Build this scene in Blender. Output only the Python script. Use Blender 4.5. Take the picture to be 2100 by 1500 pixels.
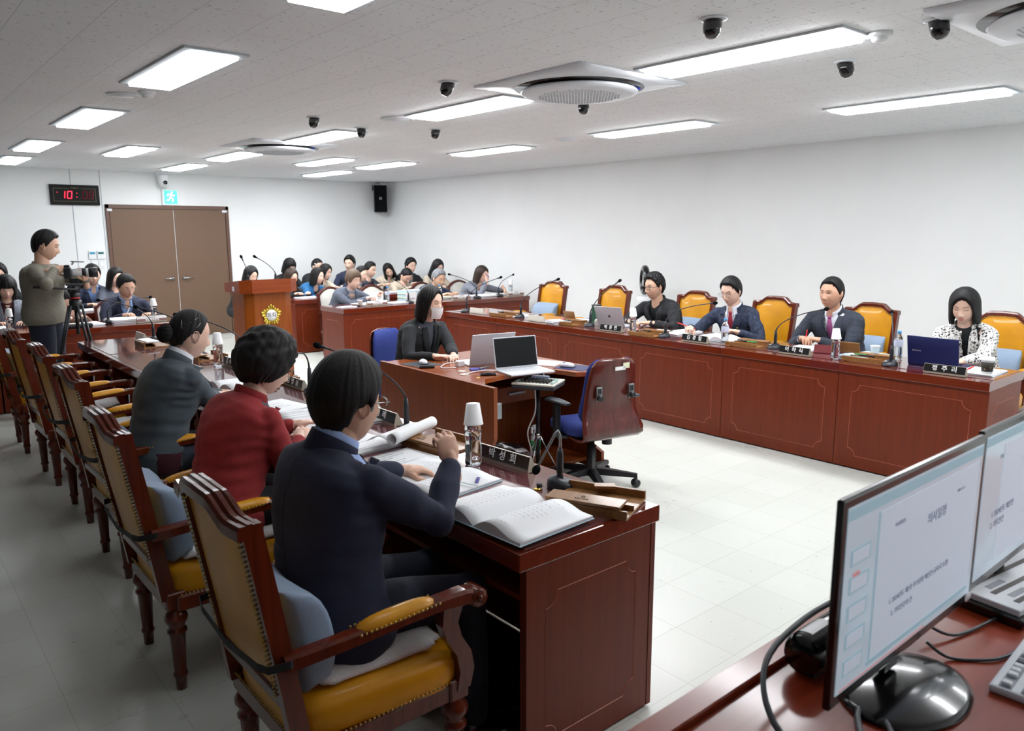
import bpy, bmesh, math, random
import numpy as np
from math import pi, sin, cos, radians as rad
from mathutils import Vector, Matrix, Quaternion
from mathutils.bvhtree import BVHTree

for o in list(bpy.data.objects):
    bpy.data.objects.remove(o, do_unlink=True)
S = bpy.context.scene
COL = S.collection
random.seed(7)
RNG = np.random.RandomState(11)

# ------------------------------------------------------------------ camera
cam_d = bpy.data.cameras.new('camera')
cam = bpy.data.objects.new('camera', cam_d)
COL.objects.link(cam)
cam_d.sensor_fit = 'HORIZONTAL'
cam_d.sensor_width = 36.0
cam_d.lens = 36.0 * 1570.2 / 2100
cam_d.clip_start = 0.05
cam_d.dof.use_dof = True
cam_d.dof.focus_distance = 4.2
cam_d.dof.aperture_fstop = 5.6
_yaw, _pitch, _roll = rad(40.334), rad(9.936), rad(-0.131)
_f = Vector((sin(_yaw) * cos(_pitch), cos(_yaw) * cos(_pitch), -sin(_pitch)))
_r = Vector((cos(_yaw), -sin(_yaw), 0))
_u = _r.cross(_f)
_r2 = cos(_roll) * _r + sin(_roll) * _u
_u2 = -sin(_roll) * _r + cos(_roll) * _u
cam.matrix_world = Matrix(((_r2.x, _u2.x, -_f.x, 0), (_r2.y, _u2.y, -_f.y, 0), (_r2.z, _u2.z, -_f.z, 1.70), (0, 0, 0, 1)))
S.camera = cam

# ------------------------------------------------------------------ world, exposure
W = bpy.data.worlds.new('world')
S.world = W
W.use_nodes = True
W.node_tree.nodes['Background'].inputs[0].default_value = (0.75, 0.85, 1.0, 1)
W.node_tree.nodes['Background'].inputs[1].default_value = 0.3
S.view_settings.view_transform = 'Standard'
S.view_settings.look = 'None'
S.view_settings.gamma = 1.0
S.view_settings.use_curve_mapping = False
S.view_settings.exposure = 0.0
LIGHT_STRENGTH = 40.0          # emission of the ceiling light panels
S.cycles.use_denoising = True
S.cycles.max_bounces = 8
S.cycles.diffuse_bounces = 5
S.cycles.glossy_bounces = 3
S.cycles.transmission_bounces = 6
S.cycles.transparent_max_bounces = 8
S.cycles.sample_clamp_indirect = 4.0
S.cycles.use_light_tree = True

# ------------------------------------------------------------------ materials
MATS = {}
def srgb(r, g=None, b=None):
    if g is None: g = b = r
    c = []
    for v in (r, g, b):
        v = v / 255.0
        c.append(v / 12.92 if v <= 0.04045 else ((v + 0.055) / 1.055) ** 2.4)
    return (c[0], c[1], c[2], 1)

def nm(name):
    m = bpy.data.materials.new(name)
    m.use_nodes = True
    nt = m.node_tree
    b = nt.nodes['Principled BSDF']
    MATS[name] = m
    return m, nt, b

def simple(name, col, rough=0.5, metal=0.0, spec=0.5, emis=None, estr=0, coat=0, sheen=0, alpha=1, trans=0, ior=1.45):
    m, nt, b = nm(name)
    b.inputs['Base Color'].default_value = col
    b.inputs['Roughness'].default_value = rough
    b.inputs['Metallic'].default_value = metal
    b.inputs['Specular IOR Level'].default_value = spec
    b.inputs['Coat Weight'].default_value = coat
    b.inputs['Coat Roughness'].default_value = 0.08
    b.inputs['Sheen Weight'].default_value = sheen
    b.inputs['Transmission Weight'].default_value = trans
    b.inputs['IOR'].default_value = ior
    if emis:
        b.inputs['Emission Color'].default_value = emis
        b.inputs['Emission Strength'].default_value = estr
    return m

def tex_coord(nt, kind='Object', scale=(1, 1, 1)):
    tc = nt.nodes.new('ShaderNodeTexCoord')
    mp = nt.nodes.new('ShaderNodeMapping')
    mp.inputs['Scale'].default_value = scale
    nt.links.new(tc.outputs[kind], mp.inputs[0])
    return mp.outputs[0]

def noise_node(nt, vec, scale, detail=3, rough=0.5):
    n = nt.nodes.new('ShaderNodeTexNoise')
    n.inputs['Scale'].default_value = scale
    n.inputs['Detail'].default_value = detail
    n.inputs['Roughness'].default_value = rough
    nt.links.new(vec, n.inputs['Vector'])
    return n.outputs['Fac']

def ramp(nt, fac, stops):
    r = nt.nodes.new('ShaderNodeValToRGB')
    e = r.color_ramp.elements
    e[0].position, e[0].color = stops[0]
    e[1].position, e[1].color = stops[-1]
    for p, c in stops[1:-1]:
        x = e.new(p); x.color = c
    nt.links.new(fac, r.inputs[0])
    return r.outputs[0]

def bump(nt, b, h, strength=0.3, dist=0.002):
    bp = nt.nodes.new('ShaderNodeBump')
    bp.inputs['Strength'].default_value = strength
    bp.inputs['Distance'].default_value = dist
    nt.links.new(h, bp.inputs['Height'])
    nt.links.new(bp.outputs[0], b.inputs['Normal'])

def wood(name, c1, c2, rough=0.3, scale=(28, 28, 1.4), coat=0.25, spec=0.3):
    m, nt, b = nm(name)
    v = tex_coord(nt, 'Object', scale)
    f = noise_node(nt, v, 1.6, 5, 0.6)
    col = ramp(nt, f, [(0.3, c1), (0.7, c2)])
    nt.links.new(col, b.inputs['Base Color'])
    b.inputs['Roughness'].default_value = rough
    b.inputs['Specular IOR Level'].default_value = spec
    b.inputs['Coat Weight'].default_value = coat
    b.inputs['Coat Roughness'].default_value = 0.12
    bump(nt, b, f, 0.08, 0.001)
    return m

def fabric(name, c, c2=None, rough=0.9, scale=900, bs=0.38, sheen=0.03, fold=0.5):
    m, nt, b = nm(name)
    v = tex_coord(nt, 'Object')
    f = noise_node(nt, v, scale, 2)
    c2 = c2 or tuple(min(1, x * 1.35 + 0.002) for x in c[:3]) + (1,)
    col = ramp(nt, f, [(0.35, c), (0.65, c2)])
    nt.links.new(col, b.inputs['Base Color'])
    b.inputs['Roughness'].default_value = rough
    b.inputs['Sheen Weight'].default_value = sheen
    b.inputs['Sheen Roughness'].default_value = 0.4
    v2 = tex_coord(nt, 'Object', (1, 1, 0.45))
    f2 = noise_node(nt, v2, 9, 3, 0.45)
    add = nt.nodes.new('ShaderNodeMath'); add.operation = 'MULTIPLY_ADD'
    nt.links.new(f, add.inputs[0]); add.inputs[1].default_value = 0.03
    mul = nt.nodes.new('ShaderNodeMath'); mul.operation = 'MULTIPLY'
    nt.links.new(f2, mul.inputs[0]); mul.inputs[1].default_value = fold
    nt.links.new(mul.outputs[0], add.inputs[2])
    bump(nt, b, add.outputs[0], bs * 2, 0.02)
    return m

# wood families
wood('desk_wood', srgb(92, 29, 6), srgb(107, 39, 10), rough=0.42, coat=0.06)
wood('desk_wood_top', srgb(90, 28, 12), srgb(106, 38, 18), rough=0.12, coat=0.9, scale=(28, 1.4, 28))
wood('clerk_wood', srgb(106, 47, 11), srgb(126, 61, 19), rough=0.42, coat=0.06)
wood('table_wood', srgb(122, 42, 20), srgb(140, 54, 28), rough=0.28, coat=0.25, scale=(1.4, 28, 28))
wood('clerk_wood_top', srgb(134, 62, 22), srgb(154, 78, 32), rough=0.22, coat=0.5, scale=(1.4, 28, 28))
wood('lectern_wood', srgb(118, 54, 6), srgb(142, 72, 12), rough=0.4, coat=0.1)
wood('lectern_cap_wood', srgb(116, 44, 10), srgb(138, 62, 18), rough=0.35, scale=(1.4, 28, 28))
wood('chair_wood', srgb(76, 26, 12), srgb(100, 37, 17), rough=0.25, coat=0.45)
wood('dark_chair_wood', srgb(60, 22, 14), srgb(84, 32, 20), rough=0.25, coat=0.6)
wood('box_wood', srgb(124, 84, 44), srgb(152, 108, 64), rough=0.4, scale=(60, 3, 60))
wood('shell_plywood', srgb(66, 20, 17), srgb(92, 34, 27), rough=0.25, coat=0.5, scale=(20, 20, 2))
simple('dark_wood_edge', srgb(60, 26, 20), 0.4)
simple('groove_line', srgb(168, 92, 66), 0.4)
simple('groove_dark', srgb(48, 18, 12), 0.4)
simple('glass_sheet', srgb(108, 62, 62), 0.05, spec=0.5, coat=1.0)
# leather
def leather(name, c1, c2, rough=0.38):
    m, nt, b = nm(name)
    v = tex_coord(nt, 'Object')
    f = noise_node(nt, v, 6, 3)
    nt.links.new(ramp(nt, f, [(0.3, c1), (0.7, c2)]), b.inputs['Base Color'])
    vo = nt.nodes.new('ShaderNodeTexVoronoi'); vo.inputs['Scale'].default_value = 420
    nt.links.new(v, vo.inputs['Vector'])
    b.inputs['Roughness'].default_value = rough
    b.inputs['Coat Weight'].default_value = 0.15
    bump(nt, b, vo.outputs['Distance'], 0.15, 0.001)
leather('mustard_leather', srgb(192, 130, 12), srgb(210, 148, 22))
MATS['mustard_leather'].node_tree.nodes['Principled BSDF'].inputs['Specular IOR Level'].default_value = 0.3
leather('pale_upholstery', srgb(196, 193, 184), srgb(212, 209, 202), 0.6)
simple('brass_nail', srgb(178, 150, 92), 0.3, 1.0)
simple('brass', srgb(200, 168, 80), 0.25, 1.0)
simple('gold', srgb(214, 186, 84), 0.28, 1.0)
fabric('blue_cushion', srgb(128, 148, 172), srgb(146, 164, 186), scale=700)
fabric('white_pad', srgb(205, 205, 205), srgb(228, 228, 228), scale=300, bs=0.5)
fabric('office_blue', srgb(34, 50, 120), srgb(50, 66, 140), scale=160)
simple('black_strap', srgb(24, 24, 26), 0.7)
simple('black_plastic', srgb(26, 28, 31), 0.38)
simple('mic_black', srgb(32, 36, 42), 0.42)
simple('mic_foam', srgb(16, 17, 19), 0.95, spec=0.1)
simple('dark_grey_plastic', srgb(52, 56, 62), 0.45)
simple('gloss_black', srgb(10, 10, 12), 0.2, coat=0.4)
simple('chrome', srgb(200, 202, 205), 0.2, 1.0)
simple('steel', srgb(140, 142, 145), 0.35, 1.0)
simple('white_plastic', srgb(225, 227, 230), 0.4)
simple('cream_plastic', srgb(205, 202, 190), 0.45)
simple('plate_beige', srgb(178, 172, 156), 0.4, 0.3)
simple('plate_black', srgb(24, 24, 26), 0.25)
simple('text_white', srgb(238, 238, 238), 0.5)
simple('text_dark', srgb(70, 66, 64), 0.6)
simple('text_grey', srgb(150, 152, 160), 0.7)
simple('paper', srgb(240, 242, 244), 0.7)
simple('paper_blue', srgb(190, 222, 234), 0.7)
simple('paper_edge', srgb(215, 216, 222), 0.8)
simple('paper_cream', srgb(228, 230, 196), 0.7)
simple('paper_cup', srgb(242, 243, 244), 0.5)
simple('cup_sleeve', srgb(44, 40, 32), 0.6)
simple('cup_mark', srgb(150, 130, 80), 0.6)
simple('clear_plastic', (0.97, 0.98, 1, 1), 0.04, trans=1.0, ior=1.30)
simple('lens_glass', (0.95, 0.97, 1, 1), 0.0, trans=1.0, ior=1.05)
simple('bottle_cap', srgb(92, 160, 220), 0.4)
simple('bottle_label', srgb(205, 214, 235), 0.5)
simple('silver_laptop', srgb(196, 199, 205), 0.35, 0.25)
simple('navy_laptop', srgb(26, 36, 92), 0.3, 0.3)
simple('laptop_screen', srgb(14, 15, 17), 0.35, spec=0.2)
simple('key_white', srgb(214, 217, 222), 0.5)
simple('key_teal', srgb(160, 186, 180), 0.5)
simple('key_dark', srgb(40, 42, 50), 0.5)
simple('red_pen', srgb(214, 40, 44), 0.4)
simple('green_pen', srgb(44, 170, 90), 0.4)
simple('yellow_note', srgb(226, 226, 110), 0.6)
simple('green_box', srgb(38, 84, 66), 0.6)
simple('blue_item', srgb(40, 60, 170), 0.6)
simple('purple_item', srgb(96, 92, 168), 0.6)
simple('red_leather', srgb(96, 24, 30), 0.35)
simple('light_frame', srgb(196, 204, 210), 0.5)
simple('light_panel', (1, 1, 1, 1), 0.5, emis=(0.95, 0.97, 1.0, 1), estr=LIGHT_STRENGTH)
simple('light_panel_dim', (1, 1, 1, 1), 0.5, emis=(0.93, 0.96, 1.0, 1), estr=7.0)   # same panels, emission set low to keep the left aisle dark
simple('white_metal', srgb(220, 224, 230), 0.4)
simple('grille_grey', srgb(176, 184, 190), 0.5)
simple('door_panel', srgb(106, 84, 68), 0.45, spec=0.3)
simple('door_frame', srgb(92, 66, 54), 0.45)
simple('led_red', srgb(255, 30, 40), 0.4, emis=(1, 0.02, 0.05, 1), estr=3.2)
simple('led_dim', srgb(70, 10, 14), 0.5, emis=(0.6, 0.0, 0.02, 1), estr=0.12)
simple('exit_green', srgb(90, 230, 180), 0.4, emis=(0.05, 0.66, 0.38, 1), estr=1.0)
simple('exit_white', srgb(240, 255, 250), 0.4, emis=(0.8, 1.0, 0.92, 1), estr=1.8)
simple('lcd_blue', srgb(70, 150, 180), 0.3)
simple('clock_face', srgb(10, 10, 12), 0.3, spec=0.15)
simple('clock_gold', srgb(120, 112, 70), 0.4)
simple('water', (0.9, 0.96, 1, 1), 0.0, trans=1.0, ior=1.2)
simple('tripod_leg', srgb(44, 48, 52), 0.4)
simple('lens_white', srgb(208, 210, 212), 0.4)
simple('teal_cover', srgb(40, 104, 104), 0.5)
simple('foil', srgb(225, 226, 230), 0.25)

# screens: emission pattern built from real shapes (text objects) on a glowing panel
simple('screen_glow', srgb(150, 165, 180), 0.15, emis=(0.40, 0.48, 0.55, 1), estr=0.6, coat=0.3)
simple('screen_text', srgb(80, 84, 104), 0.5, emis=(0.12, 0.13, 0.2, 1), estr=0.5)
simple('screen_teal', srgb(120, 150, 165), 0.5, emis=(0.26, 0.38, 0.44, 1), estr=0.6)
simple('screen_red', srgb(190, 90, 90), 0.5, emis=(0.5, 0.3, 0.3, 1), estr=0.5)
simple('screen_page', srgb(200, 205, 220), 0.5, emis=(0.42, 0.50, 0.58, 1), estr=0.5)

# walls
def wall_mat():
    m, nt, b = nm('wall_paint')
    v = tex_coord(nt, 'Object')
    f = noise_node(nt, v, 1.2, 4)
    nt.links.new(ramp(nt, f, [(0.3, srgb(228, 230, 230)), (0.7, srgb(234, 236, 236))]), b.inputs['Base Color'])
    b.inputs['Roughness'].default_value = 0.7
    bump(nt, b, noise_node(nt, v, 180, 3), 0.06, 0.002)
wall_mat()
simple('unseen_wall_dark', srgb(70, 74, 76), 0.9)  # invented dark tone for the unseen left wall, cuts bounce light there

def floor_mat():
    m, nt, b = nm('floor_tile')
    v = tex_coord(nt, 'Object')
    br = nt.nodes.new('ShaderNodeTexBrick')
    br.offset = 0.0; br.squash = 1.0
    br.inputs['Scale'].default_value = 1.0
    br.inputs['Brick Width'].default_value = 0.305
    br.inputs['Row Height'].default_value = 0.2925
    br.inputs['Mortar Size'].default_value = 0.0013
    br.inputs['Mortar Smooth'].default_value = 0.3
    br.inputs['Bias'].default_value = 0.0
    br.inputs['Color1'].default_value = srgb(212, 215, 209)
    br.inputs['Color2'].default_value = srgb(206, 209, 202)
    br.inputs['Mortar'].default_value = srgb(176, 177, 168)
    mp = nt.nodes.new('ShaderNodeMapping')
    mp.inputs['Location'].default_value = (-0.405 + 0.305 * 20, -1.60 + 0.2925 * 20, 0)
    nt.links.new(v, mp.inputs[0]); nt.links.new(mp.outputs[0], br.inputs['Vector'])
    # worn patches and specks of the vinyl tile
    f1 = noise_node(nt, v, 0.9, 4, 0.55)
    mx = nt.nodes.new('ShaderNodeMixRGB'); mx.blend_type = 'MULTIPLY'
    mx.inputs[0].default_value = 1
    nt.links.new(br.outputs['Color'], mx.inputs[1])
    nt.links.new(ramp(nt, f1, [(0.3, (0.92, 0.93, 0.92, 1)), (0.65, (1, 1, 1, 1))]), mx.inputs[2])
    v2 = tex_coord(nt, 'Object', (1, 1.6, 1))
    sp = noise_node(nt, v2, 38, 2, 0.3)
    mx2 = nt.nodes.new('ShaderNodeMixRGB'); mx2.blend_type = 'MULTIPLY'; mx2.inputs[0].default_value = 1
    nt.links.new(mx.outputs[0], mx2.inputs[1])
    nt.links.new(ramp(nt, sp, [(0.745, (1, 1, 1, 1)), (0.775, (0.6, 0.56, 0.5, 1))]), mx2.inputs[2])
    nt.links.new(mx2.outputs[0], b.inputs['Base Color'])
    nt.links.new(ramp(nt, noise_node(nt, v, 2.3, 4), [(0.3, (0.27,) * 3 + (1,)), (0.7, (0.33,) * 3 + (1,))]), b.inputs['Roughness'])
    bump(nt, b, noise_node(nt, v, 60, 2), 0.04, 0.001)
floor_mat()

def ceil_mat():
    m, nt, b = nm('ceiling_tile')
    v = tex_coord(nt, 'Object')
    br = nt.nodes.new('ShaderNodeTexBrick')
    br.offset = 0.5
    br.inputs['Scale'].default_value = 1.0
    br.inputs['Brick Width'].default_value = 0.6
    br.inputs['Row Height'].default_value = 0.29
    br.inputs['Mortar Size'].default_value = 0.0016
    br.inputs['Mortar Smooth'].default_value = 0.4
    br.inputs['Color1'].default_value = srgb(243, 245, 248)
    br.inputs['Color2'].default_value = srgb(240, 243, 246)
    br.inputs['Mortar'].default_value = srgb(196, 199, 206)
    mp = nt.nodes.new('ShaderNodeMapping')
    mp.inputs['Rotation'].default_value = (0, 0, pi / 2)
    mp.inputs['Location'].default_value = (0.1, -0.05 + 0.29 * 40, 0)
    nt.links.new(v, mp.inputs[0]); nt.links.new(mp.outputs[0], br.inputs['Vector'])
    sp = noise_node(nt, v, 42, 2, 0.35)
    mx = nt.nodes.new('ShaderNodeMixRGB'); mx.blend_type = 'MULTIPLY'; mx.inputs[0].default_value = 1
    nt.links.new(br.outputs['Color'], mx.inputs[1])
    nt.links.new(ramp(nt, sp, [(0.66, (1, 1, 1, 1)), (0.70, (0.66, 0.68, 0.72, 1))]), mx.inputs[2])
    nt.links.new(mx.outputs[0], b.inputs['Base Color'])
    b.inputs['Roughness'].default_value = 0.8
ceil_mat()

# fabrics for clothes
fabric('navy_suit', srgb(21, 27, 49), srgb(28, 34, 58))
fabric('red_wool', srgb(126, 26, 30), srgb(150, 40, 42), scale=420, bs=0.3)
fabric('grey_green_jacket', srgb(66, 76, 84), srgb(76, 86, 94))
fabric('black_jacket', srgb(20, 23, 27), srgb(28, 31, 35))
fabric('charcoal_suit', srgb(40, 46, 58), srgb(52, 58, 70))
fabric('black_corduroy', srgb(24, 25, 30), srgb(34, 35, 40))
fabric('slate_top', srgb(66, 70, 82), srgb(76, 80, 92))
fabric('grey_jacket', srgb(74, 80, 94), srgb(86, 92, 106))
fabric('light_grey_jacket', srgb(118, 122, 134), srgb(130, 134, 146))
fabric('blue_jacket', srgb(28, 92, 142), srgb(38, 104, 154))
fabric('dark_navy', srgb(28, 36, 60), srgb(38, 46, 70))
fabric('beige_knit', srgb(176, 164, 146), srgb(192, 180, 162))
fabric('cream_top', srgb(205, 192, 172), srgb(218, 206, 188))
fabric('sweater_olive', srgb(112, 108, 96), srgb(126, 122, 110), scale=260)
fabric('navy_trousers', srgb(18, 24, 40), srgb(24, 30, 46))
fabric('dark_trousers', srgb(24, 26, 32), srgb(30, 32, 38))
fabric('burgundy', srgb(60, 18, 28), srgb(72, 26, 36))
fabric('white_shirt', srgb(222, 226, 236), srgb(232, 236, 244), fold=0.3)
fabric('pale_blue_shirt', srgb(150, 172, 220), srgb(164, 186, 230), fold=0.3)
fabric('blue_shirt', srgb(120, 150, 200), srgb(136, 164, 212), fold=0.3)
fabric('pink_tie', srgb(150, 72, 124), srgb(168, 90, 142), fold=0.1)
fabric('red_tie', srgb(150, 34, 58), srgb(168, 48, 72), fold=0.1)
fabric('turtleneck_grey', srgb(150, 150, 160), srgb(164, 164, 174))
fabric('patterned_brown', srgb(60, 34, 30), srgb(180, 140, 120), scale=110)
def plaid(name, base, line, sc=34.0, contrast=0.72):
    m, nt, b = nm(name)
    v = tex_coord(nt, 'Object', (sc, sc, sc))
    ck = nt.nodes.new('ShaderNodeTexChecker'); ck.inputs['Scale'].default_value = 1.0
    rot = nt.nodes.new('ShaderNodeMapping'); rot.inputs['Rotation'].default_value = (0.5, 0.35, 0.6)
    nt.links.new(v, rot.inputs[0])
    n = nt.nodes.new('ShaderNodeTexNoise'); n.inputs['Scale'].default_value = 1.6; n.inputs['Detail'].default_value = 2
    nt.links.new(rot.outputs[0], n.inputs['Vector'])
    mixv = nt.nodes.new('ShaderNodeMixRGB'); mixv.inputs[0].default_value = 0.12
    nt.links.new(rot.outputs[0], mixv.inputs[1]); nt.links.new(n.outputs['Color'], mixv.inputs[2])
    nt.links.new(mixv.outputs[0], ck.inputs['Vector'])
    ck.inputs['Color1'].default_value = base; ck.inputs['Color2'].default_value = line
    n2 = noise_node(nt, v, 1.1, 3)
    mx = nt.nodes.new('ShaderNodeMixRGB')
    nt.links.new(ramp(nt, n2, [(0.45, (0, 0, 0, 1)), (0.55, (1, 1, 1, 1))]), mx.inputs[0])
    nt.links.new(ck.outputs['Color'], mx.inputs[1]); mx.inputs[2].default_value = base
    nt.links.new(mx.outputs[0], b.inputs['Base Color'])
    b.inputs['Roughness'].default_value = 0.9
    bump(nt, b, n2, 0.3, 0.003)
plaid('houndstooth', srgb(226, 224, 220), srgb(28, 28, 34), 58.0)
plaid('blue_check', srgb(38, 46, 66), srgb(54, 64, 88), 26.0)

def skin(name, c1, c2):
    m, nt, b = nm(name)
    v = tex_coord(nt, 'Object')
    f = noise_node(nt, v, 14, 3)
    nt.links.new(ramp(nt, f, [(0.3, c1), (0.7, c2)]), b.inputs['Base Color'])
    b.inputs['Roughness'].default_value = 0.5
    b.inputs['Subsurface Weight'].default_value = 0.12
    b.inputs['Subsurface Radius'].default_value = (0.012, 0.005, 0.003)
    b.inputs['Subsurface Scale'].default_value = 0.6
    bump(nt, b, noise_node(nt, v, 500, 2), 0.08, 0.001)
skin('skin_light', srgb(226, 186, 164), srgb(234, 196, 176))
skin('skin_mid', srgb(212, 168, 142), srgb(222, 180, 156))
skin('skin_tan', srgb(200, 152, 124), srgb(210, 164, 138))
simple('lips_pink', srgb(186, 104, 98), 0.4)
simple('lips_red', srgb(188, 44, 48), 0.35)
simple('lips_nat', srgb(168, 108, 94), 0.5)
simple('eye_white', srgb(232, 230, 228), 0.2)
simple('iris_dark', srgb(30, 20, 16), 0.1)
simple('brow', srgb(38, 28, 24), 0.8)
def hairm(name, c1, c2, rough=0.5):
    m, nt, b = nm(name)
    v = tex_coord(nt, 'Object', (220, 220, 14))
    f = noise_node(nt, v, 1, 4, 0.6)
    nt.links.new(ramp(nt, f, [(0.3, c1), (0.75, c2)]), b.inputs['Base Color'])
    b.inputs['Roughness'].default_value = rough
    b.inputs['Specular IOR Level'].default_value = 0.3
    bump(nt, b, f, 0.7, 0.003)
hairm('hair_black', srgb(8, 8, 9), srgb(20, 19, 21))
hairm('hair_soft_black', srgb(12, 11, 11), srgb(28, 25, 25), 0.62)
hairm('hair_brown', srgb(32, 22, 18), srgb(62, 45, 36))
hairm('hair_short_brown', srgb(70, 54, 42), srgb(112, 92, 74))
hairm('hair_grey', srgb(88, 90, 94), srgb(150, 152, 156))

def M(n):
    return MATS[n]

# ------------------------------------------------------------------ mesh builder
class G:
    """collects shapes and links them as ONE mesh object"""
    def __init__(s):
        s.v = []; s.f = []; s.m = []; s.sm = []; s.mats = []
    def mi(s, mat):
        if mat not in s.mats: s.mats.append(mat)
        return s.mats.index(mat)
    def add(s, vs, fs, mat, smooth=False, T=None):
        o = len(s.v); k = s.mi(mat)
        if T is not None: vs = [tuple(T @ Vector(p)) for p in vs]
        s.v.extend(tuple(p) for p in vs)
        for f in fs:
            s.f.append(tuple(i + o for i in f)); s.m.append(k); s.sm.append(smooth)
        return s
    def box(s, c, d, mat, bev=0.0, T=None, seg=1):
        """c centre, d full sizes"""
        bm = bmesh.new()
        bmesh.ops.create_cube(bm, size=1)
        for v in bm.verts: v.co = Vector((c[0] + v.co.x * d[0], c[1] + v.co.y * d[1], c[2] + v.co.z * d[2]))
        if bev > 0:
            bmesh.ops.bevel(bm, geom=bm.edges[:], offset=min(bev, min(d) * 0.45), segments=seg, profile=0.6, affect='EDGES')
        bm.verts.index_update()
        vs = [v.co[:] for v in bm.verts]; fs = [[v.index for v in f.verts] for f in bm.faces]
        bm.free()
        return s.add(vs, fs, mat, False, T)
    def b2(s, lo, hi, mat, bev=0.0, T=None, seg=1):
        c = [(a + b) / 2 for a, b in zip(lo, hi)]; d = [b - a for a, b in zip(lo, hi)]
        return s.box(c, d, mat, bev, T, seg)
    def tube(s, pts, r, mat, seg=8, cap=True, T=None, smooth=True, up=None, flat=1.0):
        pts = [Vector(p) for p in pts]; n = len(pts)
        rs = r if isinstance(r, (list, tuple)) else [r] * n
        vs = []; fs = []
        t0 = (pts[1] - pts[0]).normalized()
        ref = Vector(up) if up else (Vector((0, 0, 1)) if abs(t0.z) < 0.9 else Vector((1, 0, 0)))
        a = (ref - t0 * ref.dot(t0)).normalized()
        for i in range(n):
            if i == 0: t = pts[1] - pts[0]
            elif i == n - 1: t = pts[-1] - pts[-2]
            else: t = (pts[i + 1] - pts[i]).normalized() + (pts[i] - pts[i - 1]).normalized()
            t = t.normalized() if t.length > 1e-9 else t0
            a = (a - t * a.dot(t))
            a = a.normalized() if a.length > 1e-6 else t.orthogonal().normalized()
            b = t.cross(a)
            for k in range(seg):
                q = 2 * pi * k / seg
                vs.append(pts[i] + (a * cos(q) * flat + b * sin(q)) * rs[i])
        for i in range(n - 1):
            for k in range(seg):
                k2 = (k + 1) % seg
                fs.append((i * seg + k, i * seg + k2, (i + 1) * seg + k2, (i + 1) * seg + k))
        if cap:
            fs.append(tuple(reversed(range(seg)))); fs.append(tuple((n - 1) * seg + k for k in range(seg)))
        return s.add(vs, fs, mat, smooth, T)
    def lathe(s, prof, mat, seg=20, T=None, smooth=True, sx=1, sy=1):
        """prof: (radius, z) list"""
        vs = []; fs = []
        for r, z in prof:
            for k in range(seg):
                q = 2 * pi * k / seg
                vs.append((r * cos(q) * sx, r * sin(q) * sy, z))
        n = len(prof)
        for i in range(n - 1):
            for k in range(seg):
                k2 = (k + 1) % seg
                fs.append((i * seg + k, i * seg + k2, (i + 1) * seg + k2, (i + 1) * seg + k))
        if prof[0][0] > 1e-5: fs.append(tuple(reversed(range(seg))))
        if prof[-1][0] > 1e-5: fs.append(tuple((n - 1) * seg + k for k in range(seg)))
        return s.add(vs, fs, mat, smooth, T)
    def prism(s, poly, z0, z1, mat, T=None, smooth=False):
        n = len(poly)
        vs = [(p[0], p[1], z0) for p in poly] + [(p[0], p[1], z1) for p in poly]
        fs = [tuple(reversed(range(n))), tuple(range(n, 2 * n))]
        fs += [(i, (i + 1) % n, n + (i + 1) % n, n + i) for i in range(n)]
        return s.add(vs, fs, mat, smooth, T)
    def ell(s, c, r, mat, T=None, su=16, sv=10, rot=None):
        vs = []; fs = []
        Rm = rot if rot is not None else Matrix.Identity(3)
        for j in range(sv + 1):
            ph = pi * j / sv
            for i in range(su):
                th = 2 * pi * i / su
                p = Rm @ Vector((r[0] * sin(ph) * cos(th), r[1] * sin(ph) * sin(th), r[2] * cos(ph)))
                vs.append((c[0] + p.x, c[1] + p.y, c[2] + p.z))
        for j in range(sv):
            for i in range(su):
                i2 = (i + 1) % su
                fs.append((j * su + i, (j + 1) * su + i, (j + 1) * su + i2, j * su + i2))
        return s.add(vs, fs, mat, True, T)
    def grid(s, P, mat, smooth=True, T=None, close_u=False):
        """P: array [nv][nu] of points"""
        nv = len(P); nu = len(P[0])
        vs = [tuple(p) for row in P for p in row]; fs = []
        for j in range(nv - 1):
            for i in range(nu - (0 if close_u else 1)):
                i2 = (i + 1) % nu
                fs.append((j * nu + i, j * nu + i2, (j + 1) * nu + i2, (j + 1) * nu + i))
        return s.add(vs, fs, mat, smooth, T)
    def mesh(s, name):
        me = bpy.data.meshes.new(name)
        me.from_pydata(s.v, [], s.f)
        for mt in s.mats: me.materials.append(M(mt))
        me.polygons.foreach_set('material_index', s.m)
        me.polygons.foreach_set('use_smooth', s.sm)
        me.validate(); me.update()
        return me
    def obj(s, name, parent=None, loc=None, rz=None, label=None):
        me = s.mesh(name)
        bm = bmesh.new(); bm.from_mesh(me)
        bmesh.ops.remove_doubles(bm, verts=bm.verts, dist=1e-6)
        bmesh.ops.recalc_face_normals(bm, faces=bm.faces)
        bm.to_mesh(me); bm.free()
        o = bpy.data.objects.new(name, me); COL.objects.link(o)
        if parent is not None: o.parent = parent
        if loc is not None: o.location = loc
        if rz is not None: o.rotation_euler = (0, 0, rz)
        if label: o['label'] = label
        return o

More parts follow.
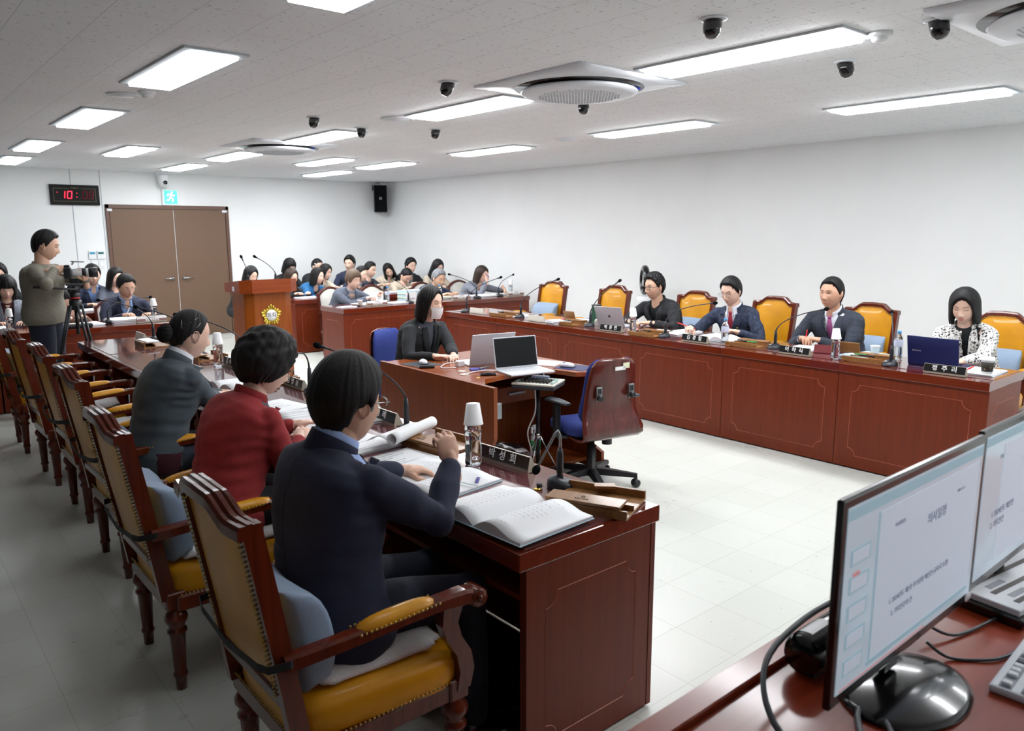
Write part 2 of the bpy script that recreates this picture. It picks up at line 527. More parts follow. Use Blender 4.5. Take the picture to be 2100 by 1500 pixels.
def empty(name, label, cat, loc=(0, 0, 0), rz=0, group=None):
    o = bpy.data.objects.new(name, None); COL.objects.link(o)
    o.empty_display_size = 0.1
    o.location = loc; o.rotation_euler = (0, 0, rz)
    return tag(o, label, cat, group)
def tag(o, label, cat, group=None, kind=None):
    if label: o['label'] = label
    if cat: o['category'] = cat
    if group: o['group'] = group
    if kind: o['kind'] = kind
    return o
CH = {}
def copy_tree(o, parent=None):
    c = o.copy(); COL.objects.link(c)
    if parent is not None: c.parent = parent
    for ch in list(o.children): copy_tree(ch, c)
    return c
def dup(root, loc, rz=0, label=None, group=None):
    c = copy_tree(root)
    c.location = loc; c.rotation_euler = (0, 0, rz)
    if label: c['label'] = label
    if group: c['group'] = group
    return c
class Proto:
    """first use places the built thing itself, later uses copy it"""
    def __init__(s, root): s.root = root; s.used = False
    def put(s, loc, rz=0, label=None, group=None):
        if not s.used:
            s.used = True; r = s.root
            r.location = loc; r.rotation_euler = (0, 0, rz)
            if label: r['label'] = label
            if group: r['group'] = group
            return r
        return dup(s.root, loc, rz, label, group)

def text_mesh(body, size, mat, name, parent=None, Tm=None, ext=0.0006, align='CENTER', bold=0.0):
    cu = bpy.data.curves.new('t', 'FONT')
    cu.body = body; cu.size = size; cu.extrude = ext; cu.align_x = align; cu.align_y = 'CENTER'
    cu.resolution_u = 2; cu.offset = bold
    o = bpy.data.objects.new('t', cu); COL.objects.link(o)
    bpy.context.view_layer.update()
    me = bpy.data.meshes.new_from_object(o.evaluated_get(bpy.context.evaluated_depsgraph_get()))
    bpy.data.objects.remove(o); bpy.data.curves.remove(cu)
    me.materials.clear(); me.materials.append(M(mat))
    t = bpy.data.objects.new(name, me); COL.objects.link(t)
    if Tm is not None: me.transform(Tm)
    if parent is not None: t.parent = parent
    return t
def frame_mat(origin, xdir, ydir):
    x = Vector(xdir).normalized(); y = Vector(ydir).normalized(); z = x.cross(y)
    return Matrix(((x.x, y.x, z.x, origin[0]), (x.y, y.y, z.y, origin[1]), (x.z, y.z, z.z, origin[2]), (0, 0, 0, 1)))
Rz = lambda a: Matrix.Rotation(a, 4, 'Z')
Tr = lambda *p: Matrix.Translation(Vector(p))

# ------------------------------------------------------------------ room
CZ = 2.62; XW = 7.90; YB = 13.02; XL = -3.0; YF = -1.6
def struct(o): o['kind'] = 'structure'; return o
g = G(); g.b2((XL, YF, -0.06), (XW, YB, 0), 'floor_tile'); struct(g.obj('floor'))
g = G(); g.b2((XL, YF, CZ), (XW, YB, CZ + 0.06), 'ceiling_tile'); struct(g.obj('ceiling'))
g = G(); g.b2((XL, YB, 0), (XW + 0.1, YB + 0.1, CZ), 'wall_paint')
# narrow grooves between the wall boards
wb = struct(g.obj('wall_back'))
g = G(); g.b2((XW, YF, 0), (XW + 0.1, YB, CZ), 'wall_paint'); struct(g.obj('wall_right'))
g = G(); g.b2((XL - 0.1, YF, 0), (XL, YB, CZ), 'unseen_wall_dark'); struct(g.obj('wall_left'))
g = G(); g.b2((XL, YF - 0.1, 0), (XW, YF, CZ), 'wall_paint'); struct(g.obj('wall_front'))
for i, x in enumerate((2.53, 2.925)):
    g = G(); g.b2((x, YB - 0.004, 0.0), (x + 0.012, YB, CZ), 'grille_grey'); struct(g.obj('trim_%d' % (i + 1)))
g = G(); g.b2((XW - 0.012, YF, 0), (XW, YB, 0.09), 'dark_grey_plastic'); struct(g.obj('baseboard_right'))
g = G(); g.b2((XL, YB - 0.012, 0), (2.96, YB, 0.07), 'cream_plastic'); g.b2((4.84, YB - 0.012, 0), (XW, YB, 0.07), 'cream_plastic'); struct(g.obj('baseboard_back'))

# double door
dr = bpy.data.objects.new('door_1', None); COL.objects.link(dr); dr.location = (0, 0, 0); dr['kind'] = 'structure'
dr['label'] = 'brown double door in the back wall'
x0, x1, xm = 2.965, 4.83, 3.955
g = G()
g.b2((x0, YB - 0.03, 0), (x0 + 0.05, YB, 2.12), 'door_frame', 0.004)
g.b2((x1 - 0.05, YB - 0.03, 0), (x1, YB, 2.12), 'door_frame', 0.004)
g.b2((x0, YB - 0.03, 2.06), (x1, YB, 2.12), 'door_frame', 0.004)
g.obj('door_frame', dr)
for a, b, hx, sg in ((x0 + 0.055, xm - 0.006, xm - 0.09, -1), (xm + 0.006, x1 - 0.055, xm + 0.09, 1)):
    g = G(); g.b2((a, YB - 0.018, 0.012), (b, YB - 0.002, 2.055), 'door_panel', 0.003)
    leaf = g.obj('door_leaf', dr)
    g = G()
    g.lathe([(0.0, 0), (0.034, 0), (0.034, 0.012), (0.018, 0.02), (0.016, 0.05), (0.0, 0.05)], 'chrome', 16, T=Matrix.Translation((hx, YB - 0.018, 0.97)) @ Matrix.Rotation(pi / 2, 4, 'X'))
    g.tube([(hx, YB - 0.062, 0.97), (hx + sg * 0.03, YB - 0.066, 0.97), (hx + sg * 0.13, YB - 0.062, 0.965)], [0.012, 0.011, 0.008], 'chrome', 8)
    g.obj('door_handle', leaf)
g = G()
for a, b in ((x0 + 0.02, x0 + 0.09), (x1 - 0.11, x1 - 0.03)): g.b2((a, YB - 0.036, 2.02), (b, YB - 0.028, 2.055), 'foil', 0.002)
g.obj('door_sensor', dr)

# ------------------------------------------------------------------ ceiling lights
def light_fixture(panel='light_panel'):
    r = empty('ceiling_light', 'long recessed white ceiling light panel', 'ceiling light')
    g = G(); w, l = 0.17, 0.62; iw, il = 0.125, 0.575
    for a, b, c, d in ((-w, -l, w, -il), (-w, il, w, l), (-w, -il, -iw, il), (iw, -il, w, il)):
        g.b2((a, b, -0.012), (c, d, -0.0005), 'light_frame', 0.003)
    g.obj('light_frame', r)
    g = G(); g.b2((-iw, -il, -0.028), (iw, il, -0.001), panel, 0.004); g.obj('diffuser', r)  # lowered past the frame so its glowing sides brighten the ceiling
    return r
lp = Proto(light_fixture()); lp_dim = Proto(light_fixture('light_panel_dim'))
LIGHTS = [(1.535, 2.45, 'at the top edge, above the near end of the left desks'), (3.69, 2.45, 'nearest the large round air conditioner, on its near side'), (5.93, 2.50, 'longest in view at the right, close to the right wall'),
 (1.535, 4.75, 'big bright one at the upper left'), (3.64, 4.80, 'left of the large round air conditioner, beyond it'), (5.64, 4.70, 'second from the right wall corner, above the laptop desks'),
 (1.57, 7.18, 'second in the left column of lights'), (3.62, 7.16, 'touching the small far round air conditioner'), (5.68, 7.08, 'above the empty yellow chairs by the right wall'),
 (1.60, 9.72, 'third in the left column of lights'), (2.52, 9.72, 'by itself above the clock and door'), (3.66, 9.55, 'just beyond the far round air conditioner'), (4.86, 9.55, 'above the lectern, fourth across its row'), (5.77, 9.52, 'above the grey haired man, at the right of its row'),
 (1.66, 11.80, 'farthest in the left column, cut by the left edge'), (3.70, 11.55, 'nearest the door wall, right of the dome camera'), (5.84, 11.40, 'farthest, nearest the wall loudspeaker')]
for x, y, d in LIGHTS:
    (lp_dim if x < 2 else lp).put((x, y, CZ), 0, 'recessed white ceiling light ' + d, 'recessed ceiling lights')
for x, y, d in ((3.69, 0.1, 'straight above the operator table'), (5.9, 0.1, 'near the right wall')):
    lp.put((x, y, CZ), 0, 'recessed white ceiling light outside the photo, ' + d, 'recessed ceiling lights')

# ------------------------------------------------------------------ air conditioners
def round_ac():
    r = empty('ceiling_air_conditioner', 'round', 'air conditioner')
    g = G()
    n = 48; R0 = 0.41; hw = 0.475
    inner = [(R0 * cos(2 * pi * i / n), R0 * sin(2 * pi * i / n)) for i in range(n)]
    outer = []
    for i in range(n):
        q = 2 * pi * i / n; c, s_ = cos(q), sin(q); k = hw / max(abs(c), abs(s_)); outer.append((c * k, s_ * k))
    rows = [[(x, y, -0.001) for x, y in outer], [(x, y, -0.014) for x, y in outer], [(x * 1.05, y * 1.05, -0.02) for x, y in inner], [(x, y, -0.03) for x, y in inner]]
    g.grid(rows, 'white_metal', True, close_u=True)
    g.obj('square_panel', r)
    g = G(); g.lathe([(R0, -0.03), (R0 - 0.01, -0.006), (0.30, -0.004), (0.30, -0.05)], 'gloss_black', n); g.obj('air_slot', r)
    g = G(); g.lathe([(0.365, -0.045), (0.372, -0.052), (0.365, -0.062), (0.33, -0.074), (0.2, -0.082), (0.0, -0.084)], 'white_metal', n)
    disc = g.obj('round_cover', r)
    g = G()
    for i in range(-9, 10):
        for j in range(-9, 10):
            x, y = i * 0.027, j * 0.027
            if math.hypot(x, y) < 0.255:
                rr = math.hypot(x, y)
                z = -0.0835 + (max(rr - 0.2, 0) / 0.13) * 0.008 + (rr / 0.2) * 0.0015 if rr < 0.2 else -0.082 + (rr - 0.2) / 0.13 * 0.008
                g.prism([(x - 0.009, y), (x, y - 0.009), (x + 0.009, y), (x, y + 0.009)], z - 0.0022, z + 0.003, 'grille_grey')
    g.obj('grille_holes', disc)
    g = G(); g.lathe([(0, -0.004), (0.02, -0.004), (0.02, -0.04), (0.0, -0.042)], 'blue_item', 12, T=Tr(0.26, -0.26, 0)); g.obj('status_lamp', r)
    return r
ac = Proto(round_ac())
ac.put((3.62, 3.60, CZ), 0, 'large round ceiling air conditioner with a dark ring, nearest full one')
ac.put((3.62, 8.12, CZ), 0, 'small looking far round ceiling air conditioner above the door side')
ac.put((4.02, 1.02, CZ), 0, 'round ceiling air conditioner cut off at the top right corner')

# adjustable black spot lights
def spot():
    r = empty('spotlight', 's', 'spotlight')
    g = G(); g.lathe([(0.062, -0.001), (0.062, -0.006), (0.045, -0.009), (0.0, -0.009)], 'white_metal', 20); g.obj('trim_ring', r)
    g = G(); g.lathe([(0.0, 0.012), (0.040, 0.010), (0.041, -0.03), (0.036, -0.058), (0.022, -0.076), (0.0, -0.08)], 'gloss_black', 20, T=Tr(0.0, 0, -0.01) @ Matrix.Rotation(0.35, 4, 'Y')); g.obj('lamp_head', r)
    return r
sp = Proto(spot())
for x, y, q, d in ((2.99, 2.15, 0.3, 'above the near desk, left of the biggest light panel'), (3.77, 1.52, 1.2, 'at the top right, left of the cut off air conditioner'), (4.28, 2.2, 2.2, 'below the end of the big right light panel'),
    (2.94, 4.07, -0.4, 'left of the large round air conditioner'), (4.14, 4.07, 0.8, 'right under the large round air conditioner'), (2.97, 5.97, 0.4, 'left of the far pair of spotlights'), (3.59, 6.31, 1.0, 'overlapping the end of a light panel'), (4.16, 5.96, 0.2, 'under the middle light panel, right of its pair')):
    sp.put((x, y, CZ), q, 'small black ceiling spotlight ' + d, 'black ceiling spotlights')
# smoke detectors
def smoke():
    g = G(); g.lathe([(0.055, -0.001), (0.055, -0.014), (0.045, -0.02), (0.036, -0.022), (0.036, -0.034), (0.028, -0.042), (0, -0.044)], 'white_plastic', 20)
    return g.obj('smoke_detector')
s1 = tag(smoke(), 'round white smoke detector beside the big right light panel', 'smoke detector'); s1.location = (3.80, 1.79, CZ)
s2 = tag(smoke(), 'round white smoke detector by the big upper left light panel', 'smoke detector'); s2.location = (1.60, 5.62, CZ)
for nme, x, y, rr, lb in (('ceiling_speaker', 1.50, 5.82, 0.10, 'flat round ceiling speaker grille left of the smoke detector'), ('ceiling_vent', 3.53, 5.61, 0.14, 'round ceiling vent with a curved slot, middle of the ceiling'), ('ceiling_speaker', 5.59, 5.76, 0.1, 'flat round ceiling speaker towards the right wall')):
    g = G(); g.lathe([(rr, -0.001), (rr, -0.008), (rr * 0.86, -0.014), (rr * 0.8, -0.01), (rr * 0.74, -0.016), (0, -0.018)], 'white_metal', 28)
    o = tag(g.obj(nme), lb, 'ceiling vent' if 'vent' in nme else 'speaker'); o.location = (x, y, CZ)

# dome camera on the back wall edge
r = empty('dome_camera', 'white tilting security camera hanging from the ceiling above the door', 'camera', (3.79, 12.84, CZ))
g = G(); g.lathe([(0.0, 0), (0.11, -0.001), (0.11, -0.03), (0.095, -0.036), (0, -0.036)], 'white_metal', 24); g.obj('mount', r)
g = G(); g.lathe([(0.093, -0.036), (0.09, -0.06), (0.075, -0.17), (0.062, -0.2), (0.03, -0.225), (0, -0.23)], 'white_plastic', 24); b_ = g.obj('housing', r)
g = G(); g.ell((0.0, -0.045, -0.155), (0.05, 0.05, 0.055), 'white_plastic'); g.lathe([(0.03, 0), (0.03, 0.02), (0, 0.02)], 'gloss_black', 16, T=Tr(0.0, -0.085, -0.16) @ Matrix.Rotation(pi / 2, 4, 'X')); g.obj('lens', b_)

# exit sign
r = empty('exit_sign', 'glowing green running man exit sign above the door', 'exit sign', (3.79, YB, 2.10))
g = G(); g.b2((0, -0.04, 0.02), (0.265, 0, 0.275), 'white_plastic', 0.006); g.obj('sign_case', r)
g = G(); g.b2((0.035, -0.046, 0.045), (0.23, -0.04, 0.25), 'exit_green'); g.obj('lit_panel', r)
g = G()
T = Tr(0.132, -0.047, 0.148) @ Matrix.Rotation(pi / 2, 4, 'X')
g.ell((0.02, 0.072, 0), (0.016, 0.016, 0.003), 'exit_white', T=T)
for p in ([(0.01, 0.05), (-0.005, 0.0)], [(0.01, 0.045), (0.045, 0.02), (0.055, 0.035)], [(0.005, 0.04), (-0.035, 0.045), (-0.05, 0.015)], [(-0.005, 0.0), (0.03, -0.03), (0.02, -0.075)], [(-0.008, 0.0), (-0.03, -0.045), (-0.065, -0.05)]):
    g.tube([(a, b, 0) for a, b in p], 0.012, 'exit_white', 6, T=T)
g.obj('running_figure', r)

# digital clock
r = empty('wall_clock', 'black digital wall clock with a lit red number 10', 'clock', (2.25, YB, 2.10))
g = G(); g.b2((0, -0.04, 0), (0.65, 0, 0.292), 'clock_face', 0.006); g.obj('clock_case', r)
g = G()
for a in ((0.045, 0.05, 0.60, 0.054), (0.045, 0.235, 0.25, 0.239), (0.40, 0.235, 0.60, 0.239), (0.045, 0.05, 0.049, 0.239), (0.596, 0.05, 0.60, 0.239)):
    g.b2((a[0], -0.0415, a[1]), (a[2], -0.0395, a[3]), 'clock_gold')
g.obj('clock_border', r)
text_mesh('PHAROS', 0.026, 'clock_gold', 'maker_name', r, frame_mat((0.325, -0.0415, 0.243), (1, 0, 0), (0, 0, 1)))
SEG = {'1': 'bc', '0': 'abcdef', '8': 'abcdefg'}
def digit(g, ch, x, z, w, h, mat, only=None):
    t = 0.010
    P_ = {'a': ((x, z + h), (x + w, z + h)), 'g': ((x, z + h / 2), (x + w, z + h / 2)), 'd': ((x, z), (x + w, z)), 'f': ((x, z + h / 2), (x, z + h)), 'b': ((x + w, z + h / 2), (x + w, z + h)), 'e': ((x, z), (x, z + h / 2)), 'c': ((x + w, z), (x + w, z + h / 2))}
    for k in SEG[ch]:
        (xa, za), (xb, zb) = P_[k]
        sl = 0.12
        g.tube([(xa + (za - z) * sl, -0.041, za), (xb + (zb - z) * sl, -0.041, zb)], t * 0.62, mat, 4)
g = G(); digit(g, '1', 0.13, 0.095, 0.055, 0.10, 'led_red'); digit(g, '0', 0.22, 0.095, 0.055, 0.10, 'led_red')
for x, z in ((0.345, 0.115), (0.35, 0.172), (0.095, 0.178)): g.ell((x, -0.041, z), (0.006, 0.003, 0.006), 'led_red')
g.obj('lit_digits', r)
g = G(); digit(g, '0', 0.42, 0.095, 0.055, 0.10, 'led_dim'); digit(g, '8', 0.505, 0.095, 0.055, 0.10, 'led_dim'); g.obj('dim_digits', r)

# thermostats and switches
for i, (x, z, mat, lb) in enumerate(((2.735, 1.30, 'lcd_blue', 'left wall thermostat with a pale blue display, above the switches'), (2.85, 1.30, 'teal_cover', 'right wall thermostat with a teal display, beside the door frame'))):
    r = empty('thermostat', lb, 'thermostat', (x, YB, z))
    g = G(); g.b2((-0.052, -0.02, 0), (0.052, 0, 0.125), 'white_plastic', 0.004); g.obj('case', r)
    g = G(); g.b2((-0.038, -0.022, 0.075), (0.038, -0.019, 0.108), mat); g.obj('display', r)
for x, lb in ((2.745, 'white light switch under the left thermostat'), (2.85, 'white light switch under the right thermostat')):
    r = empty('light_switch', lb, 'light switch', (x, YB, 1.16))
    g = G(); g.b2((-0.038, -0.012, 0), (0.038, 0, 0.12), 'white_plastic', 0.003); g.obj('plate', r)
    g = G(); g.b2((-0.02, -0.017, 0.03), (0.02, -0.011, 0.09), 'paper_cup', 0.003); g.obj('rocker', r)

# wall loudspeaker in the corner
r = empty('wall_loudspeaker', 'black loudspeaker hung high in the back right corner', 'loudspeaker', (7.66, 12.84, 2.06))
g = G(); T = Rz(-0.5); g.b2((-0.12, -0.1, 0), (0.12, 0.08, 0.50), 'black_plastic', 0.012, T=T); c_ = g.obj('cabinet', r)
g = G(); g.b2((-0.108, -0.106, 0.015), (0.108, -0.098, 0.485), 'mic_foam', 0.004, T=T); gr = g.obj('front_grille', r)
g = G()
for a in ((-0.02, 0.235, 0.02, 0.242), (-0.02, 0.268, 0.02, 0.275), (-0.02, 0.235, -0.013, 0.275), (0.013, 0.235, 0.02, 0.262)): g.b2((a[0], -0.109, a[1]), (a[2], -0.106, a[3]), 'text_white', T=T)
g.obj('logo', gr)
g = G(); g.tube([(0, 0.0, 0.5), (0, 0.05, 0.54), (0.0, 0.12, 0.54)], 0.008, 'steel', 6); g.b2((-0.15, 0.0, 0.40), (-0.12, 0.03, 0.50), 'black_plastic', T=T); g.obj('bracket', r)
# ------------------------------------------------------------------ desks
def groove(g, T, u0, v0, u1, v1, r, mat='groove_line', t=0.0016):
    """inlaid outline with scooped corners, drawn in the u,v plane of T"""
    pts = []
    for cx, cy, a0 in ((u0, v0, 90), (u1, v0, 180), (u1, v1, 270), (u0, v1, 0)):
        for k in range(7):
            a = rad(a0 - 15 * k)
            pts.append((cx + r * cos(a), cy + r * sin(a), 0))
    pts.append(pts[0])
    g.tube(pts, t, mat, 4, False, T=T, smooth=False)
DH = 0.76
def desk(L, D=0.64, ends=(False, False), top='desk_wood_top', sheet=True, open_shelf=True):
    """front face looks along -x, the sitter's side is +x; runs along y from 0 to L"""
    r = empty('council_desk', 'd', 'desk')
    g = G(); g.b2((-0.008, 0.001, 0.702), (D, L - 0.001, DH), top, 0.004, seg=2); g.obj('desktop', r)
    if sheet:
        g = G(); g.b2((0.11, 0.02, DH), (D - 0.035, L - 0.02, DH + 0.003), 'glass_sheet'); g.obj('glass_sheet', r)
    g = G(); g.b2((0.012, 0.002, 0.012), (0.034, L - 0.002, 0.702), 'desk_wood')
    groove(g, frame_mat((0.012, 0, 0), (0, 1, 0), (0, 0, 1)), 0.10, 0.10, L - 0.10, 0.62, 0.055)
    g.obj('front_panel', r)
    for k, e in enumerate(ends):
        y0 = 0.004 if k == 0 else L - 0.034
        g = G(); g.b2((0.034, y0, 0.012), (D - 0.03, y0 + 0.03, 0.702), 'desk_wood')
        if e:
            yy = y0 if k == 0 else y0 + 0.03
            T = frame_mat((0, yy, 0), (1, 0, 0), (0, 0, 1))
            groove(g, T, 0.11, 0.10, D - 0.11, 0.60, 0.05)
        g.obj('end_panel', r)
    g = G(); g.b2((0.10, 0.036, 0.57), (D - 0.06, L - 0.036, 0.588), 'desk_wood'); g.obj('shelf', r)
    g = G(); g.b2((0.05, 0.03, 0.0), (0.5, L - 0.03, 0.012), 'black_plastic'); g.obj('plinth', r)
    return r
n6 = 6
RL = 0.977; RX = 5.31; RY0 = 1.64
LL = 0.981; LX1 = 2.03; LY0 = 1.60
pd_end0 = desk(RL, ends=(True, False)); pd_mid = desk(RL); pd_end1 = desk(RL, ends=(False, True))
rlab = ['with the navy laptop, the near end of the right row', 'under the man in the purple tie', 'under the man in the red tie', 'under the silver laptop', 'with one blank name holder and papers, right row', 'at the far end of the right row, glass top empty']
first = True
for i in range(6):
    src = pd_end0 if i == 0 else (pd_end1 if i == 5 else pd_mid)
    if i in (0, 5) or (i == 1):
        d = src
    else:
        d = copy_tree(src)
    d.location = (RX, RY0 + i * RL, 0); d.rotation_euler = (0, 0, 0)
    tag(d, 'red brown council desk ' + rlab[i], 'desk', 'right row of council desks')
llab = ['at the near end of the left row, open books on it', 'under the woman in red, second of the left row', 'under the woman with the hair bun', 'just beyond the woman with the bun, bottle on it', 'empty topped, second from the far end of the left row', 'at the far end of the left row by the tripod']
pl0 = copy_tree(pd_end0); pl0b = None
for i in range(6):
    # rotated half a turn: its own end 0 lies at high y
    d = copy_tree(pd_end1 if i == 0 else (pd_end0 if i == 5 else pd_mid))
    d.location = (LX1, LY0 + (i + 1) * LL, 0); d.rotation_euler = (0, 0, pi)
    tag(d, 'red brown council desk ' + llab[i], 'desk', 'left row of council desks')
for o in [pl0] + list(pl0.children_recursive): bpy.data.objects.remove(o, do_unlink=True)
# rows across the back, front facing the camera (-y)
def back_desk(x, y, L, name, e0, e1, grp, label, D=0.62):
    d = desk(L, D, ends=(e1, e0), sheet=False)
    d.location = (x + L, y, 0); d.rotation_euler = (0, 0, pi / 2)
    tag(d, label, 'desk', grp); return d
back_desk(4.50, 8.50, 1.53, 'desk', True, False, 'front row of officials desks', 'long red brown desk in front of the short haired woman in grey')
back_desk(6.035, 8.50, 1.53, 'desk', False, True, 'front row of officials desks', 'long red brown desk in front of the grey haired man')
back_desk(0.92, 8.50, 1.55, 'desk', False, True, 'left officials desks', 'red brown desk in front of the man in the navy suit, behind the tripod')
back_desk(-0.66, 8.50, 1.57, 'desk', False, False, 'left officials desks', 'red brown desk cut by the left edge, behind the yellow chairs')
back_desk(4.60, 10.08, 1.45, 'desk', True, False, 'second row of officials desks', 'dark red desk behind the lectern in the second row', 0.55)
back_desk(6.06, 10.08, 1.45, 'desk', False, True, 'second row of officials desks', 'dark red desk behind the grey haired man in the second row', 0.55)
back_desk(1.0, 10.08, 1.45, 'desk', False, True, 'second row of left desks', 'dark red desk behind the man in the navy suit', 0.55)
back_desk(-0.47, 10.08, 1.45, 'desk', False, False, 'second row of left desks', 'dark red desk at the far left behind the cameraman', 0.55)

# ------------------------------------------------------------------ armchairs
def armchair(leather='mustard_leather', wd='chair_wood', nails=True, shield=False):
    r = empty('armchair', 'a', 'chair')
    H = 1.07
    def rake(z):                     # x of the back at height z
        return -0.255 - 0.10 * ((z - 0.36) / 0.64) ** 1.1 if z > 0.36 else -0.255
    # seat
    g = G()
    sec = []
    for j, (z, k) in enumerate(((0.372, 0.985), (0.40, 1.0), (0.45, 1.0), (0.468, 0.97), (0.480, 0.86), (0.485, 0.6), (0.487, 0.0))):
        row = []
        for i in range(40):
            q = 2 * pi * i / 40
            cx, sy = cos(q), sin(q)
            ex = abs(cx) ** 0.35 * (1 if cx > 0 else -1); ey = abs(sy) ** 0.35 * (1 if sy > 0 else -1)
            x = ex * 0.262; y = ey * (0.255 + 0.02 * ex)
            row.append((x * k - 0.003, y * k, z))
        sec.append(row)
    g.grid(sec, leather, True, close_u=True); g.obj('seat', r)
    # apron
    g = G()
    g.b2((-0.235, 0.225, 0.325), (0.24, 0.262, 0.385), wd, 0.006); g.b2((-0.235, -0.262, 0.325), (0.24, -0.225, 0.385), wd, 0.006)
    g.b2((0.225, -0.25, 0.325), (0.262, 0.25, 0.385), wd, 0.006)
    g.b2((-0.268, -0.23, 0.325), (-0.235, 0.23, 0.385), wd, 0.006)
    g.obj('seat_rail', r)
    # legs
    prof = [(0.0, 0), (0.019, 0), (0.021, 0.05), (0.026, 0.056), (0.026, 0.066), (0.0215, 0.072), (0.029, 0.225), (0.036, 0.232), (0.036, 0.242), (0.028, 0.25), (0.030, 0.262), (0.041, 0.280), (0.042, 0.295), (0.033, 0.312), (0.028, 0.320), (0.028, 0.33), (0, 0.33)]
    for x, y in ((-0.232, 0.212), (-0.232, -0.212), (0.222, 0.24), (0.222, -0.24)):
        g = G(); g.lathe(prof, wd, 14, T=Tr(x, y, 0)); g.b2((x - 0.034, y - 0.03, 0.326), (x + 0.034, y + 0.03, 0.395), wd, 0.005); g.obj('leg', r)
    # back frame: stiles, crest, lower rail
    g = G()
    def top(y):
        a = abs(y)
        if shield:
            return 0.93 + 0.10 * max(0, cos(min(a / 0.20, 1) * pi / 2)) ** 0.8
        s = min(max((a - 0.085) / 0.085, 0), 1); s = s * s * (3 - 2 * s)
        return H - 0.045 * s - 0.01 * a / 0.24
    for s in (1, -1):
        rows = []
        for z in (0.37, 0.44, 0.52, 0.60, 0.70, 0.80, 0.90, top(0.24)):
            x = rake(z); yo = s * (0.218 + 0.0 * z)
            a, b = 0.026, 0.017
            rows.append([(x - a, yo - b, z), (x + a, yo - b, z), (x + a, yo + b, z), (x - a, yo + b, z)])
        g.grid(rows, wd, False, close_u=True)
        g.add(rows[-1], [(0, 1, 2, 3)], wd)
    # crest: ridged section swept along y
    rows = []
    ridg = [(-0.034, -0.036), (-0.034, -0.010), (-0.028, 0.0), (-0.018, 0.0), (-0.014, -0.008), (-0.008, 0.003), (0.004, 0.003), (0.008, -0.008), (0.014, 0.0), (0.024, 0.0), (0.030, -0.010), (0.030, -0.036)]
    N = 36
    for i in range(N + 1):
        y = -0.236 + 0.472 * i / N
        zt = top(y); x0 = rake(zt)
        bow = -0.018 * (1 - (y / 0.236) ** 2)
        rows.append([(x0 + bow + dx, y, zt + dz) for dx, dz in ridg])
    g.grid(rows, wd, False); g.add(rows[0], [tuple(range(12))], wd); g.add(rows[-1], [tuple(range(12))], wd)
    g.b2((rake(0.5) - 0.024, -0.22, 0.485), (rake(0.5) + 0.022, 0.22, 0.525), wd, 0.006)
    g.obj('back_frame', r)
    # upholstered back (both faces domed)
    g = G()
    for sgn, off in ((1, 0.020), (-1, -0.022)):
        rows = []
        for j in range(13):
            t = j / 12
            row = []
            for i in range(17):
                u = -1 + 2 * i / 16
                y = u * 0.197
                z0 = 0.527; z1 = top(y) - 0.032
                z = z0 + (z1 - z0) * t
                dome = 0.016 * (1 - abs(u) ** 3) * (1 - abs(2 * t - 1) ** 3)
                row.append((rake(z) + off - sgn * 0.012 + sgn * dome - 0.004, y * (1 + 0.04 * t), z))
            rows.append(row)
        g.grid(rows, leather, True)
    g.obj('backrest', r)
    if nails:
        g = G()
        def nail(x, y, z): g.ell((x, y, z), (0.0042, 0.0042, 0.0042), 'brass_nail', su=6, sv=4)
        for sgn, off in ((1, 0.012), (-1, -0.03)):
            for s in (1, -1):
                for k in range(34):
                    z = 0.53 + k * 0.0132
                    if z < top(0.2) - 0.05: nail(rake(z) + off, s * 0.196 * (1 + 0.04 * (z - .53) / .4), z)
            for k in range(31):
                y = -0.196 + k * 0.01306
                z = top(y) - 0.036; nail(rake(z) + off + (0.002 if sgn > 0 else -0.002), y, z)
        for s in (1, -1):
            for k in range(32): nail(-0.22 + k * 0.0142, s * 0.2635, 0.392)
        for k in range(34): nail(0.263, -0.24 + k * 0.0146, 0.392); nail(-0.2695, -0.225 + k * 0.0137, 0.392)
        g.obj('nail_trim', r)
    # arms
    for s in (1, -1):
        g = G()
        pts = []; 
        path = [(-0.30, 0.235, 0.635), (-0.24, 0.245, 0.640), (-0.12, 0.262, 0.652), (0.02, 0.272, 0.664), (0.16, 0.275, 0.668), (0.23, 0.275, 0.664), (0.275, 0.275, 0.652)]
        rows = []
        for (x, y, z), w, h in zip(path, (0.020, 0.022, 0.024, 0.026, 0.027, 0.029, 0.030), (0.020, 0.019, 0.017, 0.016, 0.017, 0.021, 0.022)):
            rows.append([(x, s * (y - w), z - h), (x, s * (y + w), z - h), (x, s * (y + w), z + h * 0.6), (x, s * (y + w * 0.6), z + h), (x, s * (y - w * 0.6), z + h), (x, s * (y - w), z + h * 0.6)])
        g.grid(rows, wd, False, close_u=True); g.add(rows[0], [tuple(range(6))], wd); g.add(rows[-1], [tuple(range(6))], wd)
        g.lathe([(0, -0.034), (0.026, -0.034), (0.030, -0.028), (0.030, 0.028), (0.026, 0.034), (0.0, 0.034)], wd, 16, T=Tr(0.272, s * 0.275, 0.650) @ Matrix.Rotation(pi / 2, 4, 'X'))
        g.lathe([(0.012, 0.034), (0.014, 0.037), (0, 0.038)], wd, 12, T=Tr(0.272, s * 0.275, 0.650) @ Matrix.Rotation(-s * pi / 2, 4, 'X'))
        rows = []
        for x, z, a, b in ((0.235, 0.36, 0.024, 0.018), (0.245, 0.42, 0.026, 0.018), (0.232, 0.48, 0.026, 0.017), (0.195, 0.54, 0.026, 0.017), (0.178, 0.59, 0.027, 0.018), (0.190, 0.66, 0.036, 0.020)):
            yo = s * (0.255 + 0.02 * (z - 0.36) / 0.3)
            rows.append([(x - a, yo - b, z), (x + a, yo - b, z), (x + a, yo + b, z), (x - a, yo + b, z)])
        g.grid(rows, wd, False, close_u=True)
        arm = g.obj('armrest', r)
        g = G()
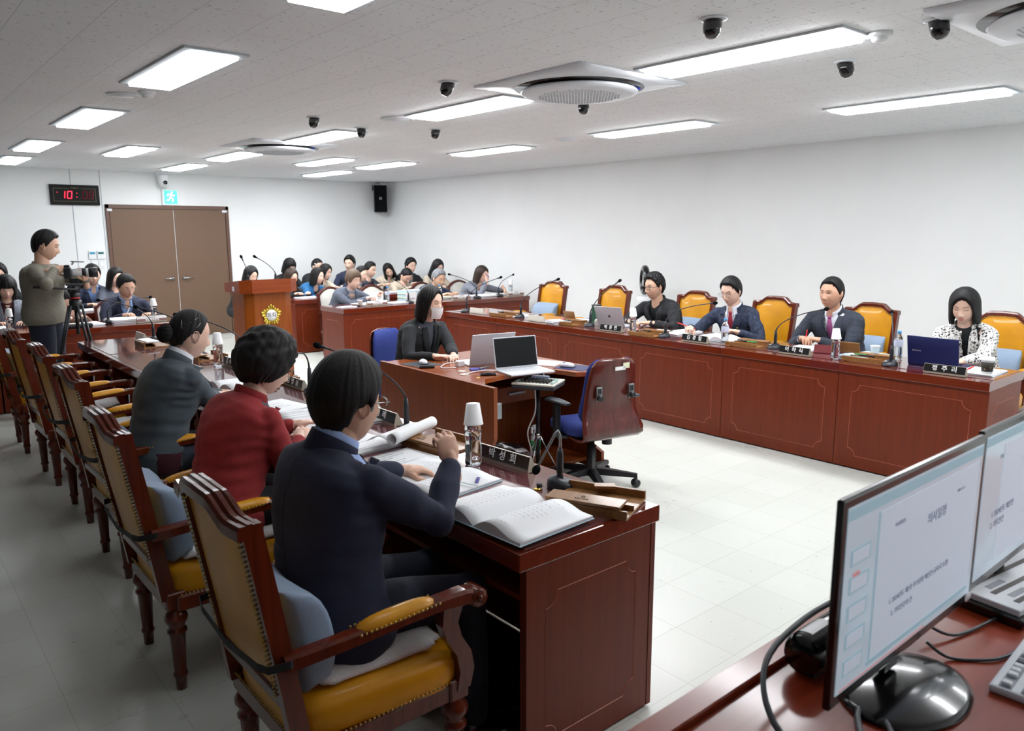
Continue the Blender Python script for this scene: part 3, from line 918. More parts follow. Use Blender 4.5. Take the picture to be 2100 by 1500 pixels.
        rows = []
        for k in range(13):
            t = k / 12; x = -0.115 + 0.255 * t; z = 0.668 + 0.014 * t
            w = 0.031 * (1 - abs(2 * t - 1) ** 4) ** 0.5 + 0.001; h = 0.026 * (1 - abs(2 * t - 1) ** 3) ** 0.6
            y = s * (0.262 + 0.012 * t)
            rows.append([(x, y + w * cos(q), z - 0.006 + (h * max(sin(q), 0) + 0.006 * min(sin(q), 0))) for q in [2 * pi * i / 14 for i in range(14)]])
        g.grid(rows, leather, True, close_u=True); pad = g.obj('arm_pad', arm)
        if nails:
            g = G()
            for k in range(18):
                t = k / 17; x = -0.108 + 0.24 * t; z = 0.664 + 0.014 * t
                for q in (1, -1): g.ell((x, s * (0.262 + 0.012 * t) + q * 0.0305, z), (0.0042,) * 3, 'brass_nail', su=6, sv=4)
            g.obj('nail_trim', arm)
    return r
yc = Proto(armchair())
GL = 'yellow armchairs along the left desks'
lch = [(1.00, 1.95, 0.0), (0.99, 3.04, 0.0), (1.09, 4.19, 0.02), (1.12, 5.13, 0.0), (1.11, 6.03, 0.02), (1.09, 7.06, -0.02)]
lcl = ['under the man in the navy suit, nearest the camera', 'under the woman in red, blue cushion on its back', 'under the woman with the hair bun', 'empty, first beyond the woman with the bun', 'empty, second from the far left end', 'empty, farthest of the left row, cut by the left edge']
for (x, y, a), lb in zip(lch, lcl):
    yc.put((x, y, 0), a, 'carved yellow leather armchair ' + lb, GL)
rch = [(6.47, 2.06, pi + 0.04), (6.47, 3.10, pi), (6.46, 4.05, pi - 0.03), (6.46, 4.97, pi), (6.48, 6.15, pi), (6.50, 7.22, pi + 0.05)]
rcl = ['behind the woman in the checked jacket', 'behind the man with the purple tie', 'behind the man with the red tie', 'behind the man at the silver laptop', 'empty, with a blue item on its seat, by the right wall', 'empty, with a pale blue cushion, at the far right']
for (x, y, a), lb in zip(rch, rcl):
    yc.put((x, y, 0), a, 'carved yellow leather armchair ' + lb, 'yellow armchairs along the right desks')
pc = Proto(armchair('pale_upholstery', 'dark_chair_wood', False, True))
pcl = [((5.10, 9.62, 0), -pi / 2 + 0.1, 'under the short haired woman in the grey jacket'), ((5.72, 9.6, 0), -pi / 2, 'empty, to the right of the short haired woman'), ((6.62, 9.62, 0), -pi / 2, 'under the grey haired man'),
       ((7.30, 9.62, 0), -pi / 2 - 0.1, 'under the woman hiding her face with her hand'), ((2.28, 9.68, 0), -pi / 2, 'under the man in the navy suit behind the tripod'), ((1.0, 9.66, 0), -pi / 2, 'under the woman at the left edge')]
for p, a, lb in pcl:
    q_ = pc.put(p, a, 'pale upholstered dark wood armchair ' + lb, 'pale armchairs at the back'); q_.scale = (0.94, 0.94, 0.91)

# lumbar cushions with black strap round the chair back, and seat pads
def cushion():
    r = empty('lumbar_cushion', 'c', 'cushion')
    g = G(); rows = []
    for j in range(11):
        t = j / 10; z = -0.02 + 0.30 * t
        th = 0.115 * (1 - abs(2 * t - 1.0) ** 2.6) ** 0.5 + 0.012
        row = []
        for i in range(28):
            q = 2 * pi * i / 28
            cx, sy = cos(q), sin(q)
            x = abs(cx) ** 0.5 * (1 if cx > 0 else -1) * th / 2 + th / 2
            y = abs(sy) ** 0.3 * (1 if sy > 0 else -1) * 0.19 * (1 if j not in (0, 10) else 0.93)
            x += 0.03 * (abs(y) / 0.19) ** 2 - 0.05 * t
            row.append((x, y, z))
        rows.append(row)
    g.grid(rows, 'blue_cushion', True, close_u=True)
    g.add(rows[0], [tuple(range(28))], 'blue_cushion'); g.add(rows[-1], [tuple(range(28))], 'blue_cushion')
    g.obj('pad', r)
    g = G()
    zz = 0.13
    loop = [(0.015, -0.20, zz), (0.0, -0.235, zz + 0.0), (-0.045, -0.262, zz - 0.002), (-0.098, -0.245, zz - 0.004), (-0.108, -0.2, zz - 0.01), (-0.112, 0, zz - 0.03), (-0.108, 0.2, zz - 0.01), (-0.098, 0.245, zz - 0.004), (-0.045, 0.262, zz - 0.002), (0.0, 0.235, zz), (0.015, 0.20, zz)]
    rows = [[(x, y, z - 0.011), (x, y, z + 0.011)] for x, y, z in loop]
    rows2 = [[(x * 0.98 - 0.001, y * 1.006, z - 0.011), (x * 0.98 - 0.001, y * 1.006, z + 0.011)] for x, y, z in loop]
    g.grid([[a[0], a[1], b[1], b[0]] for a, b in zip(rows, rows2)], 'black_strap', False, close_u=True)
    g.obj('strap', r)
    return r
cu = Proto(cushion())
def put_cushion(x, y, a, lb, grp):
    # sits in front of the back, 0.235 behind the chair centre
    p = Rz(a) @ Vector((-0.245, 0, 0.51))
    cu.put((x + p.x, y + p.y, p.z), a, lb, grp)
for (x, y, a), lb in zip(lch, ['behind the man in the navy suit', 'behind the woman in red', 'behind the woman with the bun', 'on the first empty left chair', 'on the second chair from the far left end', 'on the farthest chair of the left row']):
    put_cushion(x, y, a, 'pale blue lumbar cushion with black strap ' + lb, 'lumbar cushions on the left chairs')
for (x, y, a), lb in zip(rch, ['behind the woman in the checked jacket', 'behind the man with the purple tie', '', 'behind the man at the silver laptop', '', 'on the empty chair at the far right']):
    if lb: put_cushion(x, y, a, 'pale blue lumbar cushion ' + lb, 'lumbar cushions on the right chairs')
def seatpad():
    g = G(); rows = []
    for z, k in ((0.0, 0.92), (0.008, 1.0), (0.018, 0.98), (0.03, 0.85), (0.034, 0.5), (0.034, 0.0)):
        row = []
        for i in range(48):
            q = 2 * pi * i / 48; c, s_ = cos(q), sin(q)
            x = abs(c) ** 0.3 * (1 if c > 0 else -1) * 0.215; y = abs(s_) ** 0.3 * (1 if s_ > 0 else -1) * 0.215
            wv = 1 + 0.02 * sin(9 * q) + 0.012 * sin(23 * q)
            row.append((x * k * wv, y * k * wv, z + 0.004 * sin(5 * q) * (1 if k > 0.9 else 0)))
        rows.append(row)
    g.grid(rows, 'white_pad', True, close_u=True); g.add(rows[0], [tuple(range(48))], 'white_pad')
    return g.obj('seat_pad')
spd = Proto(tag(seatpad(), 's', 'seat cushion'))
for i, lb in zip(range(6), ['under the man in the navy suit', 'under the woman in red', 'under the woman with the bun', 'on the first empty yellow chair', 'on the second yellow chair from the far end', 'on the farthest yellow chair']):
    x, y, a = lch[i]
    spd.put((x + 0.015, y + 0.01, 0.487), a + (0.1 if i % 2 else -0.06), 'flat white quilted seat pad ' + lb, 'white seat pads on the left chairs')

# ------------------------------------------------------------------ clerk desk
r = empty('clerk_desk', 'brown clerk desk in the middle of the room with laptops on it', 'desk')
top = [(2.89, 4.86), (2.89, 3.66), (3.02, 3.83), (3.20, 3.86), (3.40, 3.85), (3.53, 3.84), (3.60, 3.80), (3.62, 3.73), (3.64, 3.62), (3.70, 3.585), (3.88, 3.60), (3.90, 3.66), (3.89, 4.86)]
g = G(); g.prism(top, 0.725, 0.755, 'clerk_wood_top'); g.obj('desktop', r)
g = G()
side = [(4.87, 0.0), (4.87, 0.762), (3.54, 0.762), (3.54, 0.44), (3.58, 0.36), (3.64, 0.28), (3.68, 0.18), (3.70, 0.0)]
g.prism([(y, z) for y, z in side], 0, 0.028, 'clerk_wood', T=Matrix(((0, 0, 1, 2.86), (1, 0, 0, 0), (0, 1, 0, 0), (0, 0, 0, 1))))
g.obj('side_panel', r)
g = G(); side2 = [(4.87, 0.02), (4.87, 0.762), (4.60, 0.762), (4.55, 0.725), (3.75, 0.725), (3.72, 0.20), (3.60, 0.15), (3.60, 0.02)]
g.prism(side2, 0, 0.028, 'clerk_wood', T=Matrix(((0, 0, 1, 3.89), (1, 0, 0, 0), (0, 1, 0, 0), (0, 0, 0, 1)))); g.obj('side_panel', r)
g = G(); g.b2((2.89, 4.30, 0.06), (3.89, 4.32, 0.725), 'clerk_wood'); g.obj('middle_panel', r)
g = G(); g.b2((2.89, 3.72, 0.07), (3.89, 4.30, 0.095), 'clerk_wood'); g.obj('bottom_shelf', r)
g = G(); g.b2((3.0, 4.05, 0.50), (3.85, 4.29, 0.62), 'clerk_wood', 0.004); d_ = g.obj('drawer', r)
g = G(); g.b2((3.4, 4.035, 0.56), (3.55, 4.05, 0.575), 'steel'); g.obj('handle', d_)
g = G(); g.b2((2.888, 3.545, 0.56), (2.93, 3.57, 0.66), 'steel', 0.003); g.obj('bracket', r)
g = G()
for x, y in ((3.02, 4.05), (3.08, 4.16)): g.lathe([(0.03, 0.755), (0.03, 0.758), (0.022, 0.7585), (0, 0.7585)], 'cream_plastic', 18, T=Tr(x, y, 0))
g.obj('cable_cover', r)
# dark cloth bag heap and crumpled sheet under the desk
g = G(); g.ell((3.12, 3.98, 0.19), (0.20, 0.19, 0.105), 'black_plastic', rot=Matrix.Rotation(0.2, 3, 'Y')); g.ell((3.28, 4.0, 0.16), (0.22, 0.16, 0.07), 'black_plastic')
tag(g.obj('black_bag'), 'black bag slumped on the low shelf under the clerk desk', 'bag')
rows = []
for j in range(9):
    rows.append([(3.16 + 0.035 * i + 0.01 * sin(j), 3.80 + 0.035 * j, 0.275 - 0.012 * i + 0.012 * sin(i * 1.3 + j) + 0.01 * sin(j * 2.1) - 0.035 * (i > 6)) for i in range(9)])
g = G(); g.grid(rows, 'foil'); o = tag(g.obj('crumpled_sheet'), 'crumpled white sheet lying under the clerk desk', 'sheet')
mo = o.modifiers.new('s', 'SOLIDIFY'); mo.thickness = 0.002
r = empty('spray_bottle', 'white cleaning bottle under the clerk desk behind the steno stand', 'bottle', (3.62, 4.0, 0.095))
g = G(); g.lathe([(0, 0), (0.035, 0), (0.037, 0.02), (0.037, 0.14), (0.015, 0.17), (0.013, 0.19), (0, 0.19)], 'white_plastic', 18); b_ = g.obj('bottle_body', r)
g = G(); g.b2((-0.03, -0.01, 0.19), (0.02, 0.01, 0.225), 'white_plastic', 0.004); g.b2((-0.045, -0.005, 0.165), (-0.03, 0.005, 0.215), 'white_plastic'); g.obj('sprayer', r)
g = G(); g.lathe([(0.0375, 0.04), (0.0375, 0.11)], 'green_pen', 18); g.obj('label', r)

# ------------------------------------------------------------------ office chairs
def office_chair(arms=True):
    r = empty('office_chair', 'o', 'chair')      # faces +x, origin on the floor under the column
    g = G()
    for k in range(5):
        a = 2 * pi * k / 5 + 0.3; c, s_ = cos(a), sin(a)
        rows = []
        for t, w, h, z in ((0.03, 0.032, 0.022, 0.105), (0.12, 0.030, 0.020, 0.098), (0.26, 0.022, 0.014, 0.085), (0.31, 0.02, 0.012, 0.080)):
            rows.append([(c * t - s_ * q * w, s_ * t + c * q * w, z + zz * h) for q, zz in ((-1, -1), (1, -1), (0.7, 1), (-0.7, 1))])
        g.grid(rows, 'black_plastic', False, close_u=True); g.add(rows[-1], [(0, 1, 2, 3)], 'black_plastic')
    g.lathe([(0, 0.075), (0.045, 0.075), (0.045, 0.13), (0.032, 0.14), (0.032, 0.28), (0.02, 0.285), (0.02, 0.36), (0, 0.36)], 'black_plastic', 18)
    g.obj('star_base', r)
    for k in range(5):
        a = 2 * pi * k / 5 + 0.3; c, s_ = cos(a) * 0.30, sin(a) * 0.30
        g = G()
        for q in (-1, 1): g.lathe([(0, -0.009), (0.022, -0.009), (0.027, -0.004), (0.027, 0.004), (0.022, 0.009), (0, 0.009)], 'black_plastic', 16, T=Tr(c, s_, 0.028) @ Rz(a + 0.6) @ Tr(0, q * 0.016, 0) @ Matrix.Rotation(pi / 2, 4, 'X'))
        g.b2((c - 0.008, s_ - 0.008, 0.03), (c + 0.008, s_ + 0.008, 0.075), 'black_plastic'); g.obj('caster', r)
    g = G(); rows = []
    for z, k in ((0.385, 0.0), (0.385, 0.9), (0.40, 0.985), (0.43, 1.0), (0.455, 0.96), (0.468, 0.8), (0.472, 0.0)):
        row = []
        for i in range(36):
            q = 2 * pi * i / 36; c, s_ = cos(q), sin(q)
            row.append((abs(c) ** 0.6 * (1 if c > 0 else -1) * 0.235 * k + 0.03, abs(s_) ** 0.6 * (1 if s_ > 0 else -1) * 0.235 * k, z - 0.02 * max(0, c) ** 3))
        rows.append(row)
    g.grid(rows, 'office_blue', True, close_u=True); g.obj('seat', r)
    g = G(); g.b2((-0.13, -0.09, 0.345), (0.13, 0.09, 0.385), 'black_plastic', 0.01); g.lathe([(0, 0), (0.03, 0), (0.034, -0.03), (0.034, -0.07), (0, -0.075)], 'black_plastic', 14, T=Tr(-0.05, -0.09, 0.36)); g.obj('mechanism', r)
    # plywood shell: profile from under the seat up the back, width varies
    prof = [(-0.02, 0.362, 0.20), (-0.14, 0.362, 0.215), (-0.21, 0.372, 0.225), (-0.255, 0.405, 0.232), (-0.262, 0.45, 0.232), (-0.245, 0.50, 0.222), (-0.235, 0.56, 0.205), (-0.24, 0.64, 0.196), (-0.25, 0.72, 0.188), (-0.262, 0.80, 0.178), (-0.272, 0.86, 0.165), (-0.276, 0.895, 0.135), (-0.278, 0.91, 0.08)]
    g = G(); outer = []; inner = []
    for x, z, w in prof:
        ro, ri = [], []
        for i in range(15):
            u = -1 + 2 * i / 14
            cv = 0.035 * (u * u) * min(1, max(0, (z - 0.4) / 0.2))
            waist = 0.018 * math.exp(-((z - 0.56) / 0.05) ** 2) * (1 - u * u)
            ro.append((x + cv + waist, u * w, z)); ri.append((x + cv + waist + (0.012 if z > 0.385 else 0.004), u * w, z + (0 if z > 0.385 else 0.012)))
        outer.append(ro); inner.append(ri)
    g.grid(outer, 'shell_plywood'); g.grid(inner, 'shell_plywood')
    e1 = [row[0] for row in outer] + [outer[-1][i] for i in range(1, 15)] + [row[-1] for row in reversed(outer[:-1])]
    e2 = [row[0] for row in inner] + [inner[-1][i] for i in range(1, 15)] + [row[-1] for row in reversed(inner[:-1])]
    g.grid([e1, e2], 'clerk_wood', False)
    g.obj('plywood_shell', r)
    g = G(); rows = []
    for j in range(15):
        t = j / 14; z = 0.47 + 0.435 * t; w = (0.215 - 0.05 * t) * (1 - max(0, abs(2 * t - 1) - 0.6) ** 2 * 1.6)
        xb = -0.228 - 0.04 * t + 0.016 * math.exp(-((z - 0.56) / 0.06) ** 2)
        row = []
        for i in range(20):
            q = 2 * pi * i / 20
            th = 0.034 * (1 - abs(2 * t - 1) ** 4) ** 0.5 + 0.006
            row.append((xb + th * 0.9 + th * cos(q) + 0.035 * sin(q) ** 2 + 0.012, w * abs(sin(q)) ** 0.7 * (1 if sin(q) > 0 else -1), z))
        rows.append(row)
    g.grid(rows, 'office_blue', True, close_u=True); g.add(rows[0], [tuple(range(20))], 'office_blue'); g.add(rows[-1], [tuple(range(20))], 'office_blue')
    g.obj('back_cushion', r)
    for s in (1, -1):
        g = G(); y = s * 0.125
        g.b2((-0.262, y - 0.022, 0.645), (-0.245, y + 0.022, 0.735), 'steel', 0.003)
        for q in (-0.01, 0, 0.01): g.b2((-0.2655, y + q - 0.003, 0.69), (-0.262, y + q + 0.003, 0.725), 'gloss_black')
        g.lathe([(0, 0), (0.02, 0), (0.02, 0.02), (0, 0.022)], 'black_plastic', 12, T=Tr(-0.262, y, 0.665) @ Matrix.Rotation(-pi / 2, 4, 'Y')); g.obj('adjuster', r)
    if arms:
        for s in (1, -1):
            g = G(); y = s * 0.275
            g.b2((-0.02, y - 0.02 - s * 0.0, 0.37), (0.03, y + 0.02, 0.60), 'black_plastic', 0.008); g.b2((-0.03, min(y, s * 0.1), 0.36), (0.03, max(y, s * 0.1), 0.385), 'black_plastic', 0.005)
            ar = g.obj('arm_post', r)
            g = G(); rows = []
            for x, w, h in ((-0.13, 0.01, 0.004), (-0.12, 0.03, 0.012), (0.0, 0.04, 0.016), (0.10, 0.036, 0.015), (0.125, 0.012, 0.005)):
                rows.append([(x, y + w * cos(q), 0.615 + h * sin(q) - 0.05 * max(x, 0)) for q in [2 * pi * i / 12 for i in range(12)]])
            g.grid(rows, 'dark_grey_plastic', True, close_u=True); g.obj('arm_pad', ar)
    return r
oc = office_chair()
oc.location = (3.64, 3.46, 0); oc.rotation_euler = (0, 0, rad(78))
tag(oc, 'empty office chair with red plywood shell and blue seat, in front of the clerk desk', 'chair')
g = G(); g.b2((-0.2795, -0.06, 0.835), (-0.276, 0.02, 0.858), 'paper_cup'); g.b2((-0.2795, -0.09, 0.845), (-0.277, -0.04, 0.88), 'paper_cream')
st_ = g.obj('sticky_labels', oc)
oc2 = dup(oc, (3.33, 5.27, 0), rad(-75), 'office chair with blue cushion under the masked woman')
for c in list(oc2.children):
    if c.name.startswith(('sticky', 'arm_post')):
        for q in list(c.children): bpy.data.objects.remove(q, do_unlink=True)
        bpy.data.objects.remove(c, do_unlink=True)

# steno machine on its tripod
r = empty('stenotype', 'grey stenotype keyboard on a thin tripod stand by the clerk desk', 'stenotype', (3.42, 3.755, 0), rad(-62))
g = G(); g.b2((-0.15, -0.12, 0.665), (0.15, 0.13, 0.69), 'dark_grey_plastic', 0.012, seg=2); g.b2((-0.15, -0.12, 0.69), (0.15, 0.13, 0.705), 'cream_plastic', 0.008, seg=2); m_ = g.obj('body', r)
g = G()
for i in range(11):
    g.b2((-0.13 + i * 0.024, 0.045, 0.705), (-0.11 + i * 0.024, 0.062, 0.715), 'key_teal', 0.003)
for j in range(4):
    g.b2((-0.135, -0.09 + j * 0.03, 0.705), (-0.115, -0.066 + j * 0.03, 0.715), 'key_teal', 0.003); g.b2((0.115, -0.09 + j * 0.03, 0.705), (0.135, -0.066 + j * 0.03, 0.715), 'key_teal', 0.003)
g.obj('teal_keys', m_)
g = G()
for i in range(8):
    for j in range(3): g.b2((-0.095 + i * 0.025, -0.08 + j * 0.035, 0.705), (-0.076 + i * 0.025, -0.055 + j * 0.035, 0.722), 'gloss_black', 0.004)
g.obj('black_keys', m_)
g = G(); g.b2((-0.075, 0.072, 0.705), (0.045, 0.115, 0.722), 'screen_text', 0.002); g.b2((-0.07, 0.076, 0.7222), (0.04, 0.11, 0.7235), 'screen_page'); g.obj('display', m_)
g = G(); g.tube([(0, 0, 0.04), (0, 0, 0.665)], 0.014, 'black_plastic', 10); g.lathe([(0.02, 0.30), (0.022, 0.34), (0.02, 0.34)], 'chrome', 12); g.obj('pole', r)
for k in range(3):
    a = 2 * pi * k / 3 + 0.5
    g = G(); g.tube([(0.015 * cos(a), 0.015 * sin(a), 0.32), (0.11 * cos(a), 0.11 * sin(a), 0.13), (0.22 * cos(a), 0.22 * sin(a), 0.006)], 0.006, 'chrome', 6)
    g.tube([(0.01 * cos(a), 0.01 * sin(a), 0.09), (0.14 * cos(a), 0.14 * sin(a), 0.088)], 0.005, 'black_plastic', 6); g.obj('leg', r)
def cable(name, pts, rr, mat, label, seg=6, sub=6):
    # smooth curve through pts
    P_ = [Vector(p) for p in pts]; out = []
    for i in range(len(P_) - 1):
        p0 = P_[max(i - 1, 0)]; p1 = P_[i]; p2 = P_[i + 1]; p3 = P_[min(i + 2, len(P_) - 1)]
        for k in range(sub):
            t = k / sub
            out.append(0.5 * ((2 * p1) + (-p0 + p2) * t + (2 * p0 - 5 * p1 + 4 * p2 - p3) * t * t + (-p0 + 3 * p1 - 3 * p2 + p3) * t ** 3))
    out.append(P_[-1])
    g = G(); g.tube(out, rr, mat, seg)
    return tag(g.obj(name), label, 'cable')
cable('white_cable', [(3.50, 4.03, 0.775), (3.53, 3.90, 0.765), (3.535, 3.84, 0.75), (3.53, 3.815, 0.70), (3.50, 3.80, 0.715)], 0.005, 'white_plastic', 'white cable from the desk down to the stenotype')
cable('white_cable', [(3.36, 3.72, 0.665), (3.38, 3.74, 0.5), (3.34, 3.77, 0.36), (3.40, 3.80, 0.2), (3.45, 3.86, 0.02), (3.6, 3.9, 0.008)], 0.005, 'white_plastic', 'white cable hanging under the stenotype')

# ------------------------------------------------------------------ lectern
r = empty('lectern', 'brown wooden lectern with a gold and white council emblem', 'lectern', (3.45, 8.40, 0))
def oct_poly(w, d, c):
    return [(-w / 2 + c, -d / 2), (w / 2 - c, -d / 2), (w / 2, -d / 2 + c * 0.8), (w / 2, d / 2), (-w / 2, d / 2), (-w / 2, -d / 2 + c * 0.8)]
g = G(); g.prism(oct_poly(0.54, 0.40, 0.09), 0.06, 1.045, 'lectern_wood'); g.obj('body', r)
g = G(); g.prism(oct_poly(0.60, 0.44, 0.09), 0.0, 0.06, 'desk_wood'); g.obj('plinth', r)
g = G(); pl = oct_poly(0.66, 0.52, 0.11); n = len(pl)
tz = lambda y: 1.19 - 0.05 * (y + 0.26) / 0.52
vs = [(x, y, 1.04) for x, y in pl] + [(x, y, tz(y)) for x, y in pl]
g.add(vs, [tuple(reversed(range(n))), tuple(range(n, 2 * n))] + [(i, (i + 1) % n, n + (i + 1) % n, n + i) for i in range(n)], 'lectern_cap_wood'); g.obj('top_box', r)
g = G(); g.b2((-0.335, -0.04, 1.06), (-0.33, 0.02, 1.11), 'white_plastic'); g.obj('wall_tag', r)
# emblem
em = bpy.data.objects.new('emblem', None); COL.objects.link(em); em.parent = r; em.location = (0.0, -0.2, 0.79)
g = G(); T = Matrix.Rotation(pi / 2, 4, 'X')
N = 60; 
def pent(q): return 0.098 + 0.014 * cos(5 * (q - pi / 2))
vs = [(pent(2 * pi * i / N) * cos(2 * pi * i / N), pent(2 * pi * i / N) * sin(2 * pi * i / N)) for i in range(N)]
g.prism(vs, 0, 0.006, 'gold', T=T)
for i in range(20):
    q = 2 * pi * i / 20 + pi / 2; R_ = pent(q)
    g.ell((R_ * cos(q) * 0.86, R_ * sin(q) * 0.86, 0.010), (0.022, 0.011, 0.008), 'gold', T=T, rot=Matrix.Rotation(q, 3, 'Z'), su=10, sv=6)
    g.ell((R_ * cos(q), R_ * sin(q), 0.009), (0.012, 0.012, 0.008), 'gold', T=T, su=8, sv=6)
g.obj('gold_flower', em)
g = G(); g.lathe([(0.064, 0), (0.064, 0.016), (0, 0.016)], 'gold', 32, T=T); g.lathe([(0.060, 0), (0.060, 0.018), (0, 0.018)], 'paper_cup', 32, T=T); g.obj('white_disc', em)
text_mesh('의회', 0.058, 'text_dark', 'lettering', em, frame_mat((0, -0.0185, 0), (1, 0, 0), (0, 0, 1)), bold=0.0006)

def microphone(base, head, label, stem=0.11, rz=0.0, big=1.0, basekind=True, group='gooseneck microphones', z0=None):
    z0 = DH if z0 is None else z0
    r = empty('gooseneck_microphone', label, 'microphone', (base[0], base[1], z0), 0, group)
    T = Rz(rz)
    if basekind:
        g = G(); rows = []
        for z, k in ((0, 1.0), (0.006, 1.03), (0.02, 0.97), (0.033, 0.75), (0.038, 0.45), (0.039, 0.0)):
            rows.append([((0.058 * cos(q) * (1 + 0.18 * cos(q))) * k + 0.012, 0.05 * sin(q) * k, z * (1 - 0.25 * cos(q))) for q in [2 * pi * i / 28 for i in range(28)]])
        g.grid(rows, 'mic_black', True, T=T, close_u=True); g.add(rows[0], [tuple(range(28))], 'mic_black', T=T)
        b_ = g.obj('base', r)
        g = G(); g.lathe([(0.009, 0), (0.009, 0.004), (0, 0.005)], 'foil', 12, T=T @ Tr(0.045, -0.018, 0.032)); g.obj('talk_button', b_)
    else:
        g = G(); g.lathe([(0.025, 0), (0.025, 0.006), (0, 0.006)], 'black_plastic', 14); g.obj('base', r)
    zt = 0.035 + stem if basekind else 0.06
    g = G(); g.lathe([(0.012, 0.03 if basekind else 0.0), (0.014, 0.05 if basekind else 0.01), (0.0125, zt * 0.75), (0.010, zt), (0, zt)], 'mic_black', 12); g.obj('handle', r)
    hd = Vector(head) - Vector((base[0], base[1], z0))
    p0 = Vector((0, 0, zt)); 
    d = (hd - p0); L = d.length
    p1 = p0 + Vector((0, 0, 1)) * L * 0.22; 
    pts = []
    c2 = p0 + Vector((0, 0, 1)) * L * 0.24 + d * 0.10
    for k in range(17):
        t = k / 16
        a = p0.lerp(c2, t); b = c2.lerp(hd, t)
        pts.append(a.lerp(b, t) if t < 0.5 else (a.lerp(b, t)))
    g = G(); rs = [0.0042] * 17; rs[0] = 0.0065; rs[1] = 0.006; rs[2] = 0.005
    g.tube(pts, rs, 'mic_black', 8); neck = g.obj('gooseneck', r)
    dr_ = (pts[-1] - pts[-3]).normalized()
    q = Vector((0, 0, 1)).rotation_difference(dr_).to_matrix()
    g = G(); g.ell(hd, (0.0155 * big, 0.0155 * big, 0.021 * big), 'mic_foam', rot=q); g.tube([hd - dr_ * 0.05, hd - dr_ * 0.015], [0.006, 0.009], 'mic_black', 8); g.obj('windscreen', r)
    return r
MG = 'gooseneck microphones of the right row'
microphone((5.46, 7.26), (5.678, 6.884, 1.176), 'gooseneck microphone on the farthest desk of the right row', group=MG, rz=pi)
microphone((5.53, 6.36), (5.778, 6.027, 1.189), 'gooseneck microphone in front of the empty chair with the pale cushion', group=MG, rz=pi)
microphone((5.53, 5.30), (5.778, 5.143, 1.214), 'gooseneck microphone left of the silver laptop', group=MG, rz=pi)
microphone((5.47, 4.31), (5.618, 3.90, 1.086), 'gooseneck microphone reaching to the man in the red tie', group=MG, rz=pi)
microphone((5.60, 3.30), (5.702, 2.94, 1.101), 'gooseneck microphone pointing at the man in the purple tie', group=MG, rz=pi)
microphone((5.49, 2.33), (5.742, 2.461, 1.109), 'upright gooseneck microphone left of the navy laptop', group=MG, rz=pi)
ML = 'gooseneck microphones of the left row'
microphone((1.90, 3.01), (1.596, 3.282, 1.178), 'gooseneck microphone between the woman in red and the man in navy', group=ML, stem=0.13)
microphone((1.95, 4.13), (1.705, 3.772, 1.063), 'gooseneck microphone right of the woman in red, head hidden by her hair', group=ML, stem=0.12)
microphone((1.93, 4.95), (1.645, 5.536, 1.136), 'gooseneck microphone passing behind the woman with the bun', group=ML)
microphone((1.93, 6.08), (1.628, 6.462, 1.124), 'gooseneck microphone of the empty fifth desk', group=ML)
microphone((1.91, 7.09), (1.615, 7.617, 1.102), 'gooseneck microphone on the farthest left desk beside the blank holder', group=ML)
microphone((1.94, 8.80), (2.396, 8.903, 1.005), 'gooseneck microphone in front of the man in the navy suit', group=ML, stem=0.09)
MB_ = 'gooseneck microphones of the officials'
microphone((5.30, 8.86), (5.251, 9.06, 1.028), 'gooseneck microphone beside the short haired woman in grey', group=MB_, stem=0.09)
microphone((5.56, 8.68), (5.498, 8.879, 1.058), 'gooseneck microphone in front of the stack of blue books', group=MB_, stem=0.09)
microphone((6.70, 8.67), (6.30, 8.775, 1.111), 'gooseneck microphone reaching left to the grey haired man', group=MB_, stem=0.09)
microphone((7.15, 8.72), (7.50, 8.80, 1.06), 'gooseneck microphone reaching right of the woman hiding her face', group=MB_, stem=0.09)
microphone((3.31, 8.44), (3.27, 8.50, 1.43), 'thin lectern microphone, the left one', basekind=False, group='lectern microphones', z0=1.17)
microphone((3.63, 8.44), (3.41, 8.47, 1.43), 'thin lectern microphone leaning left, the right one', basekind=False, group='lectern microphones', z0=1.17)
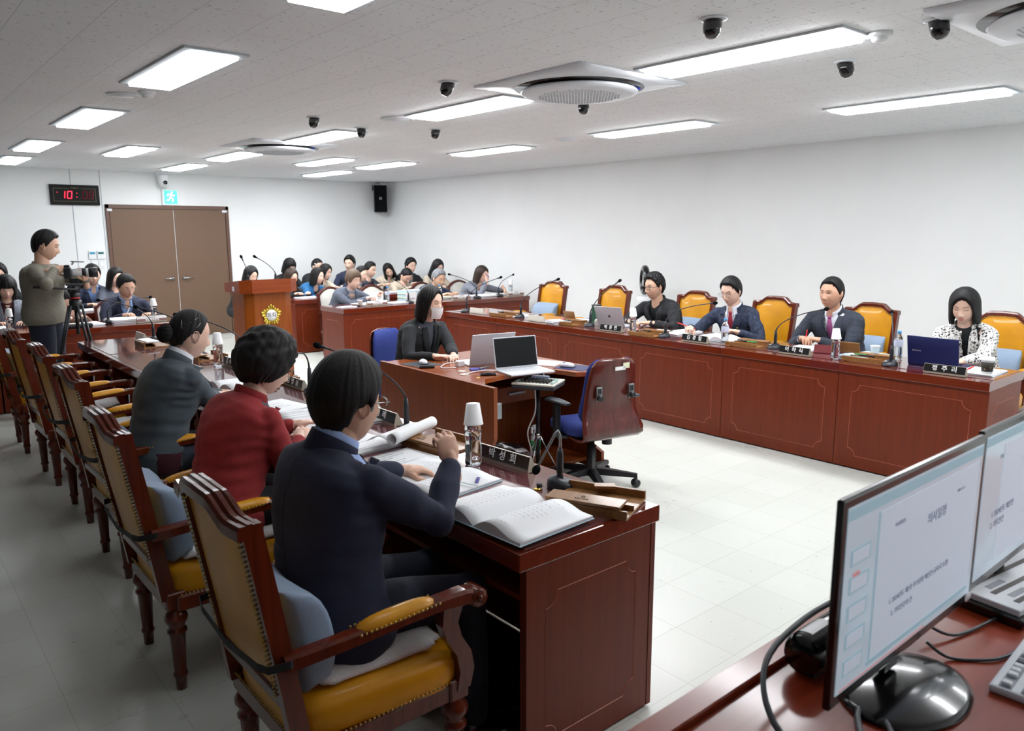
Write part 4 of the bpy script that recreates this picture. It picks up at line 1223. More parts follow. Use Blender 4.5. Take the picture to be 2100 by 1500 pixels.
# near microphone, its head dropped to the left
def near_mic():
    r = empty('gooseneck_microphone', 'large near gooseneck microphone bent down over the name plate', 'microphone', (1.90, 1.965, DH + 0.003), 0, ML)
    T = Rz(-0.5)
    g = G(); rows = []
    for z, k in ((0, 1.0), (0.006, 1.03), (0.02, 0.97), (0.033, 0.75), (0.038, 0.45), (0.039, 0.0)):
        rows.append([((0.058 * cos(q) * (1 + 0.18 * cos(q))) * k, 0.05 * sin(q) * k, z * (1 - 0.25 * cos(q))) for q in [2 * pi * i / 28 for i in range(28)]])
    g.grid(rows, 'mic_black', True, T=T, close_u=True); g.add(rows[0], [tuple(range(28))], 'mic_black', T=T); g.obj('base', r)
    g = G(); g.lathe([(0.0135, 0.028), (0.0135, 0.045), (0.011, 0.05), (0.0135, 0.06), (0.0125, 0.13), (0.009, 0.145), (0, 0.145)], 'mic_black', 14); g.obj('handle', r)
    hd = Vector((1.800, 1.985, 0.845)) - Vector((1.90, 1.965, DH + 0.003))
    pts = [Vector((0, 0, 0.14)), Vector((0.001, 0, 0.175)), Vector((0.0, 0.001, 0.20)), Vector((-0.008, 0.003, 0.216)), Vector((-0.018, 0.006, 0.208))]
    e = hd; s0 = pts[-1]
    for k in range(1, 9): pts.append(s0.lerp(e, k / 8))
    g = G(); g.tube(pts, [0.006, 0.0055, 0.005, 0.005, 0.005] + [0.0052] * 8, 'steel', 8); g.obj('gooseneck', r)
    d = (e - s0).normalized(); q = Vector((0, 0, 1)).rotation_difference(d).to_matrix()
    g = G(); g.ell(e, (0.0155, 0.0155, 0.019), 'mic_foam', rot=q); g.obj('windscreen', r)
    g = G(); g.lathe([(0.012, 0.0), (0.015, 0.003), (0.012, 0.006)], 'brass', 16, T=Tr(-0.085, 0.03, 0)); g.tube([(-0.06, 0.03, 0.012), (-0.075, 0.045, 0.01)], 0.009, 'dark_grey_plastic', 8); g.obj('desk_grommet', r)
near_mic()

# ------------------------------------------------------------------ name plates
def name_plate(x, y, rz, body, label, L=0.245, blank=False, kind='member', cat='name plate', z=None, size=0.04):
    """black face towards local -x, length along y"""
    r = empty('name_plate', label, cat, (x, y, (DH + 0.003) if z is None else z), rz, 'name plates')
    g = G()
    h = 0.062; bw = 0.055
    pr = [(-bw / 2, 0), (bw / 2, 0), (bw / 2 - 0.004, 0.004), (0.002 - bw / 2 + 0.018, h), (-bw / 2 + 0.012, h), (-bw / 2, 0.012)]
    g.prism([(a, b) for a, b in pr], -L / 2, L / 2, 'plate_beige' if not blank else 'cream_plastic', T=Matrix(((1, 0, 0, 0), (0, 0, -1, 0), (0, 1, 0, 0), (0, 0, 0, 1))))
    g.obj('holder', r)
    if blank: return r
    a = Vector((-bw / 2, 0, 0.012)); b = Vector((-bw / 2 + 0.012, 0, h)); up = (b - a).normalized(); nrm = Vector((-up.z, 0, up.x))
    xd = Vector((0, -1, 0))
    if kind == 'member':
        c = (a + b) / 2 + nrm * 0.001
        T = frame_mat(c, xd, up)
        g = G(); g.b2((-L / 2 + 0.002, -0.0245, 0), (L / 2 - 0.002, 0.0245, 0.0015), 'plate_black', T=T); f_ = g.obj('black_face', r)
        text_mesh('  '.join(body), size, 'text_white', 'lettering', f_, T @ Tr(0, 0, 0.0018), bold=0.0008)
    else:
        c = (a + b) / 2 + nrm * 0.001; T = frame_mat(c, xd, up)
        g = G(); g.b2((-L / 2 + 0.002, -0.0245, 0), (L / 2 - 0.002, 0.0, 0.0015), 'plate_brown', T=T); f_ = g.obj('brown_face', r)
        text_mesh(body[1], 0.026, 'text_white', 'lettering', f_, T @ Tr(0, -0.0125, 0.0018), bold=0.0008)
        g = G(); g.b2((-L / 2 + 0.002, 0.0, 0), (L / 2 - 0.002, 0.03, 0.0015), 'paper_cup', T=T); f_ = g.obj('white_face', r)
        text_mesh(body[0], 0.016, 'text_dark', 'lettering', f_, T @ Tr(0, 0.013, 0.0018))
    return r
simple('plate_brown', srgb(130, 96, 92), 0.5)
name_plate(1.935, 2.315, rad(4), '박성희', 'black name plate with three white letters, nearest one, beside the bottle', L=0.30, size=0.042)
name_plate(1.94, 3.27, 0, '경례', 'black name plate right of the face of the man in navy', L=0.26)
name_plate(1.97, 4.36, 0, '김영심', 'black name plate right of the chin of the woman in red', L=0.26)
name_plate(1.95, 5.33, 0, '김수연', 'black name plate between the bun woman and the red woman', L=0.26)
name_plate(1.86, 7.26, 0, '', 'blank beige name holder on the farthest left desk', blank=True)
name_plate(5.405, 1.94, rad(2), '정주리', 'black name plate in front of the navy laptop', L=0.255)
name_plate(5.42, 3.02, rad(-2), '이하식', 'black name plate in front of the man in the purple tie', L=0.255)
name_plate(5.40, 3.93, 0, '김광철', 'black name plate in front of the man in the red tie', L=0.255)
name_plate(5.40, 4.89, rad(3), '박중현', 'black name plate in front of the silver laptop', L=0.255)
name_plate(5.42, 5.97, rad(-3), '', 'blank cream name holder before the chair with the pale cushion', blank=True)
name_plate(5.44, 7.02, 0, '', 'blank cream name holder on the farthest right desk', blank=True)
simple('plate_brown', srgb(130, 96, 92), 0.5)
name_plate(5.05, 8.64, pi / 2, ['교육문화국', '교육문화국장'], 'name plate in front of the short haired woman in grey', L=0.30, kind='official')
name_plate(6.40, 8.64, pi / 2, ['교육협력과', '교육협력과장'], 'name plate in front of the grey haired man', L=0.30, kind='official')
name_plate(7.40, 8.64, pi / 2, ['문화예술과', '문화예술과장'], 'name plate right of the woman hiding her face', L=0.30, kind='official')
name_plate(2.32, 8.64, pi / 2, ['생활체육과', '생활체육과장'], 'name plate in front of the man in the navy suit', L=0.30, kind='official')

# ------------------------------------------------------------------ bottles, cups
def bottle(water_lv=0.7, cap=True):
    r = empty('water_bottle', 'b', 'bottle')
    prof = [(0, 0), (0.026, 0), (0.031, 0.006), (0.031, 0.02), (0.0295, 0.024), (0.031, 0.03), (0.0295, 0.04), (0.031, 0.046), (0.0295, 0.056), (0.031, 0.062), (0.0275, 0.085), (0.0295, 0.10), (0.031, 0.12), (0.031, 0.14), (0.026, 0.158), (0.016, 0.178), (0.0125, 0.185), (0.0125, 0.20), (0, 0.20)]
    g = G(); g.lathe(prof, 'clear_plastic', 24); g.obj('plastic_body', r)
    g = G(); g.lathe([(0, 0.003)] + [(a - 0.002, z) for a, z in prof[2:13]] + [(0, 0.14)], 'water', 20); g.obj('water', r)
    if cap: g = G(); g.lathe([(0.0314, 0.095), (0.0318, 0.10), (0.0318, 0.14), (0.0314, 0.142)], 'bottle_label', 24); g.obj('label', r)
    if cap:
        g = G(); g.lathe([(0.0145, 0.19), (0.0150, 0.205), (0.0135, 0.212), (0, 0.212)], 'bottle_cap', 16); g.obj('cap', r)
    return r
def papercup(T=None):
    g = G(); g.lathe([(0, 0.0), (0.0245, 0.0), (0.035, 0.072), (0.0365, 0.074), (0.036, 0.076), (0.034, 0.074), (0.0235, 0.004), (0, 0.004)], 'paper_cup', 24, T=T)
    return g.obj('paper_cup')
bt = Proto(bottle()); bt_nc = Proto(bottle(cap=False))
Tinv = Matrix.Rotation(pi, 4, 'X')
cupinv = Proto(tag(papercup(Tr(0, 0, 0.076) @ Tinv), 'c', 'cup'))
cups = Proto(tag(papercup(), 'c', 'cup'))
def cup_bottle(x, y, lb, s=1.0, z=DH + 0.003, grp=''):
    b_ = bt_nc.put((x, y, z), random.random() * 3, 'clear water bottle ' + lb, 'water bottles topped with cups'); b_.scale = (s,) * 3
    c_ = cupinv.put((x + 0.002, y, z + 0.150 * s), 0, 'white paper cup upturned on the bottle ' + lb, 'upside down paper cups'); c_.scale = (s,) * 3
    c_.rotation_euler = (random.uniform(-.06, .06), random.uniform(-.06, .06), 0)
cup_bottle(1.83, 2.40, 'beside the hand of the man in navy', 1.12)
cup_bottle(1.88, 5.43, 'before the face of the bun woman', 1.05)
cup_bottle(5.50, 4.72, 'right of the silver laptop')
cup_bottle(5.45, 2.72, 'before the purple tie man')
cup_bottle(2.56, 8.80, 'right of the name plate of the man in the navy suit', z=DH) if False else None
cup_bottle(2.42, 8.90, 'right of the navy suit man behind the tripod', z=DH)
cup_bottle(1.05, 8.66, 'at the left edge of the photo', z=DH)
cup_bottle(7.48, 8.84, 'at the right end of the officials desk', z=DH)
for x, y, z, lb in ((5.53, 3.73, DH + .003, 'in front of the red tie'), (5.78, 2.41, DH + .003, 'left of the navy laptop, behind the microphone'), (5.45, 9.03, DH, 'behind the papers of the short haired woman'), (6.18, 8.84, DH, 'left of the grey haired man name plate')):
    bt.put((x, y, z), 0, 'clear water bottle with a blue cap ' + lb, 'water bottles with blue caps')
cups.put((5.83, 2.60, DH + 0.003), 0, 'small white paper cup right of the man in the purple tie', 'upright paper cups')
c_ = cups.put((4.88, 8.76, DH), 0, 'small white paper cup by the short haired woman', 'upright paper cups')
g = G(); g.lathe([(0, 0), (0.026, 0), (0.030, 0.004), (0.034, 0.04), (0.037, 0.07), (0.035, 0.07), (0.030, 0.03), (0.026, 0.01), (0, 0.01)], 'clear_plastic', 10, smooth=False)
o = tag(g.obj('drinking_glass'), 'clear faceted drinking glass by the man at the silver laptop', 'glass'); o.location = (5.86, 4.62, DH + 0.003)
g = G(); g.lathe([(0, 0.001), (0.027, 0.001), (0.032, 0.045), (0, 0.045)], 'water', 10); w_ = g.obj('water', o)
g = G(); g.lathe([(0, 0), (0.030, 0), (0.030, 0.012), (0, 0.012)], 'clear_plastic', 16)
# coffee cup
r = empty('coffee_cup', 'takeaway coffee cup with white lid and dark sleeve at the right end', 'cup', (5.56, 1.745, DH + 0.003))
g = G(); g.lathe([(0, 0), (0.029, 0), (0.040, 0.104), (0, 0.104)], 'paper_cup', 26); g.obj('cup_body', r)
g = G(); g.lathe([(0.0325, 0.028), (0.0405, 0.092)], 'cup_sleeve', 26)
for k in range(7):
    a = 0.5 + k * 0.85; z = 0.045 + 0.012 * (k % 3); rr = 0.0345 + 0.008 * (z - 0.028) / 0.064 + 0.0005
    g.ell((rr * cos(a), rr * sin(a), z), (0.004, 0.004, 0.004), 'cup_mark', su=8, sv=4)
g.obj('sleeve', r)
g = G(); g.lathe([(0.043, 0.098), (0.0435, 0.106), (0.040, 0.110), (0.038, 0.122), (0.034, 0.122), (0.033, 0.118), (0, 0.118)], 'white_plastic', 26); g.obj('lid', r)

# ------------------------------------------------------------------ pencil boxes
def pencil_box(open_=False):
    r = empty('wooden_desk_box', 'w', 'box')
    g = G()
    g.b2((-0.12, -0.095, 0), (0.12, 0.095, 0.008), 'box_wood'); g.b2((-0.12, 0.085, 0.008), (0.12, 0.095, 0.032), 'box_wood', 0.001)
    g.b2((-0.12, -0.095, 0.008), (-0.0, -0.03, 0.03), 'box_wood', 0.001); g.b2((-0.12, -0.095, 0.008), (0.12, -0.088, 0.028), 'box_wood')
    g.b2((-0.12, -0.03, 0.008), (0.12, -0.024, 0.024), 'box_wood')
    g.obj('tray', r)
    g = G()
    if open_: g.b2((-0.11, -0.09, 0.03), (0.0, -0.035, 0.036), 'box_wood', 0.001, T=Tr(0, -0.05, 0.0) @ Matrix.Rotation(1.1, 4, 'X'))
    else: g.b2((-0.123, -0.097, 0.031), (0.10, -0.028, 0.040), 'box_wood', 0.001)
    l_ = g.obj('lid', r)
    return r
pb = Proto(pencil_box())
b0 = pb.put((1.873, 1.752, DH + 0.003), rad(-66), 'tan wooden desk box with a lid, nearest, by the desk corner', 'wooden desk boxes')
b0.scale = (1.2, 1.2, 1.1)
g = G(); g.b2((-0.038, -0.02, 0), (0.038, 0.02, 0.009), 'box_wood', 0.001); o = tag(g.obj('small_wooden_lid'), 'small loose wooden lid lying on the nearest desk box', 'lid'); o.location = (1.955, 1.790, DH + 0.036); o.rotation_euler = (0, 0, -0.75)
text_mesh('◎', 0.018, 'dark_wood_edge', 'engraving', b0, Tr(-0.02, -0.058, 0.0402)); text_mesh('의회사무국', 0.009, 'dark_wood_edge', 'engraving', b0, Tr(-0.02, -0.075, 0.0402))
for x, y, q, lb in ((1.885, 2.72, -1.45, 'under the rolled paper'), (1.93, 4.62, -1.5, 'between the red and the bun women'), (1.93, 5.85, -1.5, 'beyond the bun woman'), (1.83, 6.80, -1.57, 'on the farthest left desk'),
                    (5.50, 6.60, 1.57, 'on the farthest right desk, with black pens'), (5.50, 5.57, 1.6, 'left of the green box'), (5.44, 4.48, 1.57, 'right of the silver laptop bottle'), (5.55, 3.52, 1.6, 'left of the microphone of the purple tie man'), (5.55, 2.52, 1.6, 'open, right of the purple tie man')):
    pb.put((x, y, DH + 0.003), q, 'tan wooden desk box ' + lb, 'wooden desk boxes')
for x, y, z, lb in ((5.62, 5.68, 0.05, 'propped open behind the papers'), (5.60, 2.68, 0.05, 'propped open by the paper cup')):
    g = G(); g.b2((-0.004, -0.07, 0), (0.004, 0.07, 0.085), 'box_wood', 0.001); o = tag(g.obj('wooden_box_lid'), 'flat wooden lid ' + lb, 'lid'); o.location = (x, y, DH + 0.04); o.rotation_euler = (0, -0.35, 0.15)

# ------------------------------------------------------------------ paper
def papers(name, x, y, rz, w, l, n, mat, label, cat='papers', z=DH + 0.003, grp=None, curl=0.0, th=0.004, lines=True):
    """a stack of n loose sheets"""
    g = G()
    rr = random.Random(int(x * 1000 + y * 77))
    zz = 0
    for k in range(n):
        a = rr.uniform(-0.06, 0.06) * (k > 0); dx = rr.uniform(-0.01, 0.01) * (k > 0)
        T = Rz(a) @ Tr(dx, rr.uniform(-.01, .01) * (k > 0), zz)
        rows_t = []; 
        for j in range(9):
            v = -l / 2 + l * j / 8
            rows_t.append([(-w / 2 + w * i / 8, v, th + curl * ((i / 8) ** 3) * (0.3 + 0.7 * k / max(n - 1, 1))) for i in range(9)])
        bot = [[(p[0], p[1], p[2] - th) for p in row] for row in rows_t]
        g.grid(rows_t, mat, True, T=T); g.grid(bot, mat, True, T=T)
        for e in ([r_[0] for r_ in rows_t], [r_[0] for r_ in bot]), ([r_[-1] for r_ in rows_t], [r_[-1] for r_ in bot]), (rows_t[0], bot[0]), (rows_t[-1], bot[-1]):
            g.grid(list(e), 'paper_edge', False, T=T)
        zz += th + 0.0003
    o = g.obj(name, loc=(x, y, z), rz=rz)
    tag(o, label, cat, grp)
    if lines and w > 0.12:
        g = G()
        for j in range(int(l / 0.022) - 2):
            v = l / 2 - 0.035 - j * 0.022
            if rr.random() < 0.8:
                x1 = rr.uniform(0.2, 0.9)
                g.b2((-w / 2 + 0.02, v, zz + 0.0001), (-w / 2 + 0.02 + (w - 0.04) * x1 * (0.7 if curl else 1), v + 0.003, zz + 0.0004), 'text_grey')
        if curl == 0: g.obj('printed_lines', o)
    return o
def open_book(x, y, rz, w, l, th, label, curl=0.02, z=DH + 0.003, grp=None, cover='paper_blue', swap=False):
    """two humped page blocks meeting at a spine along local y"""
    r = empty('open_book', label, 'book', (x, y, z), rz, grp)
    g = G(); g.b2((-w - 0.004, -l / 2 - 0.004, 0), (w + 0.004, l / 2 + 0.004, 0.002), cover); g.obj('cover', r)
    for s in (1, -1):
        g = G(); rows = []; bot = []
        for j in range(7):
            v = -l / 2 + l * j / 6
            rows.append([(s * w * i / 14, v, 0.003 + th * (min(1, (i / 14) * 5) ** 0.6) * (1 - 0.55 * (i / 14)) + curl * sin(pi * min(1, (i / 14) * 1.25)) ** 1.5 * (1 + 0.2 * sin(v * 9))) for i in range(15)])
            bot.append([(p[0], p[1], 0.002) for p in rows[-1]])
        g.grid(rows, 'paper'); g.grid(bot, 'paper')
        for a, b in ((rows[0], bot[0]), (rows[-1], bot[-1]), ([q[-1] for q in rows], [q[-1] for q in bot])): g.grid([a, b], 'paper_edge', False)
        pg = g.obj('page_block', r)
        g = G(); rr = random.Random(int(x * 99 + s))
        def hz(xx):
            i = abs(xx) / w
            return 0.003 + th * (min(1, i * 5) ** 0.6) * (1 - 0.55 * i) + curl * sin(pi * min(1, i * 1.25)) ** 1.5
        for j in range(int(l / 0.02) - 3):
            v = l / 2 - 0.04 - j * 0.02
            a0 = 0.30 * w if s > 0 else 0.12 * w
            nseg = rr.randint(2, 6)
            for q in range(nseg):
                u0 = s * (a0 + q * 0.09 * w); u1 = u0 + s * 0.06 * w
                if abs(u1) > w * 0.92: break
                zz = max(hz(u0), hz(u1)) * 1.0 + curl * 0.2 * abs(sin(v * 9)) + 0.0012
                g.add([(u0, v, hz(u0) * (1) + 0.0006 + curl * 0.22), (u1, v, hz(u1) + 0.0006 + curl * 0.22), (u1, v + 0.0018, hz(u1) + 0.0006 + curl * 0.22), (u0, v + 0.0018, hz(u0) + 0.0006 + curl * 0.22)], [(0, 1, 2, 3)], 'text_grey')
        g.obj('printed_text', pg)
    return r
# near left desks
open_book(1.60, 2.36, rad(97), 0.22, 0.31, 0.012, 'large open book of white pages under the right hand of the man in navy', 0.008, swap=True)
open_book(1.56, 1.845, rad(93), 0.215, 0.33, 0.016, 'second open book with printed columns overhanging the near desk corner', 0.018, z=DH + 0.016)
papers('loose_papers', 1.66, 2.60, 0.15, 0.21, 0.30, 2, 'paper', 'white papers under the raised arm of the man in navy')
papers('loose_papers', 1.59, 3.02, 0.1, 0.30, 0.42, 3, 'paper', 'white papers between the man in navy and the woman in red')
papers('loose_papers', 1.74, 3.50, -0.12, 0.42, 0.46, 3, 'paper', 'big white sheets beside the woman in red')
papers('loose_papers', 1.62, 3.90, 0.2, 0.30, 0.30, 2, 'paper', 'papers in front of the woman in red')
open_book(1.72, 4.62, rad(100), 0.20, 0.28, 0.018, 'open book in front of the woman with the bun', 0.02, cover='teal_cover')
papers('loose_papers', 1.62, 5.55, 0.2, 0.21, 0.29, 5, 'paper', 'thick papers on the desk beyond the woman with the bun')
papers('loose_papers', 1.78, 6.80, 0.05, 0.10, 0.26, 2, 'paper', 'long folded paper on the wooden box of the farthest left desk', z=DH + 0.045, lines=False)
# sticky tabs
g = G()
for k in range(4): g.b2((1.66 + k * 0.012, 2.16 + k * 0.012, DH + 0.020), (1.67 + k * 0.012, 2.172 + k * 0.012, DH + 0.023), 'purple_item')
tag(g.obj('sticky_tabs'), 'row of small purple sticky tabs on the open book', 'sticky tabs')
g = G(); g.b2((-0.004, -0.045, 0), (0.004, 0.045, 0.001), 'key_teal'); o = tag(g.obj('green_highlight_strip'), 'pale green marker strip on the open book', 'strip'); o.location = (1.63, 2.17, DH + 0.021); o.rotation_euler = (0, 0, 0.25)
# rolled paper resting on the wooden box
g = G(); rows = []
for j in range(9):
    t = j / 8; row = []
    for i in range(40):
        a = i / 39
        if a < 0.62:
            q = -pi / 2 + a / 0.62 * 2 * pi * 1.05; R_ = 0.024 + 0.004 * a
            row.append((R_ * cos(q), t * 0.34 - 0.17, 0.026 + R_ * sin(q)))
        else:
            u = (a - 0.62) / 0.38
            row.append((-0.02 - u * 0.13 + 0.02, t * 0.34 - 0.17, 0.004 + 0.03 * sin(u * 3.1) * (1 - t * 0.6)))
    rows.append(row)
g.grid(rows, 'paper'); o = tag(g.obj('rolled_paper'), 'rolled white document resting in front of the man in navy', 'paper', None); o.location = (1.80, 2.80, DH + 0.045); o.rotation_euler = (0.0, 0, rad(-65))
mo = o.modifiers.new('s', 'SOLIDIFY'); mo.thickness = 0.0015
# right row papers
PR = [('loose_papers', 5.66, 1.80, 1.6, 0.21, 0.30, 3, 'paper', 'papers with a red pen by the coffee cup'), ('loose_papers', 5.72, 2.62, 1.4, 0.22, 0.32, 4, 'paper_blue', 'pale blue booklet right of the purple tie man'),
      ('loose_papers', 5.74, 3.12, 1.7, 0.22, 0.32, 2, 'paper', 'white papers under the hands of the purple tie man'), ('loose_papers', 5.62, 3.50, 1.45, 0.20, 0.28, 2, 'paper', 'white papers left of the purple tie man microphone'),
      ('loose_papers', 5.80, 4.38, 1.5, 0.22, 0.34, 3, 'paper', 'white papers under the red pen hand'), ('loose_papers', 5.66, 4.55, 1.62, 0.2, 0.26, 3, 'paper', 'papers between the glass and the bottle'),
      ('loose_papers', 5.45, 5.68, 1.3, 0.19, 0.2, 8, 'paper', 'stack of folded papers beside the blank holder'), ('loose_papers', 5.72, 5.62, 1.8, 0.22, 0.30, 5, 'paper', 'thick papers behind the green box'), ('loose_papers', 5.62, 6.45, 1.6, 0.20, 0.26, 2, 'paper', 'papers on the farthest right wooden box')]
for a in PR: papers(*a)
open_book(5.68, 3.92, rad(95), 0.20, 0.28, 0.02, 'open thick book before the man in the red tie', 0.02, cover='teal_cover')
# back rows
for x, y, w, l, n, m_, lb in ((5.02, 8.92, 0.22, 0.3, 3, 'paper', 'papers in front of the short haired woman'), (5.42, 8.74, 0.26, 0.2, 4, 'paper', 'folded papers around the officials microphone'), (6.28, 9.0, 0.3, 0.3, 8, 'paper_cream', 'cream booklet stack before the grey haired man'),
                         (6.95, 8.86, 0.34, 0.3, 5, 'paper', 'papers in front of the woman hiding her face'), (7.3, 9.0, 0.2, 0.3, 4, 'paper', 'papers under the watch hand'), (1.62, 8.80, 0.5, 0.3, 3, 'paper', 'papers on the desk behind the tripod'), (2.10, 8.86, 0.3, 0.3, 9, 'paper', 'thick open document under the pen of the navy suit man'),
                         (0.9, 8.9, 0.3, 0.3, 6, 'paper', 'papers at the left edge before the seated woman'), (4.90, 10.32, 0.3, 0.26, 3, 'paper', 'papers before the long haired woman, behind the lectern'), (5.45, 10.36, 0.5, 0.28, 6, 'paper', 'papers before the woman in blue'),
                         (6.2, 10.36, 0.4, 0.28, 4, 'paper', 'papers before the woman in the navy vest'), (7.0, 10.36, 0.4, 0.28, 4, 'paper', 'papers before the woman with the bowed head'), (2.0, 10.3, 0.5, 0.28, 6, 'paper', 'papers on the second left desk')):
    papers('loose_papers', x, y, 0.05, w, l, n, m_, lb, z=DH, lines=False, curl=0.004)
# big stack of blue covered books
g = G()
for k in range(9): g.b2((-0.15 + 0.004 * (k % 3), -0.10 + 0.003 * (k % 2), k * 0.017), (0.15 + 0.003 * (k % 2), 0.11, k * 0.017 + 0.016), 'paper_blue' if k % 3 else 'paper_cream')
o = tag(g.obj('book_stack'), 'tall stack of pale blue books with a white label sheet', 'books', kind=None); o.location = (5.74, 8.90, DH)
g = G(); g.b2((-0.15, -0.104, 0.01), (0.02, -0.1025, 0.14), 'paper'); l_ = g.obj('label_sheet', o)
text_mesh('교육예산안', 0.03, 'text_dark', 'lettering', l_, frame_mat((-0.07, -0.105, 0.04), (1, 0, 0), (0, 0, 1)))
g = G(); g.b2((-0.10, -0.0, 0), (0.10, 0.006, 0.15), 'paper', T=Matrix.Rotation(-0.5, 4, 'X')); o = tag(g.obj('held_document'), 'white document held up by the short haired woman', 'paper'); o.location = (5.27, 8.97, 0.775)

# ------------------------------------------------------------------ laptops
def laptop(name, x, y, z, rz, lid, kb, w, d, ang, label, screen_mat='laptop_screen', z_off=0):
    """screen opens towards local +x, hinge on the y axis"""
    r = empty('laptop', label, 'laptop', (x, y, z), rz)
    g = G(); g.b2((0, -w / 2, 0), (d, w / 2, 0.012), kb, 0.003); b_ = g.obj('keyboard_base', r)
    g = G()
    for i in range(12):
        for j in range(5):
            g.b2((0.03 + j * 0.019, -w * 0.42 + i * w * 0.07, 0.012), (0.045 + j * 0.019, -w * 0.42 + i * w * 0.07 + w * 0.055, 0.0135), 'key_white' if kb != 'navy_laptop' else 'key_dark')
    g.obj('keys', b_)
    T = Tr(0, 0, 0.010) @ Matrix.Rotation(-ang, 4, 'Y')
    g = G(); g.b2((-0.006, -w / 2, 0), (0, w / 2, d * 0.98), lid, 0.0025, T=T); l_ = g.obj('lid', r)
    g = G(); g.b2((0.0, -w / 2 + 0.008, 0.014), (0.0008, w / 2 - 0.008, d * 0.98 - 0.008), screen_mat, T=T); g.obj('screen', l_)
    return r, l_, T
r, l_, T = laptop('laptop', 3.42, 3.97, 0.755, rad(-102), 'silver_laptop', 'key_white', 0.34, 0.225, rad(12), 'silver laptop with a dark blank screen facing the empty office chair')
r, l_, T = laptop('laptop', 3.40, 4.24, 0.755, rad(78), 'silver_laptop', 'key_white', 0.345, 0.235, rad(14), 'silver laptop used by the masked woman, lid seen from behind')
text_mesh('LG gram', 0.014, 'text_grey', 'maker_name', l_, T @ frame_mat((-0.0068, 0.0, 0.13), (0, -1, 0), (0, 0, 1)))
r, l_, T = laptop('laptop', 5.62, 2.10, DH + 0.003, 0, 'navy_laptop', 'navy_laptop', 0.335, 0.215, rad(14), 'navy blue laptop open before the woman in the checked jacket')
text_mesh('SAMSUNG', 0.013, 'text_grey', 'maker_name', l_, T @ frame_mat((-0.0068, 0.105, 0.105), (0, -1, 0), (0, 0, 1)), bold=0.0003)
r, l_, T = laptop('laptop', 5.66, 5.13, DH + 0.003, rad(10), 'silver_laptop', 'silver_laptop', 0.315, 0.22, rad(24), 'silver laptop with a fruit logo before the man in black corduroy')
g = G()
for sx in (-1, 1): g.ell((0, sx * 0.0055, 0.0), (0.0008, 0.009, 0.012), 'dark_grey_plastic')
g.ell((0, -0.003, 0.016), (0.0008, 0.003, 0.005), 'dark_grey_plastic', rot=Matrix.Rotation(-0.5, 3, 'X'))
for v in range(len(g.v)): g.v[v] = tuple(T @ Vector((g.v[v][0] - 0.0065, g.v[v][1], g.v[v][2] + 0.11)))
g.obj('logo', l_)

# clutter on the clerk desk
g = G(); g.b2((-0.10, -0.12, 0), (0.10, 0.12, 0.002), 'dark_grey_plastic'); mp = tag(g.obj('mouse_pad'), 'dark mouse pad by the masked woman', 'mouse pad'); mp.location = (3.03, 4.58, 0.755); mp.rotation_euler = (0, 0, 0.1)
def mouse(mat):
    r = empty('computer_mouse', 'm', 'mouse')
    g = G(); g.ell((0, 0, 0.012), (0.052, 0.030, 0.022), mat); g.b2((-0.05, -0.028, 0), (0.05, 0.028, 0.006), 'dark_grey_plastic', 0.002); g.obj('shell', r)
    g = G(); g.ell((0.02, 0, 0.024), (0.02, 0.017, 0.0105), 'navy_laptop'); g.obj('buttons', r); return r
ms = Proto(mouse('foil'))
ms.put((3.05, 4.585, 0.757), 1.2, 'silver mouse on the pad beside the masked woman')
g = G(); g.b2((-0.10, -0.12, 0), (0.10, 0.12, 0.002), 'navy_laptop'); o = tag(g.obj('mouse_pad'), 'blue mouse pad at the right corner of the clerk desk', 'mouse pad'); o.location = (3.77, 3.76, 0.755); o.rotation_euler = (0, 0, 0.3)
ms.put((3.74, 3.80, 0.757), 2.0, 'silver mouse on the blue pad behind the office chair')
g = G(); g.b2((-0.055, -0.012, 0), (0.055, 0.012, 0.016), 'gloss_black', 0.006); o = tag(g.obj('stapler'), 'small black stapler near the desk edge by the mouse pad', 'stapler'); o.location = (2.97, 4.42, 0.755); o.rotation_euler = (0, 0, -0.5)
g = G(); g.b2((-0.055, -0.03, 0), (0.055, 0.03, 0.014), 'gloss_black', 0.006); g.b2((-0.02, -0.02, 0.014), (0.02, 0.02, 0.019), 'dark_grey_plastic', 0.003); o = tag(g.obj('voice_recorder'), 'black recorder at the corner of the open laptop', 'recorder'); o.location = (3.13, 3.93, 0.755); o.rotation_euler = (0, 0, -0.6)
g = G(); g.b2((-0.05, -0.035, 0), (0.05, 0.035, 0.010), 'purple_item', 0.001)
for k in range(9): g.tube([(-0.045 + k * 0.011, 0.033, 0.006), (-0.045 + k * 0.011, 0.040, 0.012), (-0.045 + k * 0.011, 0.033, 0.012)], 0.001, 'foil', 4)
o = tag(g.obj('spiral_notepad'), 'small purple spiral notepad left of the laptops', 'notepad'); o.location = (3.20, 4.14, 0.755); o.rotation_euler = (0, 0, -0.45)
g = G(); g.b2((-0.06, -0.006, 0), (0.06, 0.006, 0.01), 'gloss_black', 0.004); o = tag(g.obj('black_pen'), 'black pen on the purple notepad', 'pen'); o.location = (3.24, 4.11, 0.766); o.rotation_euler = (0, 0, 0.3)
cable('white_cable', [(3.02, 4.03, 0.76), (3.10, 4.06, 0.762), (3.18, 4.02, 0.77), (3.26, 4.0, 0.762), (3.35, 3.98, 0.765)], 0.004, 'white_plastic', 'white cable looping left of the open laptop')
papers('loose_papers', 3.72, 4.06, 0.4, 0.21, 0.30, 1, 'paper', 'white sheet on the right side of the clerk desk', z=0.755)
g = G(); g.ell((0, 0, 0.012), (0.045, 0.022, 0.014), 'cream_plastic'); o = tag(g.obj('card_reader'), 'small grey device on the sheet of the clerk desk', 'device'); o.location = (3.56, 3.98, 0.76); o.rotation_euler = (0, 0, -0.5)
